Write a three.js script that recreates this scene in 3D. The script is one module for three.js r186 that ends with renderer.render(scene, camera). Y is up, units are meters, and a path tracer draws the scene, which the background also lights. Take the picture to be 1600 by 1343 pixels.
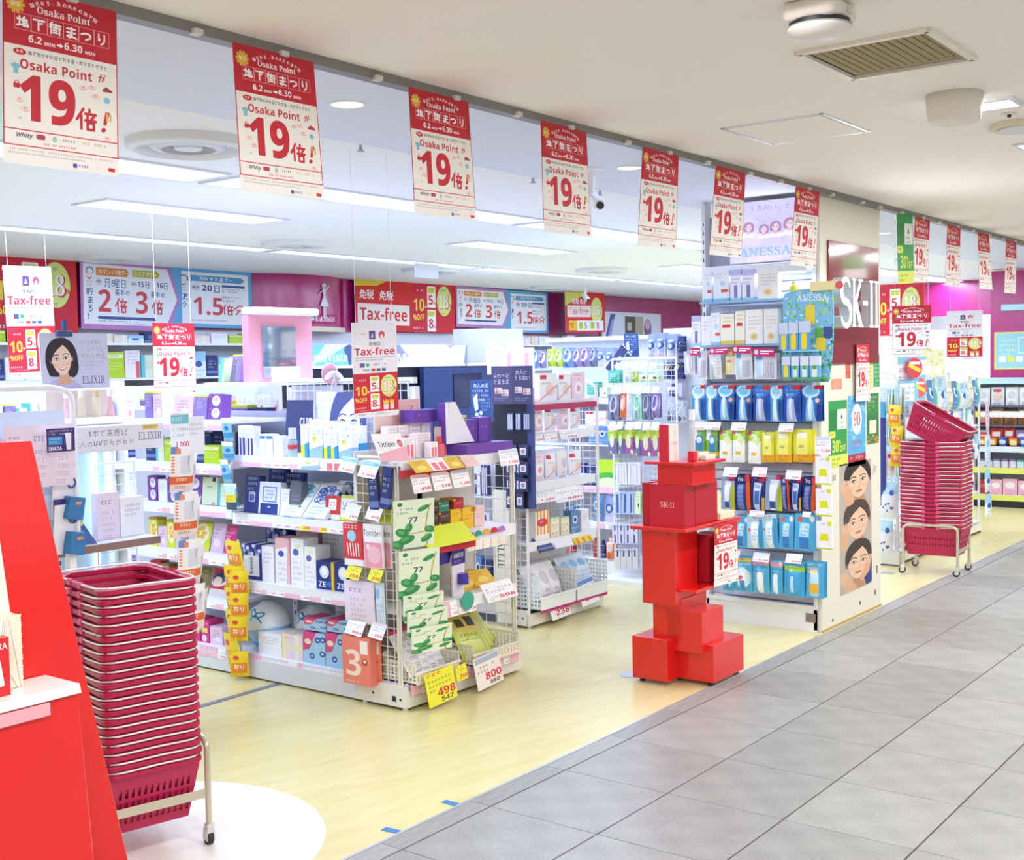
import * as THREE from 'three';
import { mergeGeometries } from 'three/addons/utils/BufferGeometryUtils.js';
import { RoundedBoxGeometry } from 'three/addons/geometries/RoundedBoxGeometry.js';
import { RectAreaLightUniformsLib } from 'three/addons/lights/RectAreaLightUniformsLib.js';

// ---------------------------------------------------------------- camera, exposure, large lights
const scene = new THREE.Scene();
scene.background = new THREE.Color(0x0a0a0c);
const camera = new THREE.PerspectiveCamera(39.15, 1600 / 1343, 0.05, 60);
camera.position.set(0, 1.55, 0);
camera.rotation.order = 'YXZ';
camera.rotation.set(-0.05286, -0.92052, -0.01907);
const renderer = new THREE.WebGLRenderer({ antialias: true });
renderer.toneMapping = THREE.LinearToneMapping;
renderer.toneMappingExposure = 1.82;
renderer.shadowMap.enabled = true;
RectAreaLightUniformsLib.init();
const CEIL = 2.5, FRONT = -2.715, BACK = -9.2;          // ceiling height, shop front line, back wall
const STORE_LIGHT = 0xc8daff, HALL_LIGHT = 0xf9faff;
function panelLight(x, z, w, d, color, power, y = CEIL - 0.03) {
  const l = new THREE.RectAreaLight(color, power, w, d);
  l.position.set(x, y, z); l.rotation.x = -Math.PI / 2; l.castShadow = true; scene.add(l);
}
const STORE_POWER = 14.5, HALL_POWER = 114;
for (let i = 0; i < 6; i++) { panelLight(2.6 + i * 2.6, -4.77, 2.45, 0.24, STORE_LIGHT, STORE_POWER); panelLight(2.6 + i * 2.6, -7.3, 2.45, 0.14, STORE_LIGHT, STORE_POWER); }
for (let i = 0; i < 5; i++) panelLight(1.38 + i * 3.22, -5.89, 1.24, 0.26, STORE_LIGHT, STORE_POWER);
const HALL_LAMPS = []; for (let i = 0; i < 16; i++) for (const z of [-1.4, 1.6]) if (i !== 6 || z > 0) HALL_LAMPS.push([-2.55 + i * 1.045, z]);
for (const [x, z] of HALL_LAMPS) panelLight(x, z + 0.03, 0.12, 0.22, HALL_LIGHT, HALL_POWER, CEIL - 0.006);

// ---------------------------------------------------------------- helpers
let seed = 7;
const rnd = () => { seed = (seed + 0x6d2b79f5) | 0; let t = Math.imul(seed ^ (seed >>> 15), 1 | seed); t = (t + Math.imul(t ^ (t >>> 7), 61 | t)) ^ t; return ((t ^ (t >>> 14)) >>> 0) / 4294967296; };
const rr = (a, b) => a + (b - a) * rnd();
const pick = (a) => a[Math.floor(rnd() * a.length)];
const R = Math.PI / 180;
const ORD = ['first', 'second', 'third', 'fourth', 'fifth', 'sixth', 'seventh', 'eighth', 'ninth', 'tenth', 'eleventh', 'twelfth', 'thirteenth', 'fourteenth', 'fifteenth', 'sixteenth', 'seventeenth', 'eighteenth', 'nineteenth', 'twentieth', 'twenty-first', 'twenty-second'];
const taken = {};
const numbered = (n) => { taken[n] = (taken[n] ?? -1) + 1; return taken[n] ? n + '_' + String(taken[n]).padStart(3, '0') : n; };
const mats = {};
function mat(color, rough = 0.5, opt = {}) {
  const k = color + '|' + rough + JSON.stringify(opt);
  return mats[k] ??= new THREE.MeshPhysicalMaterial({ color, roughness: rough, ...opt });
}
function mapMat(map, rough = 0.5, opt = {}) { return new THREE.MeshPhysicalMaterial({ map, roughness: rough, ...opt }); }
function shade(m) { m.castShadow = m.receiveShadow = true; return m; }
function mesh(name, geo, material, parent, pos, rot) {
  const m = shade(new THREE.Mesh(geo, material)); m.name = parent === scene || !parent ? numbered(name) : name;
  if (pos) m.position.set(...pos);
  if (rot) m.rotation.set(...rot);
  (parent ?? scene).add(m);
  return m;
}
function tag(o, label, category, group, kind) {
  if (label) o.userData.label = label;
  if (category) o.userData.category = category;
  if (group) o.userData.group = group;
  if (kind) o.userData.kind = kind;
  return o;
}
function thing(name, label, category, pos = [0, 0, 0], turn = 0, group) {
  const g = new THREE.Group(); g.name = numbered(name); g.position.set(...pos); g.rotation.y = turn; scene.add(g);
  return tag(g, label, category, group);
}
const struct = (name, geo, m, pos, rot) => tag(mesh(name, geo, m, scene, pos, rot), null, null, null, 'structure');
const bg = (w, h, d, x = 0, y = 0, z = 0) => new THREE.BoxGeometry(w, h, d).translate(x, y, z);
const rb = (w, h, d, r = 0.004, x = 0, y = 0, z = 0) => new RoundedBoxGeometry(w, h, d, 2, Math.min(r, w / 2.1, h / 2.1, d / 2.1)).translate(x, y, z);
function bar(a, b, r = 0.003, seg = 6) {
  const A = new THREE.Vector3(...a), B = new THREE.Vector3(...b), d = B.clone().sub(A);
  const g = new THREE.CylinderGeometry(r, r, d.length(), seg);
  g.applyQuaternion(new THREE.Quaternion().setFromUnitVectors(new THREE.Vector3(0, 1, 0), d.normalize()));
  return g.translate((a[0] + b[0]) / 2, (a[1] + b[1]) / 2, (a[2] + b[2]) / 2);
}
function tube(pts, r, seg = 24, rad = 6, closed = false, tension = 0.5) {
  return new THREE.TubeGeometry(new THREE.CatmullRomCurve3(pts.map((p) => new THREE.Vector3(...p)), closed, 'catmullrom', tension), seg, r, rad, closed);
}
const join = (list) => mergeGeometries(list.map((g) => { const n = g.index ? g.toNonIndexed() : g; for (const k of Object.keys(n.attributes)) if (!['position', 'normal', 'uv'].includes(k)) n.deleteAttribute(k); return n; }));
// a wire panel: w wide, h tall, bars every step, in the xy plane with its lower edge at y = 0
function wireGrid(w, h, step = 0.05, r = 0.0022) {
  const l = [], nx = Math.max(1, Math.round(w / step)), ny = Math.max(1, Math.round(h / step));
  for (let i = 0; i <= nx; i++) l.push(bar([-w / 2 + (w * i) / nx, 0, 0], [-w / 2 + (w * i) / nx, h, 0], i % nx ? r : r * 2, 5));
  for (let j = 0; j <= ny; j++) l.push(bar([-w / 2, (h * j) / ny, 0.002], [w / 2, (h * j) / ny, 0.002], j % ny ? r : r * 2, 5));
  return join(l);
}

// ---------------------------------------------------------------- lettering
// strokes on a 0-9 grid, x then y from the upper edge
const G = {
  地: '0333 2127 0847 44838676 6167 52589897', 下: '0191 4149 4473', 街: '2002 2204 1419 3262 5154 3464 3666 5658 3868 7292 7494 8489', ま: '1282 1585 5157371839586899', つ: '04336384866748', り: '212635 71756849',
  倍: '3005 2329 6061 4292 5354 8374 4595 5686895956', が: '13636758 4019 7385 8091', 月: '212619 21717969 2474 2676', 曜: '0232380802 0535 41616343 71919373 5446 5559 5595 5797 5999 7479', 日: '2171792921 2575',
  基: '1181 3035 6065 3363 0595 3517 6587 2777 4549 1989', 本: '0292 4049 4207 4297 3767', の: '5238163362848759', 貯: '0131370701 0333 0535 1709 2739 6061 44429294 5595 757969', る: '217125648678493857',
  使: '3005 2329 4292 5383855553 606639 466899', う: '4161 2463756749', 分: '4004 5094 25757869 4519', 免: '3013 316153 1383861613 4346 4609 56599998', 税: '3001 0343 2129 2306 2446 5062 9082 5393955553 6549 75799998',
  店: '5051 1191 111609 5356 5484 3686893936', 毎: '2003 1191 238379 2318 0696 1888 5348', あ: '1272 3048 63471825648669', お: '1262 3037184575867869 7193', い: '121738 7286', と: '3144 8335274989', ど: '3144 8335274989 7082',
  ポ: '1383 5159 3517 6587 8091', イ: '7015 5359', ン: '1224 196883', ト: '3139 3467', デ: '2161 1383 535739 8091', ー: '1585', シ: '1122 1435 195983', ニ: '2272 1888', ア: '11816354 4439', ズ: '12723719 5487 8091', タ: '3115 217139 3466', メ: '7118 2378',
  '・': '4545 5444', '、': '3748', で: '1272 62343758 8092', に: '1118 4373 4868', を: '1252 4024 4466 5439', す: '0292 505545 4559', こ: '2373 2878', 大: '0393 4048 4409 4499', 人: '4019 4499', 高: '4041 0191 3262643432 19158589 3666683836', 機: '0242 2029 2306 2345 5041 5152 6043 4494 6079 8092 4749 5769', 能: '2003 0333 1535 1519 3539 1737 6091 6064 6484 8483 6591 6569 6989 8987', 美: '3041 7061 1282 4148 1585 4709 4799', か: '13636758 4019 7385', ら: '3152 2225 3554766839', わ: '2129 0323 2663848769', や: '0474857767 4142 3359', く: '623568', っ: '14637567', ふ: '4152 44367749 2627 8687',
};
function jp(c, s, x, y, size, color, weight = 0.11, vertical = false) {
  let px = x, py = y;
  c.strokeStyle = c.fillStyle = color; c.lineCap = 'round'; c.lineJoin = 'round';
  for (const ch of s) {
    if (ch.charCodeAt(0) < 0x2000) { c.font = 'bold ' + size + 'px sans-serif'; c.textAlign = 'left'; c.textBaseline = 'alphabetic'; c.fillText(ch, px, py + size * 0.85); if (vertical) py += size * 1.05; else px += c.measureText(ch).width + size * 0.03; continue; }
    c.lineWidth = size * weight;
    let st = G[ch];
    if (st === undefined) { const h = ch.charCodeAt(0); st = ['1282 4149 1585', '2171792921 2575 5059', '3019 1373 6369 2666', '1181 3139 6168 3656'][h % 4]; }
    for (const p of st.split(' ')) {
      c.beginPath();
      for (let i = 0; i + 1 < p.length; i += 2) c[i ? 'lineTo' : 'moveTo'](px + (+p[i] + 0.4) * size * 0.1, py + (+p[i + 1] + 0.4) * size * 0.1);
      c.stroke();
    }
    if (vertical) py += size * 1.08; else px += size * 1.03;
  }
  return px;
}
function text(c, s, x, y, size, color, align = 'center', font = 'bold', family = 'sans-serif', maxw) {
  c.font = font + ' ' + size + 'px ' + family; c.textAlign = align; c.textBaseline = 'middle'; c.fillStyle = color;
  maxw ? c.fillText(s, x, y, maxw) : c.fillText(s, x, y);
}
// rows of print too small to read
function fine(c, x, y, w, rows, size, color, gap = 1.7) {
  c.fillStyle = color;
  for (let r = 0; r < rows; r++) for (let p = x, e = x + w * (r === rows - 1 ? 0.7 : 1); p < e; p += size * 0.95) if (rnd() > 0.12) { c.fillRect(p, y + r * size * gap, size * 0.66, size * 0.16); c.fillRect(p + size * 0.25 * rnd(), y + r * size * gap, size * 0.16, size * 0.75); c.fillRect(p, y + r * size * gap + size * 0.55, size * 0.6, size * 0.14); }
}
function canvas(w, h, draw) {
  const k = document.createElement('canvas'); k.width = w; k.height = h;
  const c = k.getContext('2d'); draw(c, w, h);
  const t = new THREE.CanvasTexture(k); t.colorSpace = THREE.SRGBColorSpace; t.anisotropy = 8;
  return t;
}
function ellipse(c, x, y, a, b, color, rot = 0) { c.fillStyle = color; c.beginPath(); c.ellipse(x, y, a, b, rot, 0, 7); c.fill(); }
function poly(c, pts, color) { c.fillStyle = color; c.beginPath(); pts.forEach(([x, y], i) => c[i ? 'lineTo' : 'moveTo'](x, y)); c.closePath(); c.fill(); }
function rrect(c, x, y, w, h, r, color) { c.fillStyle = color; c.beginPath(); c.roundRect(x, y, w, h, r); c.fill(); }
// a printed portrait: hair, neck, face, eyes, brows, nose, mouth
function portrait(c, x, y, s, o = {}) {
  const { hair = '#2a1c1c', skin = '#f0cdb6', dark = '#c98f78', long = true, lips = '#c9605f', shirt, tilt = 0 } = o;
  const curve = (color, p, width) => { c.beginPath(); c.moveTo(p[0] * s, p[1] * s); for (let i = 2; i < p.length; i += 6) c.bezierCurveTo(p[i] * s, p[i + 1] * s, p[i + 2] * s, p[i + 3] * s, p[i + 4] * s, p[i + 5] * s); if (width) { c.strokeStyle = color; c.lineWidth = width * s; c.lineCap = 'round'; c.stroke(); } else { c.fillStyle = color; c.fill(); } };
  c.save(); c.translate(x, y);
  if (shirt) curve(shirt, [-1.3, 2.2, -1.2, 1.4, -0.5, 1.25, -0.3, 1.15, 0, 1.5, 0, 1.5, 0.3, 1.15, 0.6, 1.25, 1.3, 1.4, 1.4, 2.2]);
  c.rotate(tilt);
  if (long) curve(hair, [-0.85, 0.95, -1.15, 0.3, -1.0, -0.95, -0.05, -1.02, 0.95, -1.0, 1.08, -0.2, 1.0, 0.5, 1.0, 0.9, 0.8, 1.15, 0.55, 1.2, 0.2, 1.0, -0.4, 1.1, -0.85, 0.95]);
  else curve(hair, [-0.74, 0.3, -0.95, -0.5, -0.6, -1.05, 0, -1.05, 0.6, -1.05, 0.95, -0.5, 0.74, 0.3, 0.4, 0.3, -0.4, 0.3, -0.74, 0.3]);
  curve(dark, [-0.27, 0.6, -0.27, 1.0, -0.3, 1.2, -0.5, 1.4, -0.2, 1.55, 0.2, 1.55, 0.5, 1.4, 0.3, 1.2, 0.27, 1.0, 0.27, 0.6]);
  curve(skin, [-0.62, 0.0, -0.66, -0.95, 0.66, -0.95, 0.62, 0.0, 0.6, 0.5, 0.35, 0.95, 0, 0.98, -0.35, 0.95, -0.6, 0.5, -0.62, 0.0]);
  for (const e of [-1, 1]) { ellipse(c, e * 0.64 * s, 0.14 * s, 0.08 * s, 0.17 * s, skin); c.globalAlpha = 0.35; ellipse(c, e * 0.36 * s, 0.42 * s, 0.17 * s, 0.1 * s, '#e79a8c'); c.globalAlpha = 1; }
  for (const e of [-1, 1]) {
    curve('#fbf7f4', [e * 0.14, 0.12, e * 0.2, 0.04, e * 0.34, 0.03, e * 0.43, 0.1, e * 0.34, 0.17, e * 0.22, 0.17, e * 0.14, 0.12]); ellipse(c, e * 0.28 * s, 0.1 * s, 0.062 * s, 0.065 * s, '#2b1a16'); ellipse(c, (e * 0.28 + 0.02) * s, 0.08 * s, 0.016 * s, 0.016 * s, '#fff');
    curve('#2b1a16', [e * 0.13, 0.12, e * 0.2, 0.02, e * 0.34, 0.0, e * 0.45, 0.09], 0.032); curve('#8a5f50', [e * 0.17, 0.16, e * 0.24, 0.2, e * 0.35, 0.19, e * 0.41, 0.13], 0.012); curve(hair, [e * 0.12, -0.08, e * 0.22, -0.15, e * 0.36, -0.16, e * 0.48, -0.06], 0.045);
  }
  curve(dark, [0.07, 0.1, 0.08, 0.3, 0.13, 0.38, 0.1, 0.43, 0.05, 0.47, -0.05, 0.47, -0.1, 0.43], 0.022); ellipse(c, -0.055 * s, 0.445 * s, 0.025 * s, 0.014 * s, '#9c6a58'); ellipse(c, 0.055 * s, 0.445 * s, 0.025 * s, 0.014 * s, '#9c6a58');
  if (o.smile) { curve(lips, [-0.27, 0.58, -0.1, 0.56, 0.1, 0.56, 0.27, 0.58, 0.18, 0.78, -0.18, 0.78, -0.27, 0.58]); curve('#fffdfb', [-0.22, 0.6, -0.1, 0.585, 0.1, 0.585, 0.22, 0.6, 0.14, 0.7, -0.14, 0.7, -0.22, 0.6]); } else { curve(lips, [-0.21, 0.64, -0.12, 0.57, -0.05, 0.57, 0, 0.6, 0.05, 0.57, 0.12, 0.57, 0.21, 0.64, 0.12, 0.75, -0.12, 0.75, -0.21, 0.64]); curve('#7d3a3c', [-0.2, 0.64, -0.08, 0.66, 0.08, 0.66, 0.2, 0.64], 0.014); }
  curve(hair, [-0.66, 0.35, -0.82, -0.3, -0.7, -1.0, 0.12, -1.02, 0.8, -1.0, 0.84, -0.3, 0.66, 0.3, 0.62, -0.1, 0.5, -0.35, 0.2, -0.62, -0.1, -0.4, -0.5, -0.35, -0.66, 0.35]);
  c.globalAlpha = 0.25; for (let i = 0; i < 7; i++) curve('#a58a80', [-0.5 + i * 0.14, -0.85, -0.7 + i * 0.18, -0.7, -0.7 + i * 0.2, -0.5, -0.62 + i * 0.19, -0.32 - 0.1 * Math.sin(i)], 0.012); c.globalAlpha = 1;
  c.restore();
}
const M = {
  cgA: [[-3.394,1.932,0.055,0.176], [-3.305,1.924,0.1,0.174], [-3.212,1.916,0.069,0.176], [-3.132,1.908,0.076,0.172], [-3.011,1.899,0.126,0.173]],
  cgB: [[-3.472,1.694,0.059,0.174], [-3.407,1.692,0.059,0.173], [-3.345,1.683,0.058,0.187], [-3.268,1.681,0.087,0.178], [-3.186,1.671,0.061,0.192], [-3.098,1.658,0.108,0.197], [-2.993,1.648,0.086,0.195]],
  cgC: [[-3.513,1.479,0.068,0.14], [-3.43,1.451,0.064,0.167], [-3.34,1.451,0.075,0.149], [-3.244,1.476,0.066,0.148], [-3.158,1.449,0.105,0.162], [-3.026,1.448,0.143,0.146]],
  cgD: [[-3.456,1.208,0.086,0.206], [-3.371,1.209,0.076,0.204], [-3.28,1.21,0.107,0.203], [-3.162,1.208,0.101,0.204], [-3.052,1.21,0.104,0.201], [-2.959,1.207,0.074,0.204], [-2.862,1.208,0.104,0.202], [-2.748,1.21,0.11,0.2]],
  cgE: [[-3.459,1.003,0.086,0.16], [-3.374,0.997,0.076,0.167], [-3.282,0.963,0.083,0.187], [-3.198,0.965,0.078,0.187], [-3.098,0.961,0.081,0.189], [-3.014,0.971,0.079,0.173], [-2.92,0.974,0.101,0.179], [-2.802,0.978,0.111,0.184]],
  cgF: [[-3.27,0.684,0.079,0.192], [-3.174,0.686,0.098,0.206], [-3.08,0.691,0.081,0.193], [-2.983,0.697,0.106,0.198], [-2.904,0.701,0.043,0.19], [-2.846,0.705,0.058,0.185], [-2.776,0.705,0.076,0.191]],
  cgG: [[-3.192,0.467,0.082,0.188], [-3.096,0.47,0.101,0.191], [-2.996,0.478,0.091,0.196], [-2.906,0.478,0.082,0.201], [-2.794,0.479,0.127,0.207]],
  cgH: [[-3.272,0.207,0.071,0.197], [-3.173,0.213,0.111,0.199], [-3.059,0.212,0.1,0.202], [-2.966,0.214,0.071,0.197], [-2.86,0.214,0.124,0.205], [-2.735,0.216,0.102,0.203]],
  cgY: [[-2.666,0.862,0.089,0.157], [-2.662,0.688,0.093,0.153], [-2.66,0.503,0.093,0.154]],
  cgT: [[-3.451,1.152,0.094,0.054], [-3.352,1.154,0.096,0.053], [-3.186,1.153,0.093,0.052], [-2.892,1.151,0.089,0.051], [-3.242,0.883,0.087,0.06], [-3.058,0.89,0.088,0.059], [-2.85,0.884,0.092,0.055], [-3.074,0.66,0.092,0.034], [-2.77,0.675,0.049,0.033], [-3.052,0.399,0.1,0.055], [-2.851,0.408,0.097,0.055], [-3.206,0.405,0.037,0.052]],
  cgHead: [[-3.458,1.592,0.069,0.045], [-3.301,1.596,0.12,0.041], [-3.154,1.597,0.117,0.044], [-3.018,1.576,0.13,0.047]],
  cgPop: [[-2.74,1.433,0.291,0.541]],
  cgPopPack: [[-2.86,1.633,0.053,0.149], [-2.802,1.628,0.057,0.151], [-2.74,1.623,0.06,0.154], [-2.848,1.463,0.049,0.117], [-2.794,1.462,0.045,0.117], [-2.739,1.462,0.048,0.116], [-2.68,1.461,0.056,0.115]],
  cgPoster: [[-3.035,2.13,0.336,0.323]],
  g1a: [[-4.788,1.118,0.059,0.147], [-4.727,1.12,0.054,0.145], [-4.636,1.12,0.043,0.109], [-4.586,1.121,0.047,0.109], [-4.522,1.123,0.065,0.098], [-4.334,1.123,0.053,0.161], [-4.256,1.122,0.092,0.151], [-4.18,1.121,0.044,0.135], [-4.132,1.12,0.043,0.137], [-4.059,1.119,0.089,0.133]],
  g1aBottle: [[-4.421,1.148,0.059,0.147]],
  g1aBack: [[-4.332,1.161,0.143,0.165], [-4.209,1.164,0.092,0.169]],
  g1aPost: [[-4.666,1.179,0.187,0.209], [-4.416,1.185,0.348,0.246]],
  g1b: [[-4.77,0.862,0.108,0.186], [-4.634,0.863,0.157,0.161], [-4.52,0.857,0.061,0.133], [-4.446,0.855,0.078,0.173], [-4.182,0.803,0.1,0.113], [-4.079,0.803,0.098,0.119]],
  g1bBook: [[-4.433,0.808,0.156,0.149], [-4.272,0.803,0.151,0.155]],
  g1c: [[-4.759,0.467,0.148,0.181], [-4.638,0.466,0.086,0.178], [-4.528,0.463,0.103,0.228], [-4.422,0.461,0.091,0.232], [-4.332,0.457,0.081,0.199], [-4.23,0.455,0.119,0.134], [-4.104,0.453,0.115,0.138]],
  g1cBack: [[-4.958,0.527,0.204,0.172], [-4.4,0.509,0.22,0.163]],
  g1d: [[-4.759,0.135,0.255,0.228], [-4.617,0.128,0.172,0.111], [-4.453,0.127,0.148,0.125], [-4.299,0.125,0.153,0.152], [-4.144,0.121,0.147,0.162]],
  g1dBack: [[-4.838,0.137,0.235,0.155], [-4.586,0.15,0.239,0.169]],
  g1r: [[-4.405,1.074,0.852,0.059], [-4.428,0.779,0.835,0.056], [-4.426,0.445,0.792,0.054], [-4.397,0.108,0.853,0.083]],
  h1: [[-5.226,1.076,0.064,0.126], [-5.16,1.078,0.058,0.139], [-5.062,1.078,0.129,0.097]],
  h2: [[-5.248,0.846,0.161,0.147], [-5.1,0.854,0.125,0.145], [-4.998,0.853,0.071,0.117]],
  h3: [[-5.224,0.594,0.15,0.161], [-5.086,0.601,0.105,0.153], [-4.986,0.599,0.087,0.148]],
  h4: [[-5.236,0.359,0.129,0.145], [-5.086,0.367,0.152,0.143]],
  h5: [[-5.233,0.121,0.108,0.118], [-5.137,0.129,0.064,0.114], [-5.046,0.133,0.099,0.093]],
  h0: [[-5.29,1.299,0.162,0.12], [-5.146,1.301,0.105,0.124], [-5.029,1.302,0.108,0.133]],
  h1r: [[-5.044,1.249,0.247,0.063], [-5.058,1.016,0.233,0.067], [-5.006,0.799,0.385,0.067], [-5.078,0.54,0.287,0.07], [-5.09,0.316,0.267,0.068], [-5.11,0.076,0.306,0.072]],
  yel: [[-4.754,0.562,0.141,0.145], [-4.765,0.448,0.132,0.13], [-4.77,0.335,0.133,0.13], [-4.781,0.22,0.124,0.13], [-4.783,0.041,0.134,0.196]],
  blu: [[-4.785,1.2,0.078,0.118], [-4.79,1.104,0.078,0.096], [-4.804,0.991,0.079,0.119], [-4.771,0.873,0.078,0.119]],
  crn: [[-3.932,0.648,0.12,0.196], [-3.806,0.646,0.116,0.2], [-3.906,0.382,0.193,0.197], [-3.773,0.388,0.056,0.197], [-3.915,0.099,0.177,0.223]],
  grn: [[3.914,0.747,0.22,0.218], [3.92,0.524,0.217,0.216], [3.924,0.46,0.217,0.08], [3.926,0.391,0.226,0.077], [3.93,0.316,0.23,0.086]],
  e1: [[4.115,1.171,0.07,0.1], [4.185,1.166,0.062,0.095], [4.276,1.154,0.109,0.114], [4.288,1.135,0.055,0.067], [4.359,1.13,0.07,0.091], [4.422,1.126,0.043,0.135]],
  e1p: [[4.609,1.138,0.08,0.113], [4.708,1.125,0.098,0.121], [4.528,1.137,0.074,0.137]],
  e2: [[4.301,0.862,0.152,0.136], [4.424,0.849,0.086,0.129], [4.511,0.861,0.078,0.124], [4.528,0.853,0.093,0.1], [4.622,0.849,0.076,0.095]],
  e3: [[4.194,0.532,0.071,0.107], [4.269,0.52,0.06,0.097], [4.559,0.509,0.158,0.091]],
  e4: [[4.19,0.094,0.561,0.186], [4.572,0.079,0.419,0.269]],
  eEdge: [[4.28,1.098,0.804,0.029], [4.385,0.712,0.662,0.036], [4.397,0.403,0.618,0.076], [4.364,0.025,0.709,0.046]],
  eTag: [[4.14,-0.01,0.201,0.156], [4.488,-0.013,0.207,0.161], [4.274,0.084,0.079,0.072]],
  eTop: [[4.301,1.251,0.33,0.16]],
  k1: [[5.944,1.359,0.186,0.163], [6.119,1.353,0.138,0.158], [6.269,1.341,0.15,0.168]],
  k2: [[5.872,1.161,0.131,0.154], [6.01,1.161,0.121,0.149], [6.148,1.162,0.125,0.135], [6.281,1.155,0.114,0.137]],
  k3: [[5.869,0.868,0.144,0.165], [6.008,0.867,0.107,0.157], [6.132,0.857,0.111,0.159], [6.272,0.857,0.143,0.149]],
  k4: [[5.859,0.543,0.144,0.174], [5.99,0.515,0.095,0.118], [6.1,0.509,0.097,0.112], [6.212,0.508,0.099,0.14], [6.32,0.503,0.087,0.134]],
  k5: [[5.85,0.396,0.151,0.097], [6.035,0.386,0.19,0.103], [6.251,0.373,0.214,0.097]],
  kTag: [[5.935,0.031,0.208,0.105], [6.225,0.048,0.2,0.161], [5.771,1.1,0.128,0.056], [5.914,1.098,0.133,0.058], [6.106,1.099,0.193,0.059], [5.82,0.733,0.247,0.077], [6.102,0.716,0.291,0.087]],
  kBk: [[5.871,0.088,0.33,0.22], [6.204,0.07,0.305,0.221]],
  p1: [[-4.612,1.416,0.096,0.091], [-4.5,1.424,0.052,0.072], [-4.442,1.424,0.052,0.071], [-4.374,1.423,0.073,0.072], [-4.29,1.422,0.087,0.072]],
  p2: [[-4.621,1.151,0.086,0.183], [-4.543,1.17,0.048,0.173], [-4.49,1.153,0.047,0.19], [-4.424,1.158,0.073,0.185], [-4.347,1.159,0.062,0.183], [-4.28,1.173,0.061,0.169]],
  p3: [[-4.63,0.913,0.075,0.165], [-4.563,0.915,0.048,0.164], [-4.494,0.917,0.079,0.163], [-4.424,0.901,0.053,0.181], [-4.353,0.903,0.078,0.18], [-4.273,0.905,0.072,0.179]],
  p4: [[-4.581,0.695,0.043,0.156], [-4.533,0.697,0.043,0.155], [-4.485,0.699,0.042,0.155], [-4.432,0.701,0.052,0.155]],
  p5: [[-4.595,0.483,0.054,0.156], [-4.536,0.487,0.054,0.155], [-4.483,0.49,0.042,0.155], [-4.432,0.493,0.047,0.154]],
  p6: [[-4.62,0.269,0.044,0.139], [-4.569,0.273,0.048,0.138], [-4.515,0.277,0.047,0.138], [-4.46,0.281,0.053,0.137]],
  p7: [[-4.604,0.086,0.049,0.148], [-4.554,0.09,0.043,0.148], [-4.505,0.095,0.042,0.146], [-4.457,0.099,0.042,0.146]],
  pt: [[-4.544,1.52,0.042,0.045], [-4.467,1.519,0.047,0.045], [-4.403,1.518,0.052,0.045], [-4.33,1.517,0.051,0.045], [-4.259,1.516,0.05,0.044], [-4.562,1.341,0.053,0.058], [-4.468,1.349,0.052,0.059], [-4.388,1.34,0.067,0.058], [-4.312,1.345,0.051,0.053], [-4.242,1.345,0.051,0.052], [-4.599,1.092,0.054,0.059], [-4.533,1.093,0.047,0.059], [-4.456,1.09,0.063,0.058], [-4.386,1.095,0.057,0.058], [-4.316,1.092,0.051,0.058], [-4.25,1.093,0.061,0.058]],
  q1: [[-5.32,1.542,0.059,0.131], [-5.248,1.536,0.071,0.135], [-5.164,1.53,0.087,0.149], [-5.085,1.534,0.058,0.134], [-5.013,1.533,0.074,0.142], [-4.94,1.532,0.063,0.142], [-4.866,1.531,0.062,0.141], [-4.791,1.53,0.078,0.14]],
  q2: [[-4.927,1.319,0.096,0.108], [-4.834,1.347,0.067,0.066], [-4.906,1.11,0.181,0.104]],
  q3: [[-4.938,0.976,0.073,0.124], [-4.848,0.969,0.095,0.132]],
  q4: [[-5.052,0.632,0.081,0.163], [-4.957,0.646,0.086,0.152], [-4.813,0.671,0.178,0.194], [-4.908,0.386,0.091,0.205], [-4.801,0.393,0.1,0.203], [-4.93,0.122,0.057,0.144], [-4.87,0.127,0.051,0.133], [-4.798,0.123,0.083,0.162]],
  bp: [[-4.494,1.593,0.069,0.167], [-4.417,1.592,0.074,0.175], [-4.328,1.581,0.084,0.174], [-4.256,1.58,0.041,0.159], [-4.361,1.435,0.063,0.119], [-4.284,1.434,0.073,0.119], [-4.317,1.306,0.136,0.101], [-4.342,1.113,0.069,0.17], [-4.272,1.114,0.062,0.169]],
  blackp: [[-4.23,0.735,0.177,0.691]],
  kate: [[-4.216,1.327,0.301,0.203]],
  katehang: [[-4.267,1.177,0.047,0.1], [-4.208,1.178,0.042,0.1], [-4.148,1.179,0.051,0.099], [-4.254,1.017,0.061,0.074], [-4.178,1.019,0.065,0.074], [-4.256,0.916,0.061,0.074], [-4.18,0.919,0.064,0.074], [-4.26,0.818,0.061,0.075], [-4.182,0.822,0.065,0.074]],
  navy: [[-4.486,1.294,0.161,0.19]],
  auui: [[-4.341,0.119,0.1,0.686]],
  ban: [[5.603,1.895,0.678,0.629], [6.486,1.926,1.04,0.594], [7.363,1.961,0.942,0.549], [10.074,1.954,1.649,0.575], [11.44,2.016,1.063,0.476], [12.321,1.963,0.91,0.524], [13.282,1.973,0.929,0.524]],
};

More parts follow.
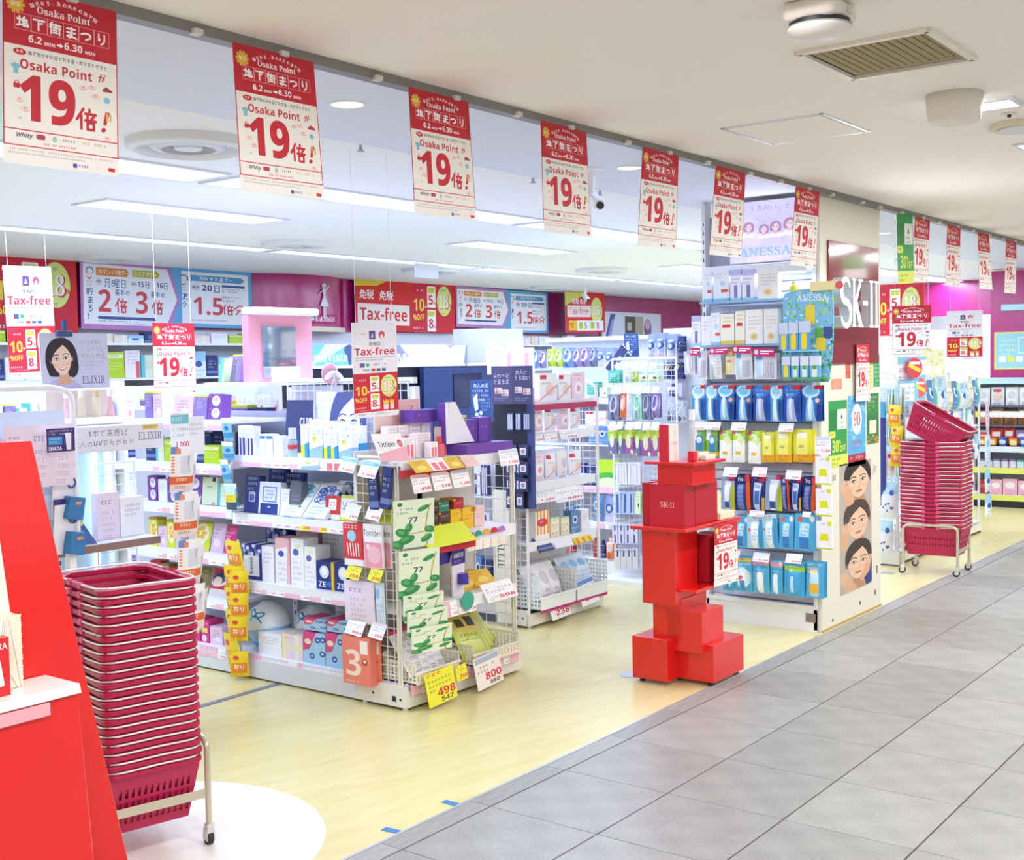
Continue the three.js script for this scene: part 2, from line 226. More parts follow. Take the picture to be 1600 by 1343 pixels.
// ---------------------------------------------------------------- prints
const PAPER = 0.55;
const salePoster = canvas(448, 640, (c, w, h) => {
  c.fillStyle = '#f3ede6'; c.fillRect(0, 0, w, h);
  c.fillStyle = '#c8172c'; c.fillRect(0, 0, w, 205);
  ellipse(c, 48, 62, 26, 26, '#e9b93c'); for (let i = 0; i < 10; i++) ellipse(c, 48 + 28 * Math.cos(i * 0.628), 62 + 28 * Math.sin(i * 0.628), 7, 7, '#e9b93c'); jp(c, '毎日', 30, 52, 18, '#fff6d8', 0.12);
  c.save(); c.translate(w / 2 + 10, 300); for (let i = -6; i <= 6; i++) { c.save(); c.rotate(i * 0.078); jp(c, '毎日通る、あの大阪の地下街で!?'.at(i + 6), -9, -284, 18, '#fff', 0.13); c.restore(); } c.restore();
  text(c, 'Osaka Point', w / 2 + 8, 66, 35, '#fff', 'center', 'bold', 'serif');
  for (let i = 0; i < 6; i++) { c.strokeStyle = '#f0a9a9'; c.lineWidth = 2; c.strokeRect(44 + i * 62, 92, 60, 58); jp(c, '地下街まつり'[i], 51 + i * 62, 97, 46, '#fff', 0.16); }
  text(c, '6.2', 120, 177, 38, '#fff'); text(c, 'MON', 175, 183, 18, '#fff'); c.fillStyle = '#fff'; c.fillRect(204, 176, 14, 7); poly(c, [[216, 170], [228, 179.5], [216, 189]], '#fff'); text(c, '6.30', 268, 177, 38, '#fff'); text(c, 'MON', 336, 183, 18, '#fff');
  ellipse(c, 62, 230, 24, 12, '#c8172c'); jp(c, '今回', 48, 222, 14, '#fff', 0.13); jp(c, '地下街の提携店でお買物・お食事をすると', 92, 221, 16, '#444', 0.1);
  text(c, 'Osaka Point', 60, 272, 49, '#c8172c', 'left'); jp(c, 'が', 366, 256, 32, '#c8172c', 0.13);
  text(c, '19', 56, 394, 224, '#c8172c', 'left', 'bold', 'sans-serif', 222); c.strokeStyle = '#c8172c'; c.lineWidth = 7; c.lineJoin = 'round'; c.strokeText('19', 56, 394, 222); jp(c, '倍', 276, 396, 84, '#c8172c', 0.125); text(c, '!', 385, 438, 110, '#c8172c', 'center', 'italic bold');
  for (const [x, y, k] of [[305, 320, 1], [340, 312, 1], [355, 345, 1.2], [60, 405, 1], [82, 435, 1.2], [402, 500, 1.1]]) { ellipse(c, x, y, 15 * k, 8 * k, '#e7aaa2'); ellipse(c, x, y - 3, 15 * k, 8 * k, '#f6e1d8'); ellipse(c, x, y - 3, 7 * k, 4 * k, '#e7aaa2'); }
  poly(c, [[28, 280], [40, 274], [54, 274], [66, 280], [60, 292], [56, 289], [56, 312], [38, 312], [38, 289], [33, 292]], '#7fc3d6'); rrect(c, 38, 345, 24, 18, 4, '#c8172c'); c.strokeStyle = '#c8172c'; c.lineWidth = 3; c.beginPath(); c.arc(50, 345, 8, 3.1, 6.3); c.stroke();
  poly(c, [[385, 312], [400, 300], [425, 312], [425, 320], [385, 320]], '#a8343c'); ellipse(c, 402, 352, 13, 12, '#7fc3d6'); rrect(c, 398, 400, 8, 34, 3, '#d9b25f'); rrect(c, 412, 404, 8, 30, 3, '#d9b25f'); fine(c, 40, 468, 40, 1, 8, '#777');
  c.strokeStyle = '#c8172c'; c.lineWidth = 4; c.strokeRect(2, 205, w - 4, 365); c.beginPath(); c.moveTo(0, 512); c.lineTo(w, 512); c.stroke();
  text(c, 'Whity', 76, 532, 22, '#222', 'center', 'italic bold'); rrect(c, 122, 522, 34, 18, 6, '#b0394a'); ellipse(c, 192, 532, 9, 11, '#9fc9a5'); fine(c, 222, 527, 60, 1, 11, '#555'); fine(c, 300, 527, 32, 1, 11, '#c9a27a'); fine(c, 348, 527, 70, 1, 11, '#b98f5a'); fine(c, 150, 552, 180, 1, 9, '#c8172c');
  fine(c, 16, 582, 415, 2, 8, '#a09890'); rrect(c, 262, 612, 16, 16, 3, '#3b3f9c'); fine(c, 284, 615, 55, 1, 11, '#3b3f9c'); fine(c, 350, 616, 46, 1, 9, '#c9a27a'); rrect(c, 404, 612, 28, 14, 2, '#c8172c');
});
const taxPoster = canvas(320, 704, (c, w, h) => {
  c.fillStyle = '#f6f3fa'; c.fillRect(0, 0, w, h);
  for (let i = 0; i < 70; i++) ellipse(c, 14 + rnd() * 292, 12 + rnd() * 190, 4, 4, pick(['#f3d9e6', '#e9dcf1', '#f7e6dc']));
  rrect(c, 122, 62, 44, 62, 3, '#5f3a80'); poly(c, [[144, 72], [156, 112], [132, 112]], '#cfc0e0'); ellipse(c, 212, 92, 22, 28, '#d9486a'); ellipse(c, 212, 104, 11, 15, '#fbe3ea'); fine(c, 66, 80, 40, 1, 12, '#999');
  jp(c, '免税店', 118, 144, 28, '#333', 0.09); text(c, 'Tax-free', w / 2, 215, 74, '#d3213c', 'center', 'bold', 'sans-serif', 290);
  c.fillStyle = '#777'; c.fillRect(20, 258, 280, 3); fine(c, 24, 272, 270, 1, 12, '#777');
  rrect(c, 50, 298, 34, 32, 4, '#3867b0'); c.fillStyle = '#c8373d'; c.fillRect(50, 310, 12, 20); ellipse(c, 105, 314, 13, 13, '#45b37a'); fine(c, 150, 307, 120, 1, 16, '#555'); text(c, 'VISA', 92, 352, 22, '#44558f', 'center', 'italic bold'); rrect(c, 130, 342, 28, 20, 3, '#d24a3d'); rrect(c, 168, 342, 28, 20, 3, '#6c5b7a'); rrect(c, 206, 342, 28, 20, 3, '#2d5c98');
  saleBlock(c, 0, 376, w, 288); fine(c, 20, 676, 90, 1, 16, '#555'); fine(c, 150, 676, 150, 1, 14, '#8a8a9a');
});
function saleBlock(c, x, y, w, h, crown = true) {
  const k = w / 320;
  c.fillStyle = '#da1f38'; c.fillRect(x, y, w, h);
  fine(c, x + 16 * k, y + 22 * k, 60 * k, 1, 14 * k, '#27509c'); fine(c, x + 40 * k, y + 44 * k, 60 * k, 1, 14 * k, '#fff');
  text(c, '10', x + 54 * k, y + 128 * k, 94 * k, '#f7e64a', 'center', 'bold', 'sans-serif', 88 * k); text(c, '%OFF', x + 52 * k, y + 196 * k, 44 * k, '#f7e64a', 'center', 'bold', 'sans-serif', 86 * k); text(c, '+', x + 106 * k, y + 138 * k, 34 * k, '#fff');
  for (const [yy, s] of [[22, '5'], [152, '8']]) { rrect(c, x + 118 * k, y + yy * k, 66 * k, 118 * k, 5 * k, '#fff'); rrect(c, x + 126 * k, y + (yy + 8) * k, 50 * k, 28 * k, 3 * k, '#d3e24a'); text(c, s, x + 146 * k, y + (yy + 76) * k, 72 * k, '#da1f38'); text(c, '%', x + 175 * k, y + (yy + 92) * k, 20 * k, '#da1f38'); }
  ellipse(c, x + 252 * k, y + 100 * k, 58 * k, 84 * k, '#e8ef8a'); fine(c, x + 222 * k, y + 36 * k, 60 * k, 1, 12 * k, '#5d8fc0');
  text(c, '18', x + 248 * k, y + 104 * k, 112 * k, '#da1f38', 'center', 'bold', 'serif', 94 * k); text(c, '18', x + 246 * k, y + 103 * k, 104 * k, '#fff', 'center', 'bold', 'serif', 86 * k); text(c, '%', x + 298 * k, y + 122 * k, 26 * k, '#da1f38'); fine(c, x + 220 * k, y + 166 * k, 60 * k, 1, 10 * k, '#7b9a3a');
  if (crown) for (const [a, b] of [[228, 18], [272, 14]]) { poly(c, [[x + (a - b) * k, y + 236 * k], [x + (a - b * 1.2) * k, y + 202 * k], [x + (a - b * 0.4) * k, y + 218 * k], [x + a * k, y + 196 * k], [x + (a + b * 0.4) * k, y + 218 * k], [x + (a + b * 1.2) * k, y + 202 * k], [x + (a + b) * k, y + 236 * k]], '#f3d946'); rrect(c, x + (a - b) * k, y + 238 * k, 2 * b * k, 40 * k, 4, '#fbe7ea'); }
  fine(c, x + 10 * k, y + 250 * k, 110 * k, 1, 14 * k, '#fff'); fine(c, x + 10 * k, y + 272 * k, 170 * k, 1, 10 * k, '#f6c9cf');
}
const taxBanner = canvas(1024, 384, (c, w, h) => {                 // red tax-free banner
  c.fillStyle = '#e0281f'; c.fillRect(0, 0, w, h); poly(c, [[0, 0], [370, 0], [210, 60], [0, 70]], '#f2d638');
  jp(c, '免税', 44, 92, 66, '#fff', 0.12); jp(c, '免税', 236, 92, 66, '#fff', 0.12);
  c.fillStyle = '#fff6f2'; c.fillRect(24, 190, 510, 150); text(c, 'Tax-free', 279, 266, 120, '#e0281f', 'center', 'bold', 'sans-serif', 470);
  c.save(); c.translate(560, 4); saleBlock(c, 0, 0, 440, 384, false); c.restore();
});
const taxBannerWide = canvas(512, 288, (c, w, h) => {
  c.fillStyle = '#e0281f'; c.fillRect(0, 0, w, h); poly(c, [[0, 0], [300, 0], [0, 100]], '#e3e36a'); jp(c, '免税 免稅', 90, 46, 40, '#fff', 0.12);
  c.fillStyle = '#fff2ec'; c.fillRect(24, 96, 300, 82); text(c, 'Tax-free', 174, 136, 66, '#e0281f', 'center', 'normal', 'sans-serif', 280); ellipse(c, 402, 132, 76, 96, '#e8ef8a'); text(c, '18', 400, 132, 110, '#e0281f', 'center', 'bold', 'serif'); text(c, '18', 398, 131, 102, '#fff', 'center', 'bold', 'serif');
  rrect(c, 40, 202, 96, 70, 4, '#f6cf2c'); text(c, '10', 74, 238, 48, '#e0281f'); c.fillStyle = '#fff'; c.fillRect(140, 202, 350, 74); rrect(c, 168, 214, 50, 48, 4, '#b9d92e'); text(c, '5', 254, 240, 60, '#d3213c'); rrect(c, 318, 214, 50, 48, 4, '#b9d92e'); text(c, '8', 414, 240, 60, '#d3213c');
});
const pointBanner = canvas(1024, 560, (c, w, h) => {               // double and triple points
  c.fillStyle = '#c887c8'; c.fillRect(0, 0, w, h); poly(c, [[900, 0], [w, 0], [w, h], [880, h], [1000, 290]], '#67b4e2');
  poly(c, [[26, 36], [870, 36], [972, 290], [850, 520], [26, 520]], '#fdfdff');
  c.strokeStyle = '#445'; c.lineWidth = 8; c.beginPath(); c.arc(90, 96, 32, 2.6, 6.9); c.stroke(); ellipse(c, 86, 140, 20, 22, '#e56b8c'); ellipse(c, 86, 134, 16, 14, '#fff'); fine(c, 56, 176, 66, 2, 14, '#9aa0b8');
  jp(c, '貯まる!', 58, 226, 62, '#2b579c', 0.1, true);
  rrect(c, 150, 60, 300, 66, 6, '#f0953c'); poly(c, [[450, 60], [476, 93], [450, 126]], '#f0953c'); jp(c, 'ポイント2倍デー', 172, 72, 39, '#fff', 0.13); rrect(c, 506, 60, 260, 60, 6, '#cfc94a'); poly(c, [[766, 60], [790, 90], [766, 120]], '#cfc94a'); jp(c, 'シニアズデー', 524, 70, 39, '#fff', 0.13);
  ellipse(c, 176, 176, 30, 30, '#e8e9f2'); jp(c, '毎月', 156, 164, 20, '#334a82', 0.1); jp(c, '月曜日', 222, 142, 76, '#2b4f92', 0.085); jp(c, '毎月', 500, 164, 26, '#334a82', 0.1); jp(c, '15日・16日', 560, 146, 60, '#2b4f92', 0.085);
  text(c, '2', 228, 330, 250, '#e04a55'); jp(c, '基本の', 328, 228, 50, '#2b4f92', 0.09); jp(c, '倍', 328, 300, 122, '#e04a55', 0.11);
  text(c, '3', 600, 330, 250, '#e04a55'); jp(c, '基本の', 690, 228, 50, '#2b4f92', 0.09); jp(c, '倍', 700, 300, 122, '#e04a55', 0.11);
  c.fillStyle = '#48629c'; c.fillRect(160, 452, 580, 24); fine(c, 160, 486, 560, 1, 12, '#44537c'); fine(c, 420, 508, 300, 1, 9, '#8890a8');
});
const thanksBanner = canvas(640, 560, (c, w, h) => {
  c.fillStyle = '#67b4e2'; c.fillRect(0, 0, w, h); rrect(c, 54, 40, 560, 486, 20, '#fdfdff');
  c.strokeStyle = '#445'; c.lineWidth = 8; c.beginPath(); c.arc(100, 108, 32, 2.6, 6.9); c.stroke(); ellipse(c, 98, 150, 20, 22, '#e56b8c'); ellipse(c, 98, 144, 16, 14, '#fff'); fine(c, 70, 186, 66, 2, 14, '#9aa0b8'); jp(c, '使う!', 66, 240, 66, '#2b579c', 0.1, true);
  rrect(c, 156, 70, 400, 56, 4, '#57a5d3'); poly(c, [[556, 70], [584, 98], [556, 126]], '#57a5d3'); jp(c, 'お客様感謝デー', 220, 79, 38, '#fff', 0.12); ellipse(c, 192, 184, 38, 38, '#e8e9f2'); jp(c, '毎月', 166, 170, 26, '#334a82', 0.1); jp(c, '20日', 238, 148, 74, '#2b4f92', 0.09); c.fillStyle = '#48629c'; c.fillRect(398, 148, 186, 22); fine(c, 398, 184, 186, 2, 12, '#44537c');
  text(c, '1.5', 288, 358, 230, '#e04a55', 'center', 'bold', 'sans-serif', 250); jp(c, '200ポイントに', 398, 252, 24, '#556', 0.08); jp(c, 'ご利用で', 398, 286, 26, '#556', 0.08); jp(c, '倍分', 392, 334, 100, '#e04a55', 0.11); fine(c, 140, 486, 420, 1, 16, '#d06a72');
});
const sunPoster = canvas(512, 512, (c, w, h) => {                  // pale poster with five faces
  c.fillStyle = '#d9d2ee'; c.fillRect(0, 0, w, h); for (let i = 0; i < 26; i++) { c.globalAlpha = 0.25; ellipse(c, rnd() * w, rnd() * h, 60 + 60 * rnd(), 40 + 40 * rnd(), pick(['#efe6f5', '#c9c8f0', '#f5e6f0'])); } c.globalAlpha = 1;
  jp(c, 'あう うるおい、とど', 24, 34, 50, '#7f9fd8', 0.07);
  for (const [x, y, s] of [[60, 230, 38], [140, 210, 40], [250, 235, 36], [335, 220, 42], [435, 205, 44]]) portrait(c, x, y, s, { hair: '#b48cb0', skin: '#f7dfe4', dark: '#e8c0cc', shirt: '#fbf6fb', lips: '#d98aa0', smile: true });
  text(c, 'ANESSA', w / 2, 425, 96, '#7cc4e6', 'center', 'normal', 'serif', 420);
});
const elixirPoster = canvas(640, 448, (c, w, h) => {
  c.fillStyle = '#cfcfe6'; c.fillRect(0, 0, w, h); portrait(c, 190, 190, 150, { tilt: -0.12,  hair: '#2b1f2c', skin: '#f4d3bd', dark: '#dba98f', smile: true, shirt: '#b9b4de' });
  jp(c, '大人の高機能', 360, 54, 36, '#9a9ac0', 0.06); jp(c, 'ふっくら', 420, 104, 44, '#8888b0', 0.06); jp(c, 'やわらか美', 370, 160, 48, '#8888b0', 0.06); fine(c, 380, 226, 210, 2, 18, '#a5a5c6'); text(c, 'ELIXIR', 484, 380, 86, '#4a4a6a', 'center', 'normal', 'serif', 220);
});
const elixirSign = canvas(768, 192, (c, w, h) => { c.fillStyle = '#e6e4f0'; c.fillRect(0, 0, w, h); jp(c, '1本で高機能', 150, 26, 56, '#7c7c9e', 0.075); jp(c, '大人のUV乳液が進化', 30, 104, 52, '#7c7c9e', 0.075); text(c, 'ELIXIR', 656, 96, 82, '#6a6a8a', 'center', 'normal', 'serif', 200); rrect(c, 590, 6, 140, 36, 18, '#e5c46a'); fine(c, 604, 14, 110, 2, 10, '#4a3a1a', 1.2); });
const smallAd = canvas(256, 192, (c, w, h) => { c.fillStyle = '#3a2272'; c.fillRect(0, 0, w, h); fine(c, 14, 16, 225, 2, 15, '#e8e0ff'); rrect(c, 16, 66, 126, 68, 4, '#3c8fd0'); fine(c, 26, 80, 100, 2, 16, '#bfe6f0'); text(c, 'IMADA', 76, 164, 44, '#efe8ff', 'center', 'bold', 'sans-serif', 122); poly(c, [[168, 40], [226, 40], [220, 178], [180, 178]], '#efeef8'); });
const menPoster = canvas(256, 896, (c, w, h) => {                  // three stacked portraits
  c.fillStyle = '#b9aca2'; c.fillRect(0, 0, w, h); c.save(); c.translate(36, 470); c.rotate(-Math.PI / 2); text(c, 'STELLA', 40, 0, 56, '#cfc6c0'); c.restore();
  for (const [x, y, hair] of [[146, 120, '#2a2422'], [138, 410, '#4b3a30'], [146, 690, '#3a2c26']]) { portrait(c, x, y, 136, { hair, skin: '#e9c3a2', dark: '#bb8a68', long: false, lips: '#c07468', tilt: y > 500 ? 0.05 : -0.08 }); }
  for (const [x, y, r] of [[50, 170, -0.3], [46, 470, 0.2], [244, 740, 0.5], [40, 800, -0.6]]) { c.save(); c.translate(x, y); c.rotate(r); for (let f = 0; f < 4; f++) rrect(c, f * 17 - 34, -62 + Math.abs(f - 1.5) * 10, 15, 90, 7, '#e2b48e'); rrect(c, -36, 10, 68, 120, 22, '#d9a982'); c.restore(); }
  poly(c, [[256, 700], [256, 880], [210, 896], [190, 840], [236, 800]], '#31337a');
});
const posterGreen = canvas(256, 416, (c, w, h) => {
  c.fillStyle = '#2f9a4e'; c.fillRect(0, 0, w, h); c.fillStyle = '#efeee2'; c.fillRect(118, 56, 130, 126); c.fillStyle = '#1f8540'; c.fillRect(10, 56, 100, 126); fine(c, 24, 80, 70, 5, 14, '#155f2c'); poly(c, [[180, 80], [196, 116], [164, 116]], '#2f6a48'); fine(c, 140, 136, 90, 2, 16, '#4a5a50');
  rrect(c, 0, 190, 92, 44, 20, '#dbe34a'); fine(c, 14, 204, 66, 1, 14, '#3d6a20'); text(c, '30', 90, 286, 104, '#dbe34a', 'center', 'bold', 'sans-serif', 92); text(c, '%', 152, 264, 42, '#dbe34a'); text(c, 'OFF', 194, 304, 54, '#dbe34a', 'center', 'bold', 'sans-serif', 88);
  c.fillStyle = '#d8e052'; c.fillRect(0, 340, w, 76); fine(c, 14, 362, 140, 2, 16, '#3d6a20');
});
const posterNinety = canvas(256, 416, (c, w, h) => { c.fillStyle = '#58aede'; c.fillRect(0, 0, w, h); for (let i = 0; i < 40; i++) { c.globalAlpha = 0.4; ellipse(c, rnd() * w, rnd() * 340, 8 + 18 * rnd(), 6 + 8 * rnd(), '#b6e0f4'); } c.globalAlpha = 1; ellipse(c, 128, 140, 72, 92, '#fff'); ellipse(c, 128, 140, 64, 82, '#e7f3fb'); text(c, '90', 128, 140, 112, '#d3304a', 'center', 'bold', 'serif', 104); jp(c, '日本の大人', 52, 262, 30, '#c73a52', 0.12); fine(c, 46, 302, 160, 1, 18, '#c73a52'); c.fillStyle = '#a82a3c'; c.fillRect(0, 346, w, 70); fine(c, 30, 360, 190, 2, 20, '#f2dada'); });
const posterLeaf = canvas(192, 416, (c, w, h) => { c.fillStyle = '#2f7d44'; c.fillRect(0, 0, w, h); fine(c, 20, 26, 150, 2, 20, '#dfe8c8'); for (let i = 0; i < 30; i++) ellipse(c, rnd() * w, 90 + rnd() * 90, 14, 7, pick(['#4d9a4a', '#6aa843', '#3d8a3e']), rnd() * 3); rrect(c, 40, 220, 112, 110, 4, '#e6ddc8'); for (let i = 0; i < 26; i++) ellipse(c, rnd() * w, 350 + rnd() * 60, 13, 8, pick(['#c98a3a', '#b8742e', '#6aa843']), rnd() * 3); });
const notice = (bgc, fg, word) => canvas(128, 160, (c, w, h) => { c.fillStyle = bgc; c.fillRect(0, 0, w, h); if (word) text(c, word, 64, 52, 60, fg); fine(c, 14, word ? 96 : 24, 100, word ? 3 : 7, 12, fg); });
const clioPoster = canvas(256, 288, (c, w, h) => { c.fillStyle = '#39406e'; c.fillRect(0, 0, w, h); text(c, 'CLIO', 190, 120, 66, '#eef', 'center', 'bold', 'sans-serif', 120); });
const eyePoster = canvas(512, 352, (c, w, h) => { c.fillStyle = '#dfe3f2'; c.fillRect(0, 0, w, h); fine(c, 34, 40, 60, 4, 22, '#b9c0da'); portrait(c, 330, 150, 190, { hair: '#50598f', skin: '#eef0f8', dark: '#d3d8ea', lips: '#e0a9b8' }); });
const makeupPoster = canvas(512, 384, (c, w, h) => { c.fillStyle = '#4a4468'; c.fillRect(0, 0, w, h); c.fillStyle = '#3d3a5e'; c.fillRect(256, 0, 256, 384); jp(c, 'ふわっと', 22, 70, 50, '#dcd6ec', 0.09); jp(c, 'とける美', 22, 132, 50, '#dcd6ec', 0.09); jp(c, '大人に', 300, 40, 50, '#dcd6ec', 0.09); jp(c, 'うるおい', 280, 96, 50, '#dcd6ec', 0.09); for (const [x, y] of [[40, 216], [126, 240], [290, 210], [394, 226]]) { rrect(c, x, y, 88, 62, 6, '#e5d6da'); for (let i = 0; i < 4; i++) rrect(c, x + 8 + (i % 2) * 38, y + 6 + (i >> 1) * 28, 34, 24, 2, ['#b98a86', '#d9b3a6', '#9b6a70', '#c99f92'][i]); } fine(c, 30, 322, 180, 2, 12, '#b8b0cc'); fine(c, 290, 322, 180, 2, 12, '#b8b0cc'); });
const navyPoster = canvas(192, 320, (c, w, h) => { c.fillStyle = '#2b4a86'; c.fillRect(0, 0, w, h); jp(c, '大人の美', 26, 24, 34, '#e8ecf8', 0.1); fine(c, 20, 76, 150, 3, 20, '#cdd8ef'); poly(c, [[20, 140], [60, 100], [70, 220], [40, 240]], '#dfe6f5'); for (const [x, y] of [[56, 262], [92, 250], [80, 288]]) ellipse(c, x, y, 16, 16, '#cfe0f2'); fine(c, 90, 140, 80, 4, 16, '#9fb6df'); });
const torridenCard = canvas(384, 256, (c, w, h) => { c.fillStyle = '#fbf6f6'; c.fillRect(0, 0, w, h); poly(c, [[0, 190], [384, 120], [384, 256], [0, 256]], '#f2b3c0'); text(c, 'Torriden', 150, 100, 66, '#4a4a55', 'center', 'bold', 'sans-serif', 220); ellipse(c, 326, 92, 34, 34, '#e05a62'); fine(c, 304, 84, 42, 2, 12, '#fff', 1.2); });
const pinkPoster = canvas(320, 256, (c, w, h) => { c.fillStyle = '#f4bcb6'; c.fillRect(0, 0, w, h); c.fillStyle = '#f7d9cc'; c.fillRect(0, 0, 120, h); for (let i = 0; i < 14; i++) ellipse(c, 130 + rnd() * 180, 40 + rnd() * 200, 12, 9, pick(['#ef9aa0', '#f6cdbb', '#e9868f']), rnd() * 3); c.strokeStyle = '#c98a70'; c.lineWidth = 16; c.beginPath(); c.moveTo(0, 205); c.quadraticCurveTo(130, 150, 220, 190); c.stroke(); text(c, '7', 255, 60, 50, '#c94a50', 'center', 'italic'); });
const maskPoster = canvas(384, 192, (c, w, h) => { c.fillStyle = '#e9dfe8'; c.fillRect(0, 0, w, h); portrait(c, 170, 90, 90, { hair: '#5a3f3c', skin: '#f1d5c6', dark: '#d8ab98' }); poly(c, [[250, 60], [340, 20], [370, 120], [290, 170]], '#3c3fa0'); });
const kosmeSign = (word, back) => canvas(512, 144, (c, w, h) => { c.fillStyle = back; c.fillRect(0, 0, w, h); for (let i = 0; i < 9; i++) poly(c, [[rnd() * w, 0], [rnd() * w, 0], [rnd() * w, h], [rnd() * w, h]], pick(['#7fd0dc', '#c9a7d8', '#dfe3f2', '#8fa8d8'])); text(c, word, w / 2, 88, 82, '#fdfdff', 'center', 'bold', 'serif', 470); });
const floorPrint = canvas(1024, 1024, (c, w, h) => {               // cream vinyl with soft streaks
  c.fillStyle = '#e4da9c'; c.fillRect(0, 0, w, h);
  for (let i = 0; i < 3200; i++) { c.globalAlpha = 0.04 + 0.08 * rnd(); const l = 20 + 90 * rnd(), x = rnd() * w, y = rnd() * h, a = -0.5 + 0.5 * rnd(), col = pick(['#efe7b4', '#dccb78', '#e9dea0', '#d4bd66', '#f4eecb']); for (const ox of [0, -w, w]) for (const oy of [0, -h, h]) if (x + ox > -120 && x + ox < w + 120 && y + oy > -120 && y + oy < h + 120) ellipse(c, x + ox, y + oy, l, 3 + 9 * rnd(), col, a); }
  c.globalAlpha = 0.5; for (let i = 0; i < 160; i++) ellipse(c, rnd() * w, rnd() * h, 1 + rnd(), 1, '#b79a5a'); c.globalAlpha = 1;
});
floorPrint.wrapS = floorPrint.wrapT = THREE.RepeatWrapping;
const tilePrint = (tone, n) => { const t = canvas(256, 256, (c, w, h) => { const im = c.createImageData(w, h); for (let i = 0; i < w * h; i++) { const k = tone + (rnd() - 0.5) * 34 + 6 * Math.sin((i % w) * 0.06 + n) * Math.cos(((i / w) | 0) * 0.05 + n * 2); im.data[i * 4] = k; im.data[i * 4 + 1] = k * 0.99; im.data[i * 4 + 2] = k * 0.95; im.data[i * 4 + 3] = 255; } c.putImageData(im, 0, 0); }); t.wrapS = t.wrapT = THREE.RepeatWrapping; return t; };

// ---------------------------------------------------------------- the sheet of package prints
const CW = 128, CH = 192, COLS = 16, cells = {};
const sheet = document.createElement('canvas'); sheet.width = 2048; sheet.height = 1920;
const sc = sheet.getContext('2d');
sc.fillStyle = '#eee'; sc.fillRect(0, 0, 2048, 1920);
function print(name, base, draw) {
  const i = Object.keys(cells).length, x = (i % COLS) * CW, y = Math.floor(i / COLS) * CH;
  cells[name] = [x, y];
  sc.save(); sc.beginPath(); sc.rect(x, y, CW, CH); sc.clip(); sc.translate(x, y); sc.scale(1.28, 1.28);
  sc.fillStyle = base; sc.fillRect(0, 0, 100, 150); draw?.(sc); sc.restore();
}
const band = (c, y0, y1, col) => { c.fillStyle = col; c.fillRect(0, y0, 100, y1 - y0); };
const word = (c, s, y, size, col, fam = 'sans-serif', x = 50) => text(c, s, x, y, size, col, 'center', 'bold', fam, 90);
// hanging care packs
print('brushBlue', '#2463b8', (c) => { ellipse(c, 46, 26, 44, 26, '#bfe6f6'); ellipse(c, 46, 24, 34, 17, '#7fc9ea'); c.fillStyle = '#d3221f'; c.fillRect(62, 2, 36, 16); poly(c, [[30, 60], [62, 60], [72, 146], [20, 146]], '#8fd0ee'); rrect(c, 38, 48, 16, 96, 8, '#eaf6fc'); ellipse(c, 80, 62, 9, 9, '#f6c9a0'); c.fillStyle = '#1a3f94'; c.fillRect(76, 80, 22, 64); });
print('brushSky', '#4fa3d8', (c) => { ellipse(c, 50, 30, 46, 28, '#dff3fa'); ellipse(c, 50, 28, 32, 16, '#a6dbef'); poly(c, [[34, 62], [60, 62], [66, 146], [24, 146]], '#d9f0f9'); rrect(c, 42, 56, 15, 90, 7, '#fff'); c.fillStyle = '#2d5fb4'; c.fillRect(72, 60, 26, 86); c.fillStyle = '#d3221f'; c.fillRect(66, 2, 32, 14); });
print('brushDeep', '#1e4fae', (c) => { ellipse(c, 50, 24, 46, 26, '#3a7ed0'); fine(c, 20, 18, 60, 2, 10, '#bfe0f6'); c.fillStyle = '#e02a22'; c.fillRect(58, 0, 40, 20); poly(c, [[28, 56], [66, 56], [76, 148], [18, 148]], '#a9bce8'); rrect(c, 40, 52, 16, 92, 8, '#e6ebfb'); });
print('handGreen', '#fbfdf6', (c) => { band(c, 0, 46, '#b8d92c'); word(c, 'Biore', 18, 18, '#fff'); ellipse(c, 68, 46, 24, 24, '#dff0b0'); rrect(c, 36, 56, 36, 88, 10, '#fff'); c.fillStyle = '#f0c52c'; c.fillRect(36, 98, 36, 14); c.fillStyle = '#d93a6a'; c.fillRect(2, 2, 26, 16); });
print('handYellow', '#e3dd2a', (c) => { rrect(c, 26, 14, 52, 22, 6, '#eef2e6'); rrect(c, 20, 34, 62, 82, 10, '#f4ef7a'); word(c, 'uv', 74, 24, '#8f9a2a'); band(c, 112, 150, '#efb12a'); fine(c, 22, 116, 60, 2, 10, '#d9482c'); });
print('kids', '#7db63c', (c) => { c.fillStyle = '#f5f8f0'; c.fillRect(4, 6, 40, 60); rrect(c, 40, 40, 46, 90, 10, '#3f8ad0'); ellipse(c, 62, 66, 18, 18, '#dff0f8'); band(c, 128, 150, '#f2d94a'); });
print('pasteBlue', '#23357e', (c) => { poly(c, [[18, 26], [78, 26], [68, 146], [30, 146]], '#cdd9f2'); c.fillStyle = '#3d6bc0'; c.fillRect(34, 60, 34, 60); c.fillStyle = '#d8263a'; c.fillRect(52, 0, 46, 20); word(c, 'Pure', 40, 18, '#23357e', 'sans-serif', 46); c.fillStyle = '#e9c23a'; c.fillRect(80, 90, 18, 60); });
print('pasteOrange', '#1d2f74', (c) => { c.fillStyle = '#e8602c'; c.fillRect(78, 0, 22, 150); rrect(c, 26, 40, 40, 104, 6, '#7489c8'); word(c, 'Pro', 22, 22, '#fff', 'sans-serif', 40); fine(c, 30, 60, 32, 5, 10, '#23357e'); c.fillStyle = '#e23b44'; c.fillRect(70, 4, 28, 26); });
print('pasteSteel', '#9fb4d0', (c) => { poly(c, [[26, 20], [74, 20], [62, 146], [38, 146]], '#eef3fb'); c.fillStyle = '#2f4ea6'; c.fillRect(34, 110, 32, 30); c.fillStyle = '#c8d43a'; c.fillRect(74, 40, 24, 108); c.fillStyle = '#cf2d55'; c.fillRect(54, 2, 44, 16); });
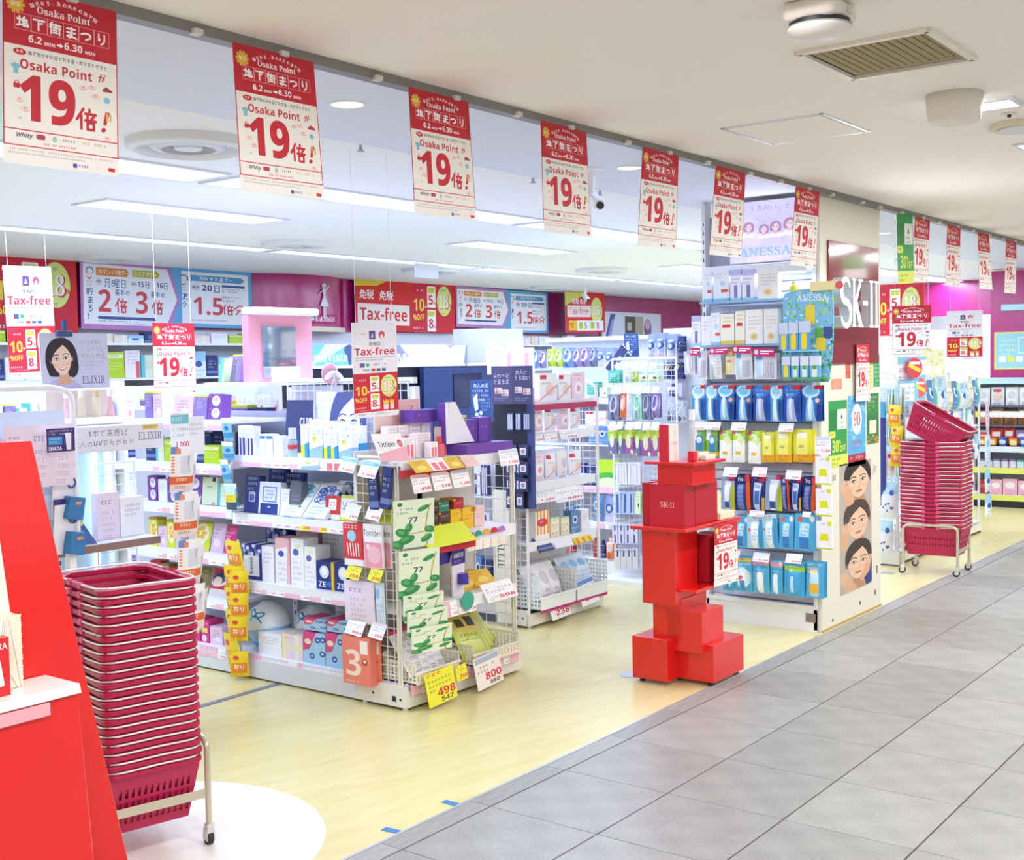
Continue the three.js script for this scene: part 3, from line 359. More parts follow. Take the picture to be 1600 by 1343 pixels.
print('airBlue', '#59b5e2', (c) => { rrect(c, 30, 36, 42, 108, 12, '#bfe7f8'); c.fillStyle = '#2f86cf'; c.fillRect(30, 92, 42, 50); ellipse(c, 24, 24, 12, 10, '#f06a3a'); ellipse(c, 80, 20, 12, 12, '#eaf8ff'); fine(c, 36, 50, 30, 3, 9, '#2f6fae'); });
print('airPale', '#bfe3f2', (c) => { poly(c, [[28, 30], [72, 30], [64, 146], [36, 146]], '#f4fbfe'); c.fillStyle = '#49a8dc'; c.fillRect(72, 20, 26, 130); c.fillStyle = '#ef7a4a'; c.fillRect(8, 60, 18, 14); fine(c, 38, 60, 26, 4, 9, '#5a93bd'); });
print('rollBlue', '#4db4e0', (c) => { band(c, 8, 22, '#f0c44a'); fine(c, 10, 28, 80, 2, 10, '#fff'); ellipse(c, 50, 90, 40, 44, '#dff3fb'); rrect(c, 34, 60, 32, 84, 14, '#fff'); c.fillStyle = '#3a9cd8'; c.fillRect(36, 100, 28, 44); });
print('rollPink', '#5bb9e0', (c) => { band(c, 10, 30, '#e9a3c4'); fine(c, 8, 36, 80, 2, 9, '#24588c'); rrect(c, 32, 56, 36, 90, 14, '#fbfdff'); ellipse(c, 82, 16, 12, 12, '#f2d6c0'); });
print('rollLime', '#45aede', (c) => { band(c, 26, 44, '#a8d642'); fine(c, 10, 8, 80, 2, 9, '#fff'); rrect(c, 30, 60, 40, 88, 12, '#4aa6e0'); rrect(c, 38, 64, 16, 70, 6, '#bfe8fa'); });
print('rollGold', '#52b2de', (c) => { rrect(c, 24, 46, 50, 98, 12, '#bfe6f6'); c.fillStyle = '#f2b93a'; c.fillRect(26, 88, 46, 40); fine(c, 12, 10, 76, 3, 9, '#fff'); ellipse(c, 40, 40, 26, 10, '#f7d9a0'); });
print('lemon', '#f6f5fa', (c) => { ellipse(c, 82, 14, 13, 13, '#e2e832'); fine(c, 34, 14, 30, 1, 9, '#889'); poly(c, [[30, 66], [72, 66], [78, 104], [24, 104]], '#e3e526'); rrect(c, 30, 104, 44, 34, 3, '#fdfdfd'); band(c, 140, 150, '#cfd63a'); });
print('whiteTube', '#f1f2fb', (c) => { for (let i = 0; i < 5; i++) { c.fillStyle = '#8a8fae'; c.fillRect(10 + i * 18, 8, 4, 120); } rrect(c, 40, 50, 24, 90, 10, '#fff'); });
print('uvCard', '#fafafd', (c) => { rrect(c, 6, 36, 32, 110, 6, '#cfe9f4'); c.fillStyle = '#5fa9d6'; c.fillRect(8, 8, 28, 30); c.fillStyle = '#e0e2ee'; c.fillRect(44, 50, 50, 92); for (let i = 0; i < 5; i++) { c.fillStyle = '#9fa4bd'; c.fillRect(48 + i * 9, 54, 2, 84); } });
print('uvTin', '#f5f6fb', (c) => { rrect(c, 10, 60, 36, 86, 8, '#a8dcb8'); fine(c, 14, 84, 28, 3, 9, '#4a7a60'); fine(c, 54, 30, 36, 6, 10, '#9aa'); });
print('sunYellow', '#fbf8ea', (c) => { c.fillStyle = '#e9c53a'; c.fillRect(0, 0, 100, 40); rrect(c, 22, 20, 46, 120, 8, '#f6ecc0'); c.fillStyle = '#f0822a'; c.fillRect(22, 64, 46, 14); c.fillStyle = '#e8e23a'; c.fillRect(4, 92, 24, 54); });
print('sunWhite', '#f6f4fb', (c) => { band(c, 0, 30, '#c3c3ea'); fine(c, 16, 44, 66, 2, 10, '#9a9ac0'); rrect(c, 36, 76, 30, 60, 4, '#7f86be'); band(c, 136, 150, '#a9d7ee'); });
print('sunGold', '#fbf6e2', (c) => { fine(c, 20, 18, 60, 3, 10, '#c9a95a'); c.fillStyle = '#e03a2c'; c.fillRect(14, 54, 60, 14); band(c, 130, 150, '#e9c860'); });
print('sunBox', '#fbf9f2', (c) => { fine(c, 20, 30, 60, 4, 9, '#c9b98a'); ellipse(c, 50, 116, 24, 16, '#f2dfb0'); ellipse(c, 50, 116, 12, 9, '#e9c25a'); });
print('sunPale', '#f2f5fa', (c) => { fine(c, 22, 16, 50, 2, 10, '#a9b3cc'); ellipse(c, 60, 64, 18, 12, '#c9e2ee'); c.fillStyle = '#e05a4a'; c.fillRect(50, 92, 46, 14); band(c, 134, 150, '#8fcbe8'); });
print('blueBottle', '#5aa7dc', (c) => { c.fillStyle = '#cfd9ee'; c.fillRect(0, 0, 100, 60); rrect(c, 24, 62, 52, 84, 16, '#f2d92e'); });
print('greenBottle', '#74b9e0', (c) => { c.fillStyle = '#dfe6f2'; c.fillRect(0, 0, 100, 66); rrect(c, 24, 66, 52, 80, 14, '#dff0e0'); c.fillStyle = '#58a94a'; c.fillRect(28, 66, 44, 26); });
print('pinkHead', '#d2236c', (c) => { ellipse(c, 16, 72, 10, 44, '#f8d9e6'); c.fillStyle = '#fff'; c.fillRect(34, 44, 60, 22); c.fillRect(34, 84, 40, 22); });
// shelf boxes
print('applicator', '#f7f7fd', (c) => { c.fillStyle = '#4a3f96'; c.fillRect(14, 62, 22, 86); c.fillRect(54, 62, 26, 86); c.fillStyle = '#e6e6f6'; c.fillRect(40, 62, 12, 86); fine(c, 14, 20, 70, 3, 10, '#a5a8c6'); });
print('tubePair', '#eef0fa', (c) => { c.fillStyle = '#4b79bd'; c.fillRect(8, 14, 84, 20); for (const x of [14, 58]) rrect(c, x, 44, 30, 100, 6, '#fff'); c.fillStyle = '#c6d2e8'; c.fillRect(46, 40, 8, 104); });
print('lotionBox', '#f8f8fc', (c) => { ellipse(c, 50, 22, 10, 10, '#f0c9c0'); fine(c, 24, 44, 52, 2, 9, '#9aa'); poly(c, [[0, 96], [50, 88], [50, 150], [0, 150]], '#dfe22e'); poly(c, [[50, 88], [100, 80], [100, 150], [50, 150]], '#2f9fdb'); });
print('lotionBox2', '#f8f9fd', (c) => { ellipse(c, 40, 60, 13, 13, '#dfe22e'); fine(c, 24, 20, 52, 3, 9, '#9aa'); ellipse(c, 76, 26, 5, 5, '#57b5e0'); poly(c, [[0, 110], [100, 86], [100, 150], [0, 150]], '#9fc4ea'); });
print('navyMask', '#2f3b86', (c) => { fine(c, 20, 10, 60, 3, 12, '#d9d9a0'); rrect(c, 32, 66, 44, 40, 6, '#c9cfea'); rrect(c, 38, 76, 32, 26, 4, '#5a66ae'); });
print('whiteNavy', '#eff1fa', (c) => { c.fillStyle = '#2d3f8c'; c.fillRect(10, 100, 80, 50); rrect(c, 20, 26, 60, 66, 6, '#dfe6f6'); c.strokeStyle = '#3a62b0'; c.lineWidth = 4; c.strokeRect(20, 26, 60, 66); fine(c, 30, 40, 40, 3, 9, '#556'); ellipse(c, 50, 116, 8, 5, '#b9bff0'); });
print('plainWhite', '#f4f4fa', (c) => { fine(c, 20, 30, 60, 3, 10, '#aab'); });
print('slate', '#6a6f80', (c) => { fine(c, 20, 60, 60, 3, 10, '#9aa'); });
print('sheetMask', '#f4f9fb', (c) => { for (let i = 0; i < 26; i++) { c.strokeStyle = pick(['#2b9fc4', '#57bfd8', '#1f7fae']); c.lineWidth = 3; c.beginPath(); c.arc(14 + rnd() * 72, 16 + rnd() * 60, 7 + rnd() * 8, 0, 6.3); c.stroke(); } fine(c, 18, 100, 50, 4, 8, '#8aa'); ellipse(c, 68, 106, 6, 4, '#3a9a6a'); });
print('sheetMaskNavy', '#f2f4fb', (c) => { for (let i = 0; i < 26; i++) { c.strokeStyle = pick(['#2b4fa4', '#577fc8', '#223f8e']); c.lineWidth = 3; c.beginPath(); c.arc(14 + rnd() * 72, 16 + rnd() * 60, 7 + rnd() * 8, 0, 6.3); c.stroke(); } fine(c, 18, 100, 50, 4, 8, '#8aa'); });
print('comic', '#eef0f8', (c) => { band(c, 0, 20, '#c9d83a'); for (let i = 0; i < 16; i++) { c.strokeStyle = '#3a4a86'; c.lineWidth = 2.5; c.beginPath(); c.arc(20 + rnd() * 60, 40 + rnd() * 70, 6 + rnd() * 12, rnd() * 6, rnd() * 6 + 2); c.stroke(); } poly(c, [[0, 130], [100, 110], [100, 150], [0, 150]], '#e2e23a'); });
print('redPack', '#d8392e', (c) => { rrect(c, 22, 20, 50, 70, 6, '#f6f0ee'); fine(c, 30, 40, 36, 3, 10, '#a33'); band(c, 116, 150, '#f2ece8'); });
print('navyFlower', '#2a3380', (c) => { for (let i = 0; i < 16; i++) ellipse(c, rnd() * 100, rnd() * 44, 8, 8, pick(['#dfe3f6', '#6a78c0', '#aab3e0'])); c.fillStyle = '#eef0f8'; c.fillRect(8, 48, 78, 84); c.save(); c.translate(48, 90); c.rotate(-Math.PI / 2); text(c, 'Nanon', 0, 0, 22, '#3a4a86'); c.restore(); });
print('cottonPink', '#f7f3f7', (c) => { poly(c, [[0, 0], [100, 0], [100, 26], [0, 40]], '#f3c3cb'); ellipse(c, 40, 52, 20, 10, '#4a5cae'); fine(c, 20, 80, 60, 4, 10, '#b9a6b0'); poly(c, [[84, 0], [100, 0], [100, 150], [76, 150]], '#f0b9c0'); });
print('cottonWhite', '#fafafc', (c) => { ellipse(c, 40, 44, 22, 11, '#5f70b8'); c.fillStyle = '#eef0c0'; c.fillRect(36, 18, 40, 12); fine(c, 16, 72, 66, 5, 10, '#a9b0c0'); });
print('navyTissue', '#23317c', (c) => { ellipse(c, 46, 56, 26, 34, '#dbe6f6'); ellipse(c, 46, 52, 16, 22, '#fff'); c.fillStyle = '#e9c63a'; c.fillRect(84, 0, 16, 150); text(c, 'ZE', 34, 122, 40, '#e9eefb'); ellipse(c, 72, 118, 14, 14, '#3f6fd0'); });
print('bigWhite', '#e3e5ee', (c) => { fine(c, 10, 10, 50, 3, 8, '#889'); });
print('diaper', '#e9f1f8', (c) => { poly(c, [[0, 90], [100, 70], [100, 150], [0, 150]], '#9fc9ec'); poly(c, [[0, 124], [100, 118], [100, 150], [0, 150]], '#4f9fdc'); c.strokeStyle = '#2f8fc8'; c.lineWidth = 4; c.beginPath(); c.ellipse(44, 28, 12, 8, 0.4, 0, 7); c.stroke(); c.beginPath(); c.ellipse(64, 32, 12, 7, -0.4, 0, 7); c.stroke(); c.beginPath(); c.moveTo(54, 32); c.lineTo(74, 56); c.moveTo(54, 32); c.lineTo(36, 54); c.stroke(); });
print('pastel', '#f3e3ee', (c) => { for (let i = 0; i < 5; i++) { c.fillStyle = ['#f2ecb8', '#f6d6e2', '#e3dff2', '#f6f0d0', '#f3dbe6'][i]; c.fillRect(i * 20, 0, 20, 150); } band(c, 60, 90, '#eeeaca'); fine(c, 10, 20, 76, 1, 8, '#c9b'); });
print('tissue', '#a9d3ee', (c) => { poly(c, [[0, 0], [60, 0], [30, 80], [0, 90]], '#e04a8a'); ellipse(c, 22, 46, 15, 13, '#f4e6c0'); for (const [x, y] of [[66, 34], [86, 96], [40, 112], [88, 30]]) { ellipse(c, x, y, 12, 14, '#3f5cae'); ellipse(c, x, y, 6, 5, '#cfe0f6'); } });
print('creamGreen', '#dfeacb', (c) => { c.fillStyle = '#63c0cc'; c.fillRect(0, 0, 30, 150); fine(c, 40, 50, 46, 3, 9, '#8a9'); });
print('limeBox', '#b6d42c', (c) => { c.fillStyle = '#eef2c0'; c.fillRect(6, 16, 88, 20); fine(c, 14, 20, 70, 1, 10, '#566'); fine(c, 14, 60, 70, 3, 10, '#e9f2b0'); });
print('purpleBra', '#7a4aa4', (c) => { for (const y of [12, 82]) { ellipse(c, 56, y + 30, 30, 30, '#efe9f5'); ellipse(c, 56, y + 22, 18, 14, '#cbbbdc'); ellipse(c, 18, y + 6, 8, 6, '#e04a8a'); } });
print('beigePack', '#d9e3c4', (c) => { c.fillStyle = '#33363c'; c.fillRect(64, 0, 20, 24); fine(c, 34, 50, 46, 1, 12, '#333'); ellipse(c, 74, 140, 10, 8, '#d98a9a'); });
print('limeFlower', '#e0e23a', (c) => { ellipse(c, 56, 70, 36, 54, '#f5f2d0'); for (let i = 0; i < 6; i++) ellipse(c, 56 + 16 * Math.cos(i), 64 + 24 * Math.sin(i), 13, 11, '#efb93c'); c.fillStyle = '#b79a3a'; c.fillRect(0, 0, 100, 14); });
print('pinkKimono', '#e7c9e2', (c) => { fine(c, 20, 30, 50, 4, 12, '#8a5a9a'); ellipse(c, 60, 104, 24, 24, '#f6e3ee'); });
print('magenta', '#d9327e', (c) => { fine(c, 14, 16, 70, 3, 12, '#fbe1ee'); ellipse(c, 50, 96, 26, 26, '#f3b9d2'); });
print('redFace', '#cf2f3c', (c) => { ellipse(c, 50, 70, 42, 36, '#f3e0d6'); ellipse(c, 50, 60, 34, 30, '#2c3478'); ellipse(c, 50, 72, 22, 22, '#f2d6c6'); band(c, 118, 150, '#f2e6e0'); });
print('olive', '#8a8350', (c) => { fine(c, 20, 24, 60, 2, 12, '#e8e2b8'); ellipse(c, 50, 84, 24, 20, '#3a3a26'); });
print('magentaBook', '#d93a86', (c) => { fine(c, 30, 18, 60, 1, 14, '#fff'); c.fillStyle = '#f2b52e'; c.fillRect(6, 50, 78, 34); jp(c, 'お日', 20, 52, 28, '#fff', 0.13); ellipse(c, 40, 120, 30, 24, '#f8dbe6'); });
print('purpleSlim', '#8d79bd', (c) => { fine(c, 20, 22, 60, 4, 10, '#e3daf2'); c.fillStyle = '#d9e23a'; c.fillRect(0, 0, 100, 12); });
print('yellowSnack', '#f0d320', (c) => { c.fillStyle = '#ef8a2a'; c.fillRect(6, 66, 84, 60); jp(c, 'おり', 18, 72, 32, '#fff3d8', 0.14); ellipse(c, 34, 36, 16, 12, '#d94a3a'); fine(c, 20, 132, 60, 1, 10, '#c9562c'); });
print('blueSachet', '#8cc7ea', (c) => { band(c, 0, 30, '#eaf4fa'); ellipse(c, 64, 62, 20, 16, '#2f7fc0'); band(c, 90, 124, '#3f9fd8'); fine(c, 14, 36, 60, 2, 10, '#3a5f9a'); });
print('yellowSachet', '#f0d83a', (c) => { band(c, 0, 50, '#bfe0f2'); band(c, 100, 150, '#35507e'); fine(c, 20, 60, 60, 2, 10, '#8a6a1a'); });
print('orangeStrip', '#f7f6fa', (c) => { band(c, 98, 124, '#e86a3a'); fine(c, 24, 104, 56, 1, 12, '#fff'); band(c, 124, 146, '#f2e2da'); fine(c, 20, 130, 60, 1, 10, '#a33'); c.fillStyle = '#6f8fd0'; c.fillRect(2, 0, 30, 24); c.fillStyle = '#ef8a5a'; c.fillRect(22, 8, 20, 16); for (let i = 0; i < 6; i++) ellipse(c, 10, 34 + i * 10, 5, 3, '#ef8a6a'); rrect(c, 38, 30, 46, 60, 6, '#dfe0ee'); });
// end cap
print('sweets', '#d83440', (c) => { fine(c, 10, 8, 80, 1, 18, '#fbe0e0'); ellipse(c, 44, 46, 22, 20, '#9fd8ea'); for (let i = 0; i < 5; i++) { c.strokeStyle = '#f6f0ee'; c.lineWidth = 5; c.beginPath(); c.moveTo(20 + i * 14, 70); c.lineTo(26 + i * 13, 116); c.stroke(); } band(c, 126, 150, '#f4f2f6'); });
print('torriden', '#f8f6f8', (c) => { text(c, 'Torriden', 50, 32, 25, '#2a2a33', 'center', 'normal', 'sans-serif', 94); rrect(c, 4, 62, 92, 84, 2, '#ef9fb4'); ellipse(c, 54, 104, 34, 30, '#f6c3d0'); ellipse(c, 24, 78, 10, 10, '#fbe3ea'); });
print('pinkPouch', '#eadcee', (c) => { fine(c, 22, 26, 56, 1, 16, '#9a7aa0'); fine(c, 26, 60, 50, 5, 11, '#c3a9c8'); });
print('skyPouch', '#d6e6f6', (c) => { ellipse(c, 40, 40, 24, 18, '#8fbfe6'); fine(c, 16, 76, 66, 4, 11, '#8aa9cc'); });
print('three', '#ee8270', (c) => { text(c, '3', 40, 84, 108, '#f8e2d2', 'center', 'bold'); c.fillStyle = '#fbf2ea'; c.fillRect(66, 12, 26, 40); ellipse(c, 80, 76, 10, 10, '#b8463c'); ellipse(c, 80, 74, 5, 5, '#fbe6dc'); fine(c, 12, 136, 60, 1, 8, '#fbe2d8'); });
print('leafCard', '#dfead0', (c) => { ellipse(c, 14, 14, 6, 6, '#2f7d44'); fine(c, 8, 26, 34, 2, 7, '#5a7a5a'); text(c, '77', 46, 64, 22, '#333'); c.strokeStyle = '#b89a4a'; c.lineWidth = 3; c.beginPath(); c.moveTo(90, 16); c.quadraticCurveTo(70, 80, 84, 150); c.moveTo(20, 100); c.quadraticCurveTo(60, 110, 84, 96); c.stroke(); for (const [x, y, a, b, r] of [[20, 100, 18, 12, 0.6], [30, 122, 22, 12, -0.4], [10, 136, 16, 12, 0.9], [72, 30, 16, 7, -0.5], [88, 96, 14, 10, 0.4], [80, 122, 16, 9, -0.6], [36, 86, 9, 14, 0.2]]) { ellipse(c, x, y, a, b, '#2f8a4a', r); ellipse(c, x - 3, y - 3, a * 0.5, b * 0.5, '#55a861', r); } });
print('pinkSerum', '#fbf3f4', (c) => { fine(c, 16, 14, 64, 2, 10, '#b9a0a6'); c.fillStyle = '#ee7f88'; c.fillRect(14, 50, 30, 92); c.fillRect(54, 50, 30, 92); });
print('pinkBox', '#f6e9ec', (c) => { fine(c, 20, 14, 60, 4, 10, '#a5949a'); c.fillStyle = '#e8606c'; c.fillRect(70, 60, 26, 88); });
print('purpleBox', '#6c3fa6', (c) => { fine(c, 24, 56, 50, 1, 10, '#d9c9ee'); c.fillStyle = '#5a3292'; c.fillRect(72, 0, 28, 150); });
print('brownSoap', '#5a3a34', (c) => { ellipse(c, 8, 20, 14, 18, '#e0a83a'); text(c, 'NILE', 58, 66, 30, '#cdb8a8', 'center', 'bold', 'serif', 70); fine(c, 20, 96, 66, 2, 10, '#a08a7c'); });
print('greenSoap', '#2f8a6a', (c) => { ellipse(c, 8, 20, 14, 18, '#e0a83a'); text(c, 'NILE', 58, 66, 30, '#d8eadf', 'center', 'bold', 'serif', 70); });
print('redSoap', '#b82c34', (c) => { ellipse(c, 8, 20, 14, 18, '#e0a83a'); fine(c, 20, 56, 66, 2, 12, '#f0d0c0'); });
print('yellowSoap', '#f0c32c', (c) => { ellipse(c, 90, 20, 14, 18, '#c98a2a'); fine(c, 16, 56, 66, 2, 12, '#a9761a'); });
print('pinkSoap', '#f0cdc6', (c) => { ellipse(c, 8, 20, 14, 18, '#e0a83a'); fine(c, 20, 56, 66, 2, 12, '#c08a80'); });
print('goldBox', '#e7bb3c', (c) => { fine(c, 20, 20, 60, 2, 11, '#8a6a1a'); ellipse(c, 50, 96, 26, 28, '#f2d77a'); });
print('whitePouch', '#f4f2f4', (c) => { c.fillStyle = '#d9407a'; c.fillRect(0, 0, 100, 14); fine(c, 30, 34, 44, 7, 12, '#8a86b0'); });
print('limeBag', '#bcc94a', (c) => { rrect(c, 8, 10, 84, 50, 4, '#cdb65e'); c.fillStyle = '#3c3a26'; c.fillRect(18, 16, 24, 30); c.fillStyle = '#3a2c3c'; c.fillRect(54, 10, 30, 34); fine(c, 16, 70, 60, 2, 11, '#55602a'); rrect(c, 10, 92, 80, 52, 6, '#d4e07a'); });
// wire end cap and hair goods
print('babyPink', '#f6dfe8', (c) => { fine(c, 20, 16, 60, 2, 12, '#c06a8a'); ellipse(c, 50, 90, 30, 34, '#fff'); ellipse(c, 50, 90, 14, 18, '#f2a9be'); });
print('whiteRed', '#fafafc', (c) => { c.fillStyle = '#d8324a'; c.fillRect(6, 10, 34, 22); ellipse(c, 60, 90, 26, 30, '#f3d9c8'); fine(c, 12, 50, 70, 1, 12, '#999'); poly(c, [[0, 140], [100, 60], [100, 74], [0, 150]], '#f0a9b8'); });
print('orangeStripe', '#fbf5ec', (c) => { for (let i = 0; i < 4; i++) { c.fillStyle = '#ef9a3a'; c.fillRect(10 + i * 24, 0, 12, 120); } ellipse(c, 50, 60, 38, 20, '#d9384a'); fine(c, 24, 54, 50, 1, 13, '#fff'); });
print('eggPack', '#ece4cc', (c) => { for (const [x, y] of [[26, 50], [68, 50], [26, 108], [68, 108]]) { ellipse(c, x, y, 18, 24, '#f6efdc'); ellipse(c, x, y + 8, 12, 10, '#dcc79a'); } band(c, 0, 20, '#d6e6c0'); });
print('yellowTray', '#f3dc3a', (c) => { ellipse(c, 40, 50, 32, 20, '#f6f2e0'); ellipse(c, 40, 50, 22, 12, '#d9384a'); for (let i = 0; i < 3; i++) { c.fillStyle = '#ef8f2e'; c.fillRect(10 + i * 32, 96, 16, 54); } });
print('navySlim', '#2c3a72', (c) => { fine(c, 20, 40, 60, 3, 12, '#d8def2'); band(c, 110, 130, '#6f80b8'); });
print('greyBrush', '#7f83a0', (c) => { ellipse(c, 50, 60, 32, 50, '#c9cbe0'); ellipse(c, 50, 54, 20, 36, '#5b5f82'); rrect(c, 40, 100, 20, 48, 6, '#4a4d6e'); });
print('limeBrush', '#c3d84a', (c) => { ellipse(c, 50, 60, 34, 52, '#eef2cc'); ellipse(c, 50, 54, 20, 36, '#8fae3a'); rrect(c, 42, 104, 16, 44, 6, '#6f8f3a'); });
print('blueBrush', '#6f95d0', (c) => { ellipse(c, 50, 60, 34, 52, '#dfe8f6'); ellipse(c, 50, 54, 20, 36, '#4a6fb8'); rrect(c, 42, 104, 16, 44, 6, '#35558e'); });
print('purpleBrush', '#9a86bb', (c) => { ellipse(c, 50, 60, 34, 52, '#e6dff0'); ellipse(c, 50, 54, 20, 36, '#6a4f96'); rrect(c, 42, 104, 16, 44, 6, '#54407c'); });
print('orangeBrush', '#e8743c', (c) => { ellipse(c, 50, 60, 34, 52, '#f6d2be'); rrect(c, 42, 96, 16, 52, 6, '#a8563a'); });
print('mintBrush', '#a9dcc0', (c) => { ellipse(c, 50, 54, 36, 46, '#d9f2e2'); ellipse(c, 50, 50, 22, 30, '#7fc4a0'); rrect(c, 42, 96, 16, 52, 6, '#8a86c0'); });
print('limePurple', '#c6d63a', (c) => { poly(c, [[0, 60], [100, 40], [100, 150], [0, 150]], '#a35c9e'); ellipse(c, 50, 70, 26, 44, '#e3e6b0'); ellipse(c, 78, 136, 12, 12, '#eef2a0'); });
print('limeGrey', '#b3d43a', (c) => { poly(c, [[0, 70], [100, 50], [100, 150], [0, 150]], '#77739a'); ellipse(c, 50, 66, 24, 40, '#e9f0c0'); ellipse(c, 30, 138, 10, 10, '#eef2a0'); });
print('greenCard', '#dcefc8', (c) => { ellipse(c, 70, 90, 12, 14, '#8a3a3a'); fine(c, 16, 30, 60, 2, 12, '#6a9a6a'); });
print('whiteComb', '#e9e6f4', (c) => { rrect(c, 38, 20, 26, 120, 10, '#cfc6e2'); ellipse(c, 50, 60, 3, 3, '#444'); });
print('blueComb', '#b9c9e6', (c) => { rrect(c, 34, 14, 34, 126, 10, '#42619f'); });
print('penDark', '#dcd9ee', (c) => { rrect(c, 36, 10, 28, 134, 8, '#55527e'); c.fillStyle = '#c9c6dd'; c.fillRect(36, 50, 28, 30); });
print('penYellow', '#d8d6e4', (c) => { rrect(c, 36, 10, 28, 50, 6, '#3f3c5e'); rrect(c, 36, 60, 28, 84, 6, '#e6dca0'); });
print('fanGreen', '#bfe02e', (c) => { ellipse(c, 50, 150, 90, 80, '#4fb84a'); ellipse(c, 50, 150, 60, 52, '#e9f2c0'); });
print('blueKit', '#5f8fc4', (c) => { ellipse(c, 46, 60, 26, 26, '#dfe8f4'); ellipse(c, 46, 60, 16, 16, '#33518e'); fine(c, 10, 110, 70, 2, 12, '#e6eef8'); });
print('greenKit', '#4fb09a', (c) => { fine(c, 10, 20, 80, 5, 14, '#d3efe4'); });
print('curler', '#c3cbe2', (c) => { band(c, 0, 60, '#8f9bc4'); ellipse(c, 50, 74, 32, 26, '#4c5f9c'); ellipse(c, 50, 74, 18, 14, '#bcd0ea'); band(c, 116, 150, '#e3d6ea'); });
print('navyGold', '#2c3a80', (c) => { ellipse(c, 50, 46, 24, 26, '#f0d23a'); ellipse(c, 50, 44, 12, 14, '#27306a'); fine(c, 10, 96, 80, 3, 13, '#a9b4e6'); });
print('scissors', '#dfe6f4', (c) => { c.strokeStyle = '#3a3f66'; c.lineWidth = 7; c.beginPath(); c.moveTo(36, 30); c.lineTo(60, 100); c.moveTo(64, 30); c.lineTo(40, 100); c.stroke(); ellipse(c, 34, 116, 13, 16, '#55608f'); ellipse(c, 66, 116, 13, 16, '#55608f'); });
print('eyelash', '#3a3f62', (c) => { rrect(c, 16, 40, 68, 76, 10, '#d9dbe8'); ellipse(c, 50, 78, 20, 24, '#a58a86'); ellipse(c, 80, 26, 8, 8, '#d84a5a'); });
print('silverPen', '#40466a', (c) => { for (let i = 0; i < 3; i++) rrect(c, 14 + i * 26, 12, 16, 130, 5, '#c9cbe0'); });
print('babyTooth', '#dfe9e0', (c) => { for (let i = 0; i < 3; i++) { rrect(c, 14 + i * 28, 20, 12, 126, 5, '#5f8f72'); ellipse(c, 20 + i * 28, 26, 10, 12, '#7fc4d8'); } });
print('snackWhite', '#f2eef4', (c) => { ellipse(c, 50, 80, 38, 40, '#e4c9b8'); c.fillStyle = '#d8404a'; c.fillRect(20, 20, 60, 22); fine(c, 16, 128, 66, 1, 14, '#6a7ab8'); });
print('snackRed', '#d8403c', (c) => { rrect(c, 16, 30, 68, 40, 8, '#f6eee0'); ellipse(c, 50, 106, 34, 30, '#e9b06a'); });
print('snackPurple', '#a58ac8', (c) => { ellipse(c, 50, 60, 36, 30, '#f3eef8'); ellipse(c, 54, 112, 30, 24, '#e0c0d8'); });
print('snackBrown', '#b98a5a', (c) => { rrect(c, 14, 24, 72, 40, 8, '#f6eede'); ellipse(c, 50, 108, 36, 30, '#8a5a34'); });
print('snackPink', '#f0b8ce', (c) => { ellipse(c, 50, 60, 34, 30, '#fdf3f7'); fine(c, 20, 110, 60, 2, 14, '#c84a7e'); });
print('cup', '#f0b93a', (c) => { band(c, 0, 26, '#d8392e'); ellipse(c, 50, 84, 36, 34, '#fbf0d0'); fine(c, 24, 70, 50, 2, 16, '#c8392e'); band(c, 128, 150, '#6a3a2a'); });
print('cupBlue', '#3f62b4', (c) => { ellipse(c, 50, 74, 36, 34, '#e6edf8'); fine(c, 26, 60, 50, 2, 16, '#3f62b4'); });
print('jarTeal', '#e6eef0', (c) => { band(c, 0, 40, '#3fa9a0'); fine(c, 16, 70, 66, 3, 14, '#7a9'); });
print('jarLilac', '#f0e9f3', (c) => { band(c, 0, 40, '#8a78b4'); fine(c, 16, 70, 66, 3, 14, '#97a'); });
print('packBlue', '#eaf3f8', (c) => { band(c, 0, 60, '#9fd0ea'); ellipse(c, 46, 76, 26, 18, '#2f5fb0'); fine(c, 20, 110, 60, 2, 14, '#7a9fc0'); });
print('soapBag', '#eef2f8', (c) => { band(c, 0, 46, '#b9dcee'); ellipse(c, 70, 40, 12, 12, '#3a64b4'); for (let i = 0; i < 8; i++) ellipse(c, 20 + rnd() * 60, 70 + rnd() * 60, 6, 4, '#6a5f8a', rnd() * 3); });
print('coffee', '#f6f4f2', (c) => { ellipse(c, 50, 66, 30, 30, '#d8d0da'); fine(c, 20, 116, 60, 2, 13, '#a5a'); });
// price tags and rails
function tagPrint(name, base, price, head = '#c9cfe2', ink = '#cc2244') { print(name, base, (c) => { c.fillStyle = head; c.fillRect(4, 6, 92, 30); fine(c, 10, 46, 80, 2, 13, '#8d90a4'); fine(c, 8, 112, 30, 2, 9, '#99a'); text(c, price, 68, 118, 34, ink, 'center', 'bold', 'sans-serif', 54); }); }
for (const [i, p] of ['298', '498', '598', '1,280', '880', '355'].entries()) tagPrint('tag' + i, ['#fbfbfd', '#fdf9fb'][i % 2], p, ['#d9dcea', '#f2d3e0', '#fbfbfd', '#cfe3ee', '#fbfbfd', '#e9d9ea'][i]);
print('tagPink', '#f2bdd2');
print('tagYellow', '#f0ec3a', (c) => { fine(c, 10, 12, 80, 2, 14, '#c8551e'); fine(c, 10, 50, 76, 2, 12, '#666'); text(c, '298', 62, 112, 50, '#d3213c', 'center', 'bold', 'sans-serif', 66); });
print('tag498', '#eeea3c', (c) => { fine(c, 8, 8, 82, 1, 18, '#d8641e'); fine(c, 10, 38, 78, 3, 12, '#8a8a3a'); text(c, '498', 66, 98, 46, '#d3213c', 'center', 'bold', 'sans-serif', 62); text(c, '547', 66, 130, 26, '#333'); });
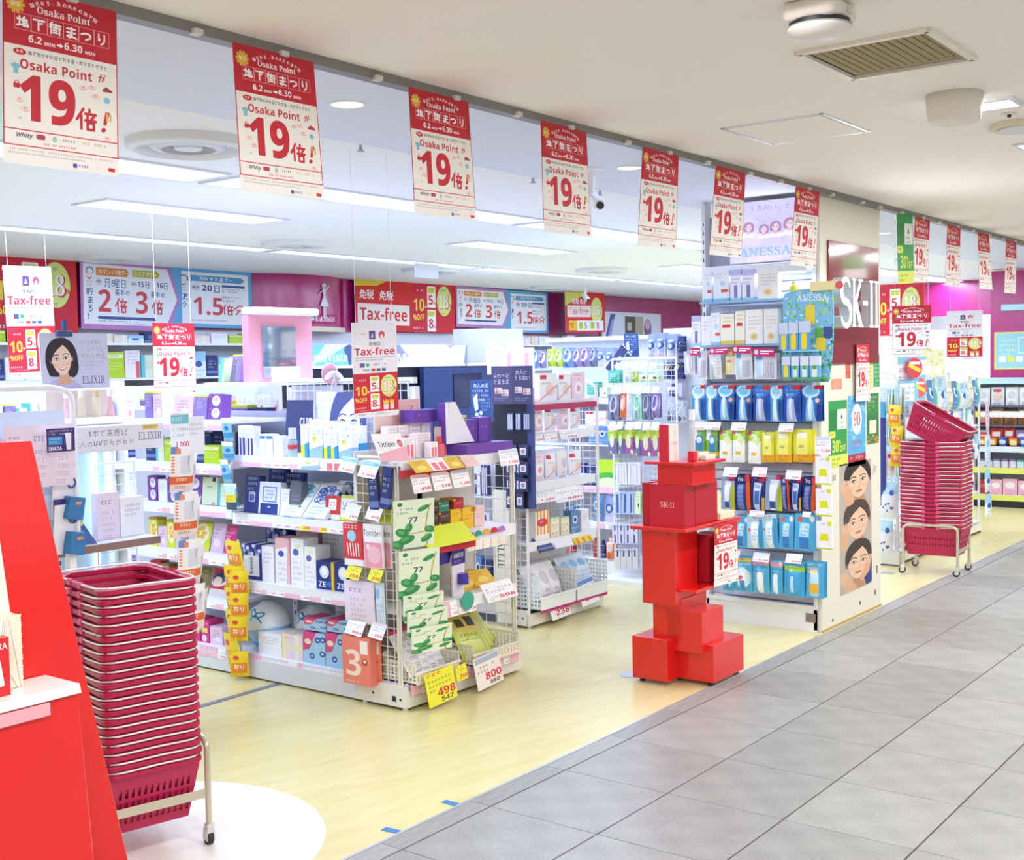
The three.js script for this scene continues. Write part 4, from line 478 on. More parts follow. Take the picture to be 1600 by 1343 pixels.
print('tag800', '#f3ebe4', (c) => { c.fillStyle = '#aab9d2'; c.fillRect(6, 8, 88, 24); fine(c, 10, 46, 78, 2, 12, '#777'); text(c, '800', 66, 98, 46, '#d3213c', 'center', 'bold', 'sans-serif', 62); text(c, '880', 68, 130, 24, '#444'); });
print('tag238', '#fafafd', (c) => { fine(c, 10, 14, 78, 3, 13, '#99a'); text(c, '238', 62, 104, 54, '#d3213c', 'center', 'bold', 'sans-serif', 70); });
print('tag298', '#fafafd', (c) => { c.fillStyle = '#6f9ed8'; c.fillRect(4, 6, 92, 24); fine(c, 10, 44, 78, 2, 13, '#99a'); text(c, '298', 62, 104, 54, '#d3213c', 'center', 'bold', 'sans-serif', 70); });
print('pop', '#fafafc', (c) => { c.fillStyle = '#7cc9d2'; c.fillRect(4, 10, 92, 34); fine(c, 12, 20, 70, 1, 15, '#fff'); fine(c, 12, 60, 76, 2, 13, '#9ab'); text(c, '1,000', 58, 122, 34, '#d3213c', 'center', 'bold', 'sans-serif', 74); });
const sheetMap = new THREE.CanvasTexture(sheet); sheetMap.colorSpace = THREE.SRGBColorSpace; sheetMap.anisotropy = 8;
const GLOSS = mapMat(sheetMap, 0.3), CARD = mapMat(sheetMap, 0.6);

// ---------------------------------------------------------------- packages
function wrap(geo, w, h, cell, flat = true) {
  const [cx, cy] = cells[cell], p = geo.attributes.position, n = geo.attributes.normal, uv = new Float32Array(p.count * 2);
  for (let i = 0; i < p.count; i++) {
    let s = p.getX(i) / w + 0.5, t = p.getY(i) / h;
    if (flat && Math.abs(n.getX(i)) > 0.8) s = n.getX(i) > 0 ? 0.97 : 0.03;
    if (flat && Math.abs(n.getY(i)) > 0.8) t = n.getY(i) > 0 ? 0.97 : 0.03;
    if (n.getZ(i) < -0.8) s = 1 - s;
    s = Math.min(0.985, Math.max(0.015, s)); t = Math.min(0.985, Math.max(0.015, t));
    uv[i * 2] = (cx + s * CW) / 2048; uv[i * 2 + 1] = 1 - (cy + (1 - t) * CH) / 1920;
  }
  geo.setAttribute('uv', new THREE.BufferAttribute(uv, 2));
  return geo;
}
function bulge(w, h, d, nx, ny, f) {
  const g = new THREE.PlaneGeometry(w, h, nx, ny), p = g.attributes.position;
  for (let i = 0; i < p.count; i++) p.setZ(i, d * f(p.getX(i) / w + 0.5, p.getY(i) / h + 0.5));
  g.computeVertexNormals();
  return g.translate(0, h / 2, 0);
}
const SHAPES = {
  box: (w, h, d) => bg(w, h, d, 0, h / 2, 0),
  card: (w, h, d) => bg(w, h, d, 0, h / 2, 0),
  pouch: (w, h, d) => {
    const f = (u, v) => Math.pow(Math.max(0, Math.sin(Math.PI * u)), 0.55) * Math.pow(Math.max(0, Math.sin(Math.PI * Math.min(1, v * 1.06))), 0.6) + 0.03 * Math.sin(u * 9 + v * 14);
    const a = bulge(w, h, d / 2, 7, 9, f), b = bulge(w, h, d / 2, 5, 6, f).rotateY(Math.PI);
    return join([a, b]);
  },
  blister: (w, h, d) => {
    const f = (u, v) => { const x = Math.min(1, Math.max(0, 1.25 - Math.abs(u - 0.5) * 2.5)), y = Math.min(1, Math.max(0, 1.3 - Math.abs(v - 0.5) * 2.6)); return Math.pow(x, 0.4) * Math.pow(y, 0.4); };
    return join([bg(w, h, 0.003, 0, h / 2, 0), bulge(w * 0.7, h * 0.74, d, 8, 9, f).translate(w * -0.03, h * 0.03, 0.0015)]);
  },
  bottle: (w, h, d) => { const r = w / 2, g = new THREE.LatheGeometry([[0, 0], [r * 0.92, 0], [r, h * 0.02], [r, h * 0.66], [r * 0.86, h * 0.73], [r * 0.42, h * 0.77], [r * 0.42, h * 0.8], [r * 0.5, h * 0.8], [r * 0.5, h], [0, h]].map((p) => new THREE.Vector2(...p)), 16); g.computeVertexNormals(); return g; },
  jar: (w, h, d) => { const r = w / 2, g = new THREE.LatheGeometry([[0, 0], [r * 0.9, 0], [r, h * 0.06], [r, h * 0.62], [r * 0.94, h * 0.66], [r * 0.98, h * 0.68], [r * 0.98, h * 0.97], [r * 0.9, h], [0, h]].map((p) => new THREE.Vector2(...p)), 16); g.computeVertexNormals(); return g; },
  tub: (w, h, d) => { const r = w / 2, g = new THREE.LatheGeometry([[0, 0], [r * 0.8, 0], [r * 0.95, h * 0.86], [r, h * 0.87], [r, h], [0, h]].map((p) => new THREE.Vector2(...p)), 16); g.computeVertexNormals(); return g; },
  tube: (w, h, d) => {
    const g = new THREE.CylinderGeometry(w / 2, w / 2, h, 14, 8).translate(0, h / 2, 0), p = g.attributes.position;
    for (let i = 0; i < p.count; i++) { const t = p.getY(i) / h, k = t < 0.2 ? 0.82 : 1; p.setX(i, p.getX(i) * k * (0.9 + 0.1 * t)); p.setZ(i, p.getZ(i) * k * Math.max(0.06, t < 0.2 ? 1 : 1.25 - t * 1.2)); }
    g.computeVertexNormals(); return g;
  },
  bag: (w, h, d) => {                                             // soft knotted bag
    const g = new THREE.SphereGeometry(0.5, 20, 14), p = g.attributes.position;
    for (let i = 0; i < p.count; i++) { let x = p.getX(i), y = p.getY(i), z = p.getZ(i); const t = y + 0.5, k = t < 0.12 ? 1.15 : 1, c = t > 0.86 ? 0.8 : 1.08, n = 1 + 0.05 * Math.sin(9 * Math.atan2(z, x)) * t; p.setXYZ(i, x * w * k * c * n * 0.98, Math.max(0, Math.min(1, t * 1.05)) * h, z * d * k * c * n); }
    g.computeVertexNormals(); return g;
  },
};
const geoCache = {};
function packGeo(shape, w, h, d, cell) {
  const q = (v) => Math.max(0.004, Math.round(v * 250) / 250), k = [shape, q(w), q(h), d, cell].join();
  return geoCache[k] ??= wrap(SHAPES[shape](q(w), q(h), d), q(w), q(h), cell, shape === 'box' || shape === 'card');
}
// what each print is: name, description, category
const KIND = {};
function kind(cat, name, list) { for (const [cell, d] of Object.entries(list)) KIND[cell] = [name, d, cat]; }
kind('toothbrush', 'toothbrush_pack', { brushBlue: 'blue red flashed toothbrush pack', brushSky: 'sky blue toothbrush pack', brushDeep: 'deep blue toothbrush pack', babyTooth: 'pack of small green toothbrushes' });
kind('sunscreen', 'sunscreen_pack', { handGreen: 'white and lime sunscreen pack', handYellow: 'yellow sunscreen milk pack', kids: 'green sunscreen pack', lemon: 'white card with yellow dispenser', uvCard: 'white card with blue tube', uvTin: 'white card with mint tube', sunYellow: 'white and yellow sunscreen card', whiteTube: 'white card with grey stripes', blueBottle: 'blue pack with a yellow bottle', greenBottle: 'blue pack with a green capped bottle' });
kind('sunscreen', 'sunscreen_box', { sunWhite: 'white and lilac sunscreen box', sunGold: 'red striped cream sunscreen box', sunBox: 'cream flower sunscreen box', sunPale: 'red striped pale sunscreen box' });
kind('toothpaste', 'toothpaste_pack', { pasteBlue: 'navy toothpaste pack', pasteOrange: 'navy and orange toothpaste pack', pasteSteel: 'steel blue toothpaste pack' });
kind('deodorant', 'deodorant_pack', { airBlue: 'light blue deodorant pack', airPale: 'pale blue deodorant tube pack', rollBlue: 'yellow banded roll-on pack', rollPink: 'pink banded roll-on pack', rollLime: 'lime banded roll-on pack', rollGold: 'blue pack with a golden bottle' });
kind('header', 'header_card', { pinkHead: 'magenta header card' });
kind('cosmetics', 'cosmetics_box', { applicator: 'white box with violet applicators', tubePair: 'white box with two tubes', lotionBox: 'yellow and blue footed carton', lotionBox2: 'white carton with a yellow dot', pinkSerum: 'white and coral serum box', pinkBox: 'pale pink serum box', purpleBox: 'plain violet box', goldBox: 'golden yellow cream box', plainWhite: 'plain white carton', creamGreen: 'cream and teal carton', limeBox: 'lime green carton', purpleBra: 'violet box with white cups', purpleSlim: 'slim lilac box', magentaBook: 'magenta box with an orange band' });
kind('soap', 'soap_box', { brownSoap: 'dark brown soap box', greenSoap: 'green soap box', redSoap: 'red soap box', yellowSoap: 'yellow soap box', pinkSoap: 'pale pink soap box' });
kind('face mask', 'mask_pack', { navyMask: 'navy mask pack with gold print', whiteNavy: 'white mask pack with navy foot', sheetMask: 'teal ringed sheet mask box', sheetMaskNavy: 'navy ringed sheet mask box', comic: 'white mask pack with line drawings', redPack: 'red mask pack with white panel', slate: 'slate grey pouch', beigePack: 'beige green pouch', limeFlower: 'lime pouch with orange flower', pinkKimono: 'lilac pink pouch', magenta: 'magenta pouch', redFace: 'red pouch with a drawn face', olive: 'olive pouch', pinkPouch: 'pale lilac pouch', skyPouch: 'pale blue pouch', whitePouch: 'clear white pouch', limeBag: 'lime and black pouch', leafCard: 'leaf printed mask card', torriden: 'white and pink mask card', sweets: 'red card with striped sticks', three: 'coral box printed with a large 3' });
kind('cotton', 'cotton_pack', { navyFlower: 'navy pack with white flowers', cottonPink: 'white and pink cotton pack', cottonWhite: 'white cotton pack', bigWhite: 'large plain white pack' });
kind('tissue', 'tissue_box', { navyTissue: 'navy tissue box', tissue: 'light blue tissue box', pastel: 'pastel striped box' });
kind('bag', 'paper_bag', { diaper: 'white and blue tied bag' });
kind('sachet', 'sachet', { yellowSnack: 'yellow and orange sachet', blueSachet: 'light blue sachet', yellowSachet: 'yellow and navy sachet', orangeStrip: 'orange banded sachet' });
kind('baby goods', 'baby_pack', { babyPink: 'pink pack with a white oval', whiteRed: 'white pack with a red flash', orangeStripe: 'orange striped pack', eggPack: 'cream pack with egg shapes', yellowTray: 'yellow pack with a red oval' });
kind('hair goods', 'hair_pack', { navySlim: 'slim navy pack', greyBrush: 'grey hairbrush pack', limeBrush: 'lime hairbrush pack', blueBrush: 'blue hairbrush pack', purpleBrush: 'violet hairbrush pack', orangeBrush: 'orange hairbrush pack', mintBrush: 'mint hairbrush pack', limePurple: 'lime and plum hair pack', limeGrey: 'lime and grey hair pack', greenCard: 'pale green card with a red drop', whiteComb: 'white comb card', blueComb: 'blue comb card', penDark: 'dark pencil card', penYellow: 'yellow pencil card', fanGreen: 'lime fan card', blueKit: 'blue sponge kit', greenKit: 'green tool kit', curler: 'grey blue curler pack', navyGold: 'navy pack with a yellow oval', scissors: 'pale scissors card' });
kind('makeup', 'makeup_pack', { eyelash: 'black eyelash card', silverPen: 'dark card with silver pens' });
kind('snack', 'snack_pack', { snackWhite: 'white snack bag', snackRed: 'red snack bag', snackPurple: 'lilac snack bag', snackBrown: 'brown snack bag', snackPink: 'pink snack bag', cup: 'orange noodle cup', cupBlue: 'blue noodle cup' });
kind('jar', 'jar', { jarTeal: 'teal lidded jar', jarLilac: 'lilac lidded jar' });
kind('refill', 'refill_pack', { packBlue: 'white and blue refill pack', soapBag: 'pale blue refill bag', coffee: 'white refill pack' });

const faceX = (x) => ({ at: (u, y, o) => [x - o, y, u], turn: -Math.PI / 2 });   // looks along -x, u runs along z
const faceZ = (z) => ({ at: (u, y, o) => [u, y, z + o], turn: 0 });              // looks along +z, u runs along x
// one package: m = [u, y, w, h]; o: out, lean, roll, yaw, y, soft (glossy film or card)
function item(face, m, d, shape, cell, where, o = {}) {
  const [u, y, w, h] = m, [name, desc, cat] = KIND[cell];
  const g = shape === 'stack' ? null : packGeo(shape, w, h, d, cell);
  const e = mesh(name, g, o.card ? CARD : GLOSS, scene, face.at(u, o.y ?? y, o.out ?? 0));
  e.rotation.order = 'YXZ'; e.rotation.set(o.lean ?? 0, face.turn + (o.yaw ?? 0), o.roll ?? 0);
  return tag(e, desc + ' ' + where, cat, cat + ' ' + where);
}
// a row of packages: list of [u, y, w, h] with a print each
function row(face, ms, prints, d, shape, where, o = {}) {
  ms.forEach((m, i) => {
    const cell = prints[i % prints.length];
    item(face, m, d, shape, cell, where, { ...o, roll: o.sway ? rr(-o.sway, o.sway) : 0, yaw: o.sway ? rr(-o.sway, o.sway) * 1.5 : 0, lean: (o.lean ?? 0) + (o.sway ? rr(-0.02, 0.02) : 0) });
    if (o.behind) item(face, m, d, shape, cell, where, { ...o, behind: 0, out: (o.out ?? 0) - d - 0.02, roll: rr(-0.03, 0.03), lean: o.lean });
  });
}
// packages side by side from u0 to u1, used where single pieces cannot be told apart in size
function fill(face, u0, u1, y, prints, [w0, w1], [h0, h1], d, shape, where, o = {}) {
  for (let u = u0, i = 0; u < u1 - w0 * 0.6; i++) { const w = Math.min(rr(w0, w1), u1 - u); if (w < w0 * 0.5) break; item(face, [u + w / 2, y, w * 0.93, rr(h0, h1)], Math.min(d, shape === 'jar' || shape === 'tub' ? w : d), shape, o.random ? pick(prints) : prints[Math.floor(i / (o.run ?? 1)) % prints.length], where, { ...o, yaw: rr(-0.06, 0.06) }); u += w; }
}
// price tags are parts of the fixture that carries them
function flatTag(parent, face, m, cell, o = {}) {
  const e = mesh('price_tag', packGeo('card', m[2], m[3], 0.002, cell), CARD, parent, face.at(m[0], m[1], o.out ?? 0));
  e.rotation.order = 'YXZ'; e.rotation.set(o.lean ?? 0, face.turn + (o.yaw ?? 0), o.roll ?? 0);
  return e;
}
const TAGS = ['tag0', 'tag1', 'tag2', 'tag3', 'tag4', 'tag5'];
// a row of tags and pink blanks along a shelf rail
function railTags(parent, face, u0, u1, y, h, out, pink = 0.5, lean = -0.12) {
  for (let u = u0; u < u1 - 0.04;) { const p = rnd() < pink, w = Math.min(p ? rr(0.03, 0.09) : rr(0.055, 0.07), u1 - u); flatTag(parent, face, [u + w / 2, y, w * 0.96, h], p ? 'tagPink' : rnd() < 0.07 ? 'tagYellow' : pick(TAGS), { out, lean }); u += w; }
}
const hookGeo = join([bar([0, 0, 0], [0, 0, 0.16], 0.002, 5), bar([0, 0, 0.16], [0, 0.012, 0.165], 0.002, 5)]);
const CHROME = mat(0xb9bcc6, 0.3, { metalness: 0.8 });
function hook(parent, face, u, y, out) { const e = mesh('hook', hookGeo, CHROME, parent, face.at(u, y, out)); e.rotation.y = face.turn; }
// a printed sheet of paper or board with thickness
function board(name, label, cat, map, face, [u, y, w, h], t, o = {}) {
  const m = mapMat(map, o.rough ?? PAPER), edge = mat(o.edge ?? 0xf2efea, 0.7);
  const g = new THREE.BoxGeometry(w, h, t).translate(0, h / 2, 0);
  const e = mesh(name, g, [edge, edge, edge, edge, m, o.back ? m : edge], o.parent ?? scene, face.at(u, y, o.out ?? 0));
  e.rotation.order = 'YXZ'; e.rotation.set(o.lean ?? 0, face.turn + (o.yaw ?? 0), o.roll ?? 0);
  if (o.hang) for (const k of [-0.4, 0.4]) mesh('string', bar([k * w, h, 0], [k * w, CEIL - y, 0], 0.001, 5), WIRE, e);
  return o.parent ? e : tag(e, label, cat, o.group);
}

// ---------------------------------------------------------------- the shell
const WHITE = mat(0xf4f4f6, 0.45), OFFWHITE = mat(0xe9e6da, 0.5), CREAM = mat(0xe8e2cf, 0.5), STEEL = mat(0xc7c9cf, 0.35, { metalness: 0.6 }), DARK = mat(0x24262c, 0.5), WIRE = mat(0xf3f3f5, 0.4), FUCHSIA = mat(0xb4136e, 0.25, { clearcoat: 0.6, clearcoatRoughness: 0.2 });
const RED = mat(0xe11713, 0.22, { clearcoat: 0.5, clearcoatRoughness: 0.15 });
function worldUV(g, k) { const p = g.attributes.position, n = g.attributes.normal, u = g.attributes.uv; for (let i = 0; i < p.count; i++) if (Math.abs(n.getY(i)) > 0.5) u.setXY(i, p.getX(i) * k, p.getZ(i) * k); else u.setXY(i, (p.getX(i) + p.getZ(i)) * k, p.getY(i) * k); return g; }
const X0 = -3, X1 = 17, HALLZ = 3.4;
struct('floor', worldUV(bg(X1 - X0, 0.1, FRONT - BACK, (X0 + X1) / 2, -0.05, (FRONT + BACK) / 2), 1 / 2.4), mapMat(floorPrint, 0.3, { clearcoat: 0.35, clearcoatRoughness: 0.22 }));
// corridor: grout slab with single tiles on it
const hall = struct('floor_corridor', bg(X1 - X0, 0.1, HALLZ - FRONT, (X0 + X1) / 2, -0.0535, (HALLZ + FRONT) / 2), mat(0x4c4a4c, 0.8));
{
  const TX = 0.4624, TZ = 0.448, x0 = 6.049, z0 = -2.618;
  const tileMats = [152, 157, 148, 161].map((t, n) => mapMat(tilePrint(t, n), 0.42, { clearcoat: 0.12, clearcoatRoughness: 0.3 }));
  const geos = [0, 1].map((k) => { const g = rb(TX - 0.003, 0.012, TZ - 0.006, 0.0015, 0, -0.006, 0); const p = g.attributes.position, u = g.attributes.uv; for (let i = 0; i < p.count; i++) u.setXY(i, p.getX(i) * 1.9 + 0.5 * k, p.getZ(i) * 1.9 + 0.3 * k); return g; });
  const strip = bg(TX - 0.003, 0.012, 0.092, 0, -0.006, 0);
  for (let i = 0; i < 9; i++) for (let j = -14; j < 15; j++) mesh('tile', geos[(i + j) & 1], tileMats[Math.floor(rnd() * 4)], hall, [x0 - TX * (j + 0.5), 0, z0 + TZ * (i + 0.5)]);
  for (let j = -14; j < 15; j++) mesh('border_tile', strip, tileMats[Math.floor(rnd() * 4)], hall, [x0 - TX * (j + 0.5), 0, (FRONT + z0) / 2 - 0.001]);
}
struct('trim_1', bg(X1 - X0, 0.006, 0.012, (X0 + X1) / 2, 0, FRONT), STEEL);                                   // metal edge between vinyl and tile
{
  const inlay = struct('floor_inlay', new THREE.CylinderGeometry(0.62, 0.62, 0.006, 64), mat(0xf4f2ea, 0.3, { clearcoat: 0.3, clearcoatRoughness: 0.2 }), [2.33, 0, -3.36]);
  struct('trim_2', bg(0.62, 0.006, 0.035, 3.7, 0.001, -4.52), mat(0x8d97ad, 0.4, { metalness: 0.5 }));
}
for (const [i, x] of [2.91, 3.218].entries()) tag(mesh('floor_tape', bg(0.03, 0.0012, 0.062), mat(0x3f7fc4, 0.6), scene, [x, 0.001, -2.757], [0, 0.1 - 0.1 * i, 0]), 'short piece of blue tape on the cream floor at the tile edge', 'tape', 'blue tape marks at the tile edge');
const discGeo = new THREE.CylinderGeometry(0.055, 0.055, 0.003, 28);
tag(mesh('metal_disc', discGeo, STEEL, scene, [5.09, 0.0015, -3.155]), 'round metal socket cover set in the floor beside the red display stand', 'floor socket');
tag(mesh('metal_disc', discGeo, STEEL, scene, [8.55, 0.0015, -3.12]), 'round metal socket cover set in the floor beside the farther basket trolley', 'floor socket');

struct('ceiling', bg(X1 - X0, 0.1, -3.62 - BACK, (X0 + X1) / 2, CEIL + 0.05, (-3.62 + BACK) / 2), mat(0xf6f9ff, 0.7));
struct('ceiling_front', bg(X1 - X0, 0.104, FRONT + 3.62, (X0 + X1) / 2, CEIL + 0.048, (FRONT - 3.62) / 2), mat(0xe4ebff, 0.6));
{
  const s = new THREE.Shape(), h = new THREE.Path(), a = 3.775 - 0.2, b = 3.775 + 0.2, c = 1.37 - 0.18, d = 1.37 + 0.18;             // slab with an opening for the air grille
  s.moveTo(X0, -HALLZ); s.lineTo(X1, -HALLZ); s.lineTo(X1, -FRONT); s.lineTo(X0, -FRONT); s.closePath(); h.moveTo(a, c); h.lineTo(a, d); h.lineTo(b, d); h.lineTo(b, c); h.closePath(); s.holes.push(h);
  struct('ceiling_corridor', new THREE.ExtrudeGeometry(s, { depth: 0.1, bevelEnabled: false }).rotateX(-Math.PI / 2).translate(0, CEIL, 0), mat(0xfdf9ee, 0.7));
}
struct('wall_back', bg(X1 - X0, 2.7, 0.1, (X0 + X1) / 2, 1.3, BACK - 0.05), mat(0xeef0f5, 0.6));
struct('wall_left', bg(0.1, 2.7, HALLZ - BACK, X0 - 0.05, 1.3, (HALLZ + BACK) / 2), mat(0xeeeae2, 0.6));
struct('wall_right', bg(0.1, 2.7, HALLZ - BACK, X1 + 0.05, 1.3, (HALLZ + BACK) / 2), mat(0xeeeae2, 0.6));
struct('wall_corridor', bg(X1 - X0 + 0.2, 2.7, 0.1, (X0 + X1) / 2, 1.3, HALLZ + 0.05), mat(0xf6f3ec, 0.6));
struct('trim_3', bg(X1 - X0, 0.55, 0.04, (X0 + X1) / 2, 2.22, BACK + 0.02), FUCHSIA);                          // fuchsia fascia
// shop front rail
{
  const rail = struct('trim_4', bg(X1 - X0, 0.03, 0.045, (X0 + X1) / 2, CEIL - 0.015, FRONT - 0.002), mat(0x8b8984, 0.4, { metalness: 0.5 }));
  for (let i = 0; i < 34; i++) mesh('rail_clip', rb(0.03, 0.016, 0.03, 0.003), mat(0xd8d6d0, 0.5), rail, [1.4 + i * 0.37 + rr(-0.05, 0.05), CEIL - 0.026, FRONT + 0.022]);
}
// ceiling lamps: a glowing face in a shallow frame
function ceilingLamp(name, label, x, z, w, d, glow, group, y = CEIL) {
  const t = thing(name, label, 'ceiling light', [x, y, z], 0, group);
  const fr = join([bg(w + 0.04, 0.012, 0.02, 0, -0.004, d / 2 + 0.01), bg(w + 0.04, 0.012, 0.02, 0, -0.004, -d / 2 - 0.01), bg(0.02, 0.012, d, w / 2 + 0.01, -0.004, 0), bg(0.02, 0.012, d, -w / 2 - 0.01, -0.004, 0)]);
  mesh('frame', fr, mat(0xe4e6ee, 0.4), t);
  mesh('diffuser', bg(w, 0.004, d, 0, -0.001, 0), glow, t);
  return t;
}
const STOREGLOW = mat(0xffffff, 0.5, { emissive: STORE_LIGHT, emissiveIntensity: 1.2 }), HALLGLOW = mat(0xffffff, 0.5, { emissive: HALL_LIGHT, emissiveIntensity: 1.2 });
for (let i = 0; i < 6; i++) { ceilingLamp('linear_lamp', 'long white ceiling light in the row over the gondola fronts', 2.6 + i * 2.6, -4.77, 2.5, 0.3, STOREGLOW, 'continuous light row over gondolas'); ceilingLamp('linear_lamp', 'long slim ceiling light in the row before the fuchsia fascia', 2.6 + i * 2.6, -7.3, 2.5, 0.18, STOREGLOW, 'continuous light row before the fascia'); }
for (let i = 0; i < 5; i++) ceilingLamp('recessed_lamp', 'rectangular recessed ceiling light between the two long light rows', 1.38 + i * 3.22, -5.89, 1.28, 0.3, STOREGLOW, 'recessed rectangular lights');
for (const [x, z] of HALL_LAMPS) ceilingLamp('corridor_lamp', z < 0 ? 'small rectangular light in the corridor ceiling near the shop' : 'small rectangular light in the corridor ceiling by the plain wall', x, z + 0.03, 0.13, 0.24, HALLGLOW, z < 0 ? 'corridor lights near the shop' : 'corridor lights by the plain wall');
for (const [x, z] of [[3.14, -3.1], [5.05, -3.1], [6.95, -3.42], [1.2, -3.1], [9, -3.3]]) {
  const t = thing('downlight', 'round downlight in the bluish front strip of the shop ceiling', 'ceiling light', [x, CEIL - 0.004, z], 0, 'front strip downlights');
  mesh('rim', new THREE.TorusGeometry(0.062, 0.006, 8, 32).rotateX(Math.PI / 2), WHITE, t); mesh('lens', new THREE.CylinderGeometry(0.06, 0.06, 0.004, 28), STOREGLOW, t); panelLight(x, z, 0.08, 0.08, STORE_LIGHT, STORE_POWER, CEIL - 0.014);
}
// round air diffusers
for (const [x, z, r] of [[3.22, -4.1, 0.25], [3.3, -6.9, 0.25], [1.95, -5.4, 0.22], [6.25, -6.75, 0.25], [8.9, -7.72, 0.28], [10.2, -6.6, 0.26], [13, -6.7, 0.26], [5.9, -8.55, 0.25], [12, -8.5, 0.25]]) {
  const t = thing('air_diffuser', 'round white air diffuser in the shop ceiling', 'air vent', [x, CEIL, z], 0, 'round air diffusers');
  mesh('outer_ring', new THREE.LatheGeometry([[r, 0.002], [r, -0.03], [r * 0.86, -0.042], [r * 0.8, -0.02], [r * 0.8, 0.002]].map((p) => new THREE.Vector2(...p)), 40), mat(0xeceef4, 0.4), t);
  mesh('cone', new THREE.LatheGeometry([[r * 0.66, -0.004], [r * 0.6, -0.03], [r * 0.44, -0.036], [r * 0.5, -0.004]].map((p) => new THREE.Vector2(...p)), 36), mat(0xdfe3ee, 0.4), t);
  mesh('core', new THREE.CylinderGeometry(r * 0.28, r * 0.22, 0.03, 28), mat(0xe6e9f2, 0.4), t, [0, -0.018, 0]);
}
for (let i = 0; i < 9; i++) { const t = thing('sprinkler', 'small chrome sprinkler head on the shop ceiling', 'sprinkler', [1.9 + i * 0.62, CEIL, -3.64], 0, 'sprinkler heads'); mesh('pipe', new THREE.CylinderGeometry(0.006, 0.009, 0.025, 8), CHROME, t, [0, -0.012, 0]); mesh('deflector', new THREE.CylinderGeometry(0.016, 0.016, 0.003, 12), CHROME, t, [0, -0.026, 0]); }
// corridor ceiling fittings
{
  const t = thing('air_grille', 'square louvred air grille in the corridor ceiling', 'air vent', [3.775, CEIL, -1.37]);
  const W = 0.44, D = 0.4;
  mesh('frame', join([bg(W, 0.014, 0.025, 0, -0.005, D / 2), bg(W, 0.014, 0.025, 0, -0.005, -D / 2), bg(0.025, 0.014, D, W / 2, -0.005, 0), bg(0.025, 0.014, D, -W / 2, -0.005, 0)]), mat(0xf0ead9, 0.45), t);
  mesh('duct', join([bg(0.01, 0.4, 0.38, -0.206, 0.2, 0), bg(0.01, 0.4, 0.38, 0.206, 0.2, 0), bg(0.42, 0.4, 0.01, 0, 0.2, -0.186), bg(0.42, 0.4, 0.01, 0, 0.2, 0.186), bg(0.43, 0.01, 0.39, 0, 0.405, 0)]), mat(0xa39a86, 0.8), t);
  for (let i = 0; i < 14; i++) mesh('slat', bg(W - 0.04, 0.003, 0.0135).rotateX(-0.55), mat(0xb3a274, 0.6), t, [0, 0.002, -D / 2 + 0.03 + (i * (D - 0.06)) / 13]);
}
{
  const t = thing('access_panel', 'square flush access panel in the corridor ceiling', 'access panel', [4.735, CEIL, -2.1]);
  mesh('panel', bg(0.45, 0.006, 0.4, 0, -0.002, 0), mat(0xfdf9ee, 0.7), t);
  mesh('edge_strip', join([bg(0.49, 0.004, 0.014, 0, -0.002, 0.215), bg(0.49, 0.004, 0.014, 0, -0.002, -0.215), bg(0.014, 0.004, 0.43, 0.238, -0.002, 0), bg(0.014, 0.004, 0.43, -0.238, -0.002, 0)]), mat(0xdfe6ee, 0.35, { metalness: 0.4 }), t);
}
{
  const t = thing('smoke_detector', 'white square smoke detector with dark gap on the corridor ceiling', 'smoke detector', [3.13, CEIL, -1.32]);
  mesh('base', rb(0.17, 0.05, 0.15, 0.02, 0, -0.024, 0), mat(0xf0e8dc, 0.5), t);
  mesh('gap', new THREE.CylinderGeometry(0.08, 0.08, 0.014, 28), DARK, t, [0, -0.054, 0]);
  mesh('dome', new THREE.LatheGeometry([[0, -0.03], [0.05, -0.028], [0.082, -0.012], [0.086, 0], [0, 0]].map((p) => new THREE.Vector2(...p)), 32), mat(0xf4efe8, 0.4), t, [0, -0.06, 0]);
  mesh('badge', bg(0.03, 0.022, 0.002), mat(0xe4d6c4, 0.5), t, [0.02, -0.022, 0.076]);
}
{
  const t = thing('ceiling_speaker', 'white drum shaped fitting hanging under the corridor ceiling', 'ceiling fitting', [4.51, CEIL, -1.39]);
  mesh('drum', new THREE.LatheGeometry([[0, -0.1], [0.082, -0.1], [0.092, -0.09], [0.1, 0], [0, 0]].map((p) => new THREE.Vector2(...p)), 40), mat(0xf2ebe0, 0.45), t); mesh('screw', new THREE.SphereGeometry(0.006, 8, 6), DARK, t, [0.08, -0.02, 0.06]);
}
{
  const t = thing('emergency_lamp', 'round emergency lamp with a pale rim on the corridor ceiling', 'ceiling light', [5.25, CEIL, -1.36]);
  mesh('rim', new THREE.CylinderGeometry(0.11, 0.115, 0.02, 36), mat(0xe6e0c4, 0.45), t, [0, -0.01, 0]); mesh('lens', new THREE.CylinderGeometry(0.08, 0.085, 0.012, 30), mat(0xdfe3e2, 0.25), t, [0, -0.024, 0]);
  const s = thing('sprinkler', 'recessed sprinkler beside the corridor emergency lamp', 'sprinkler', [5.0, CEIL, -1.33]); mesh('plate', new THREE.CylinderGeometry(0.028, 0.03, 0.006, 20), mat(0xefe8dc, 0.4), s, [0, -0.003, 0]); mesh('nozzle', new THREE.CylinderGeometry(0.008, 0.008, 0.014, 10), DARK, s, [0, -0.009, 0]);
}
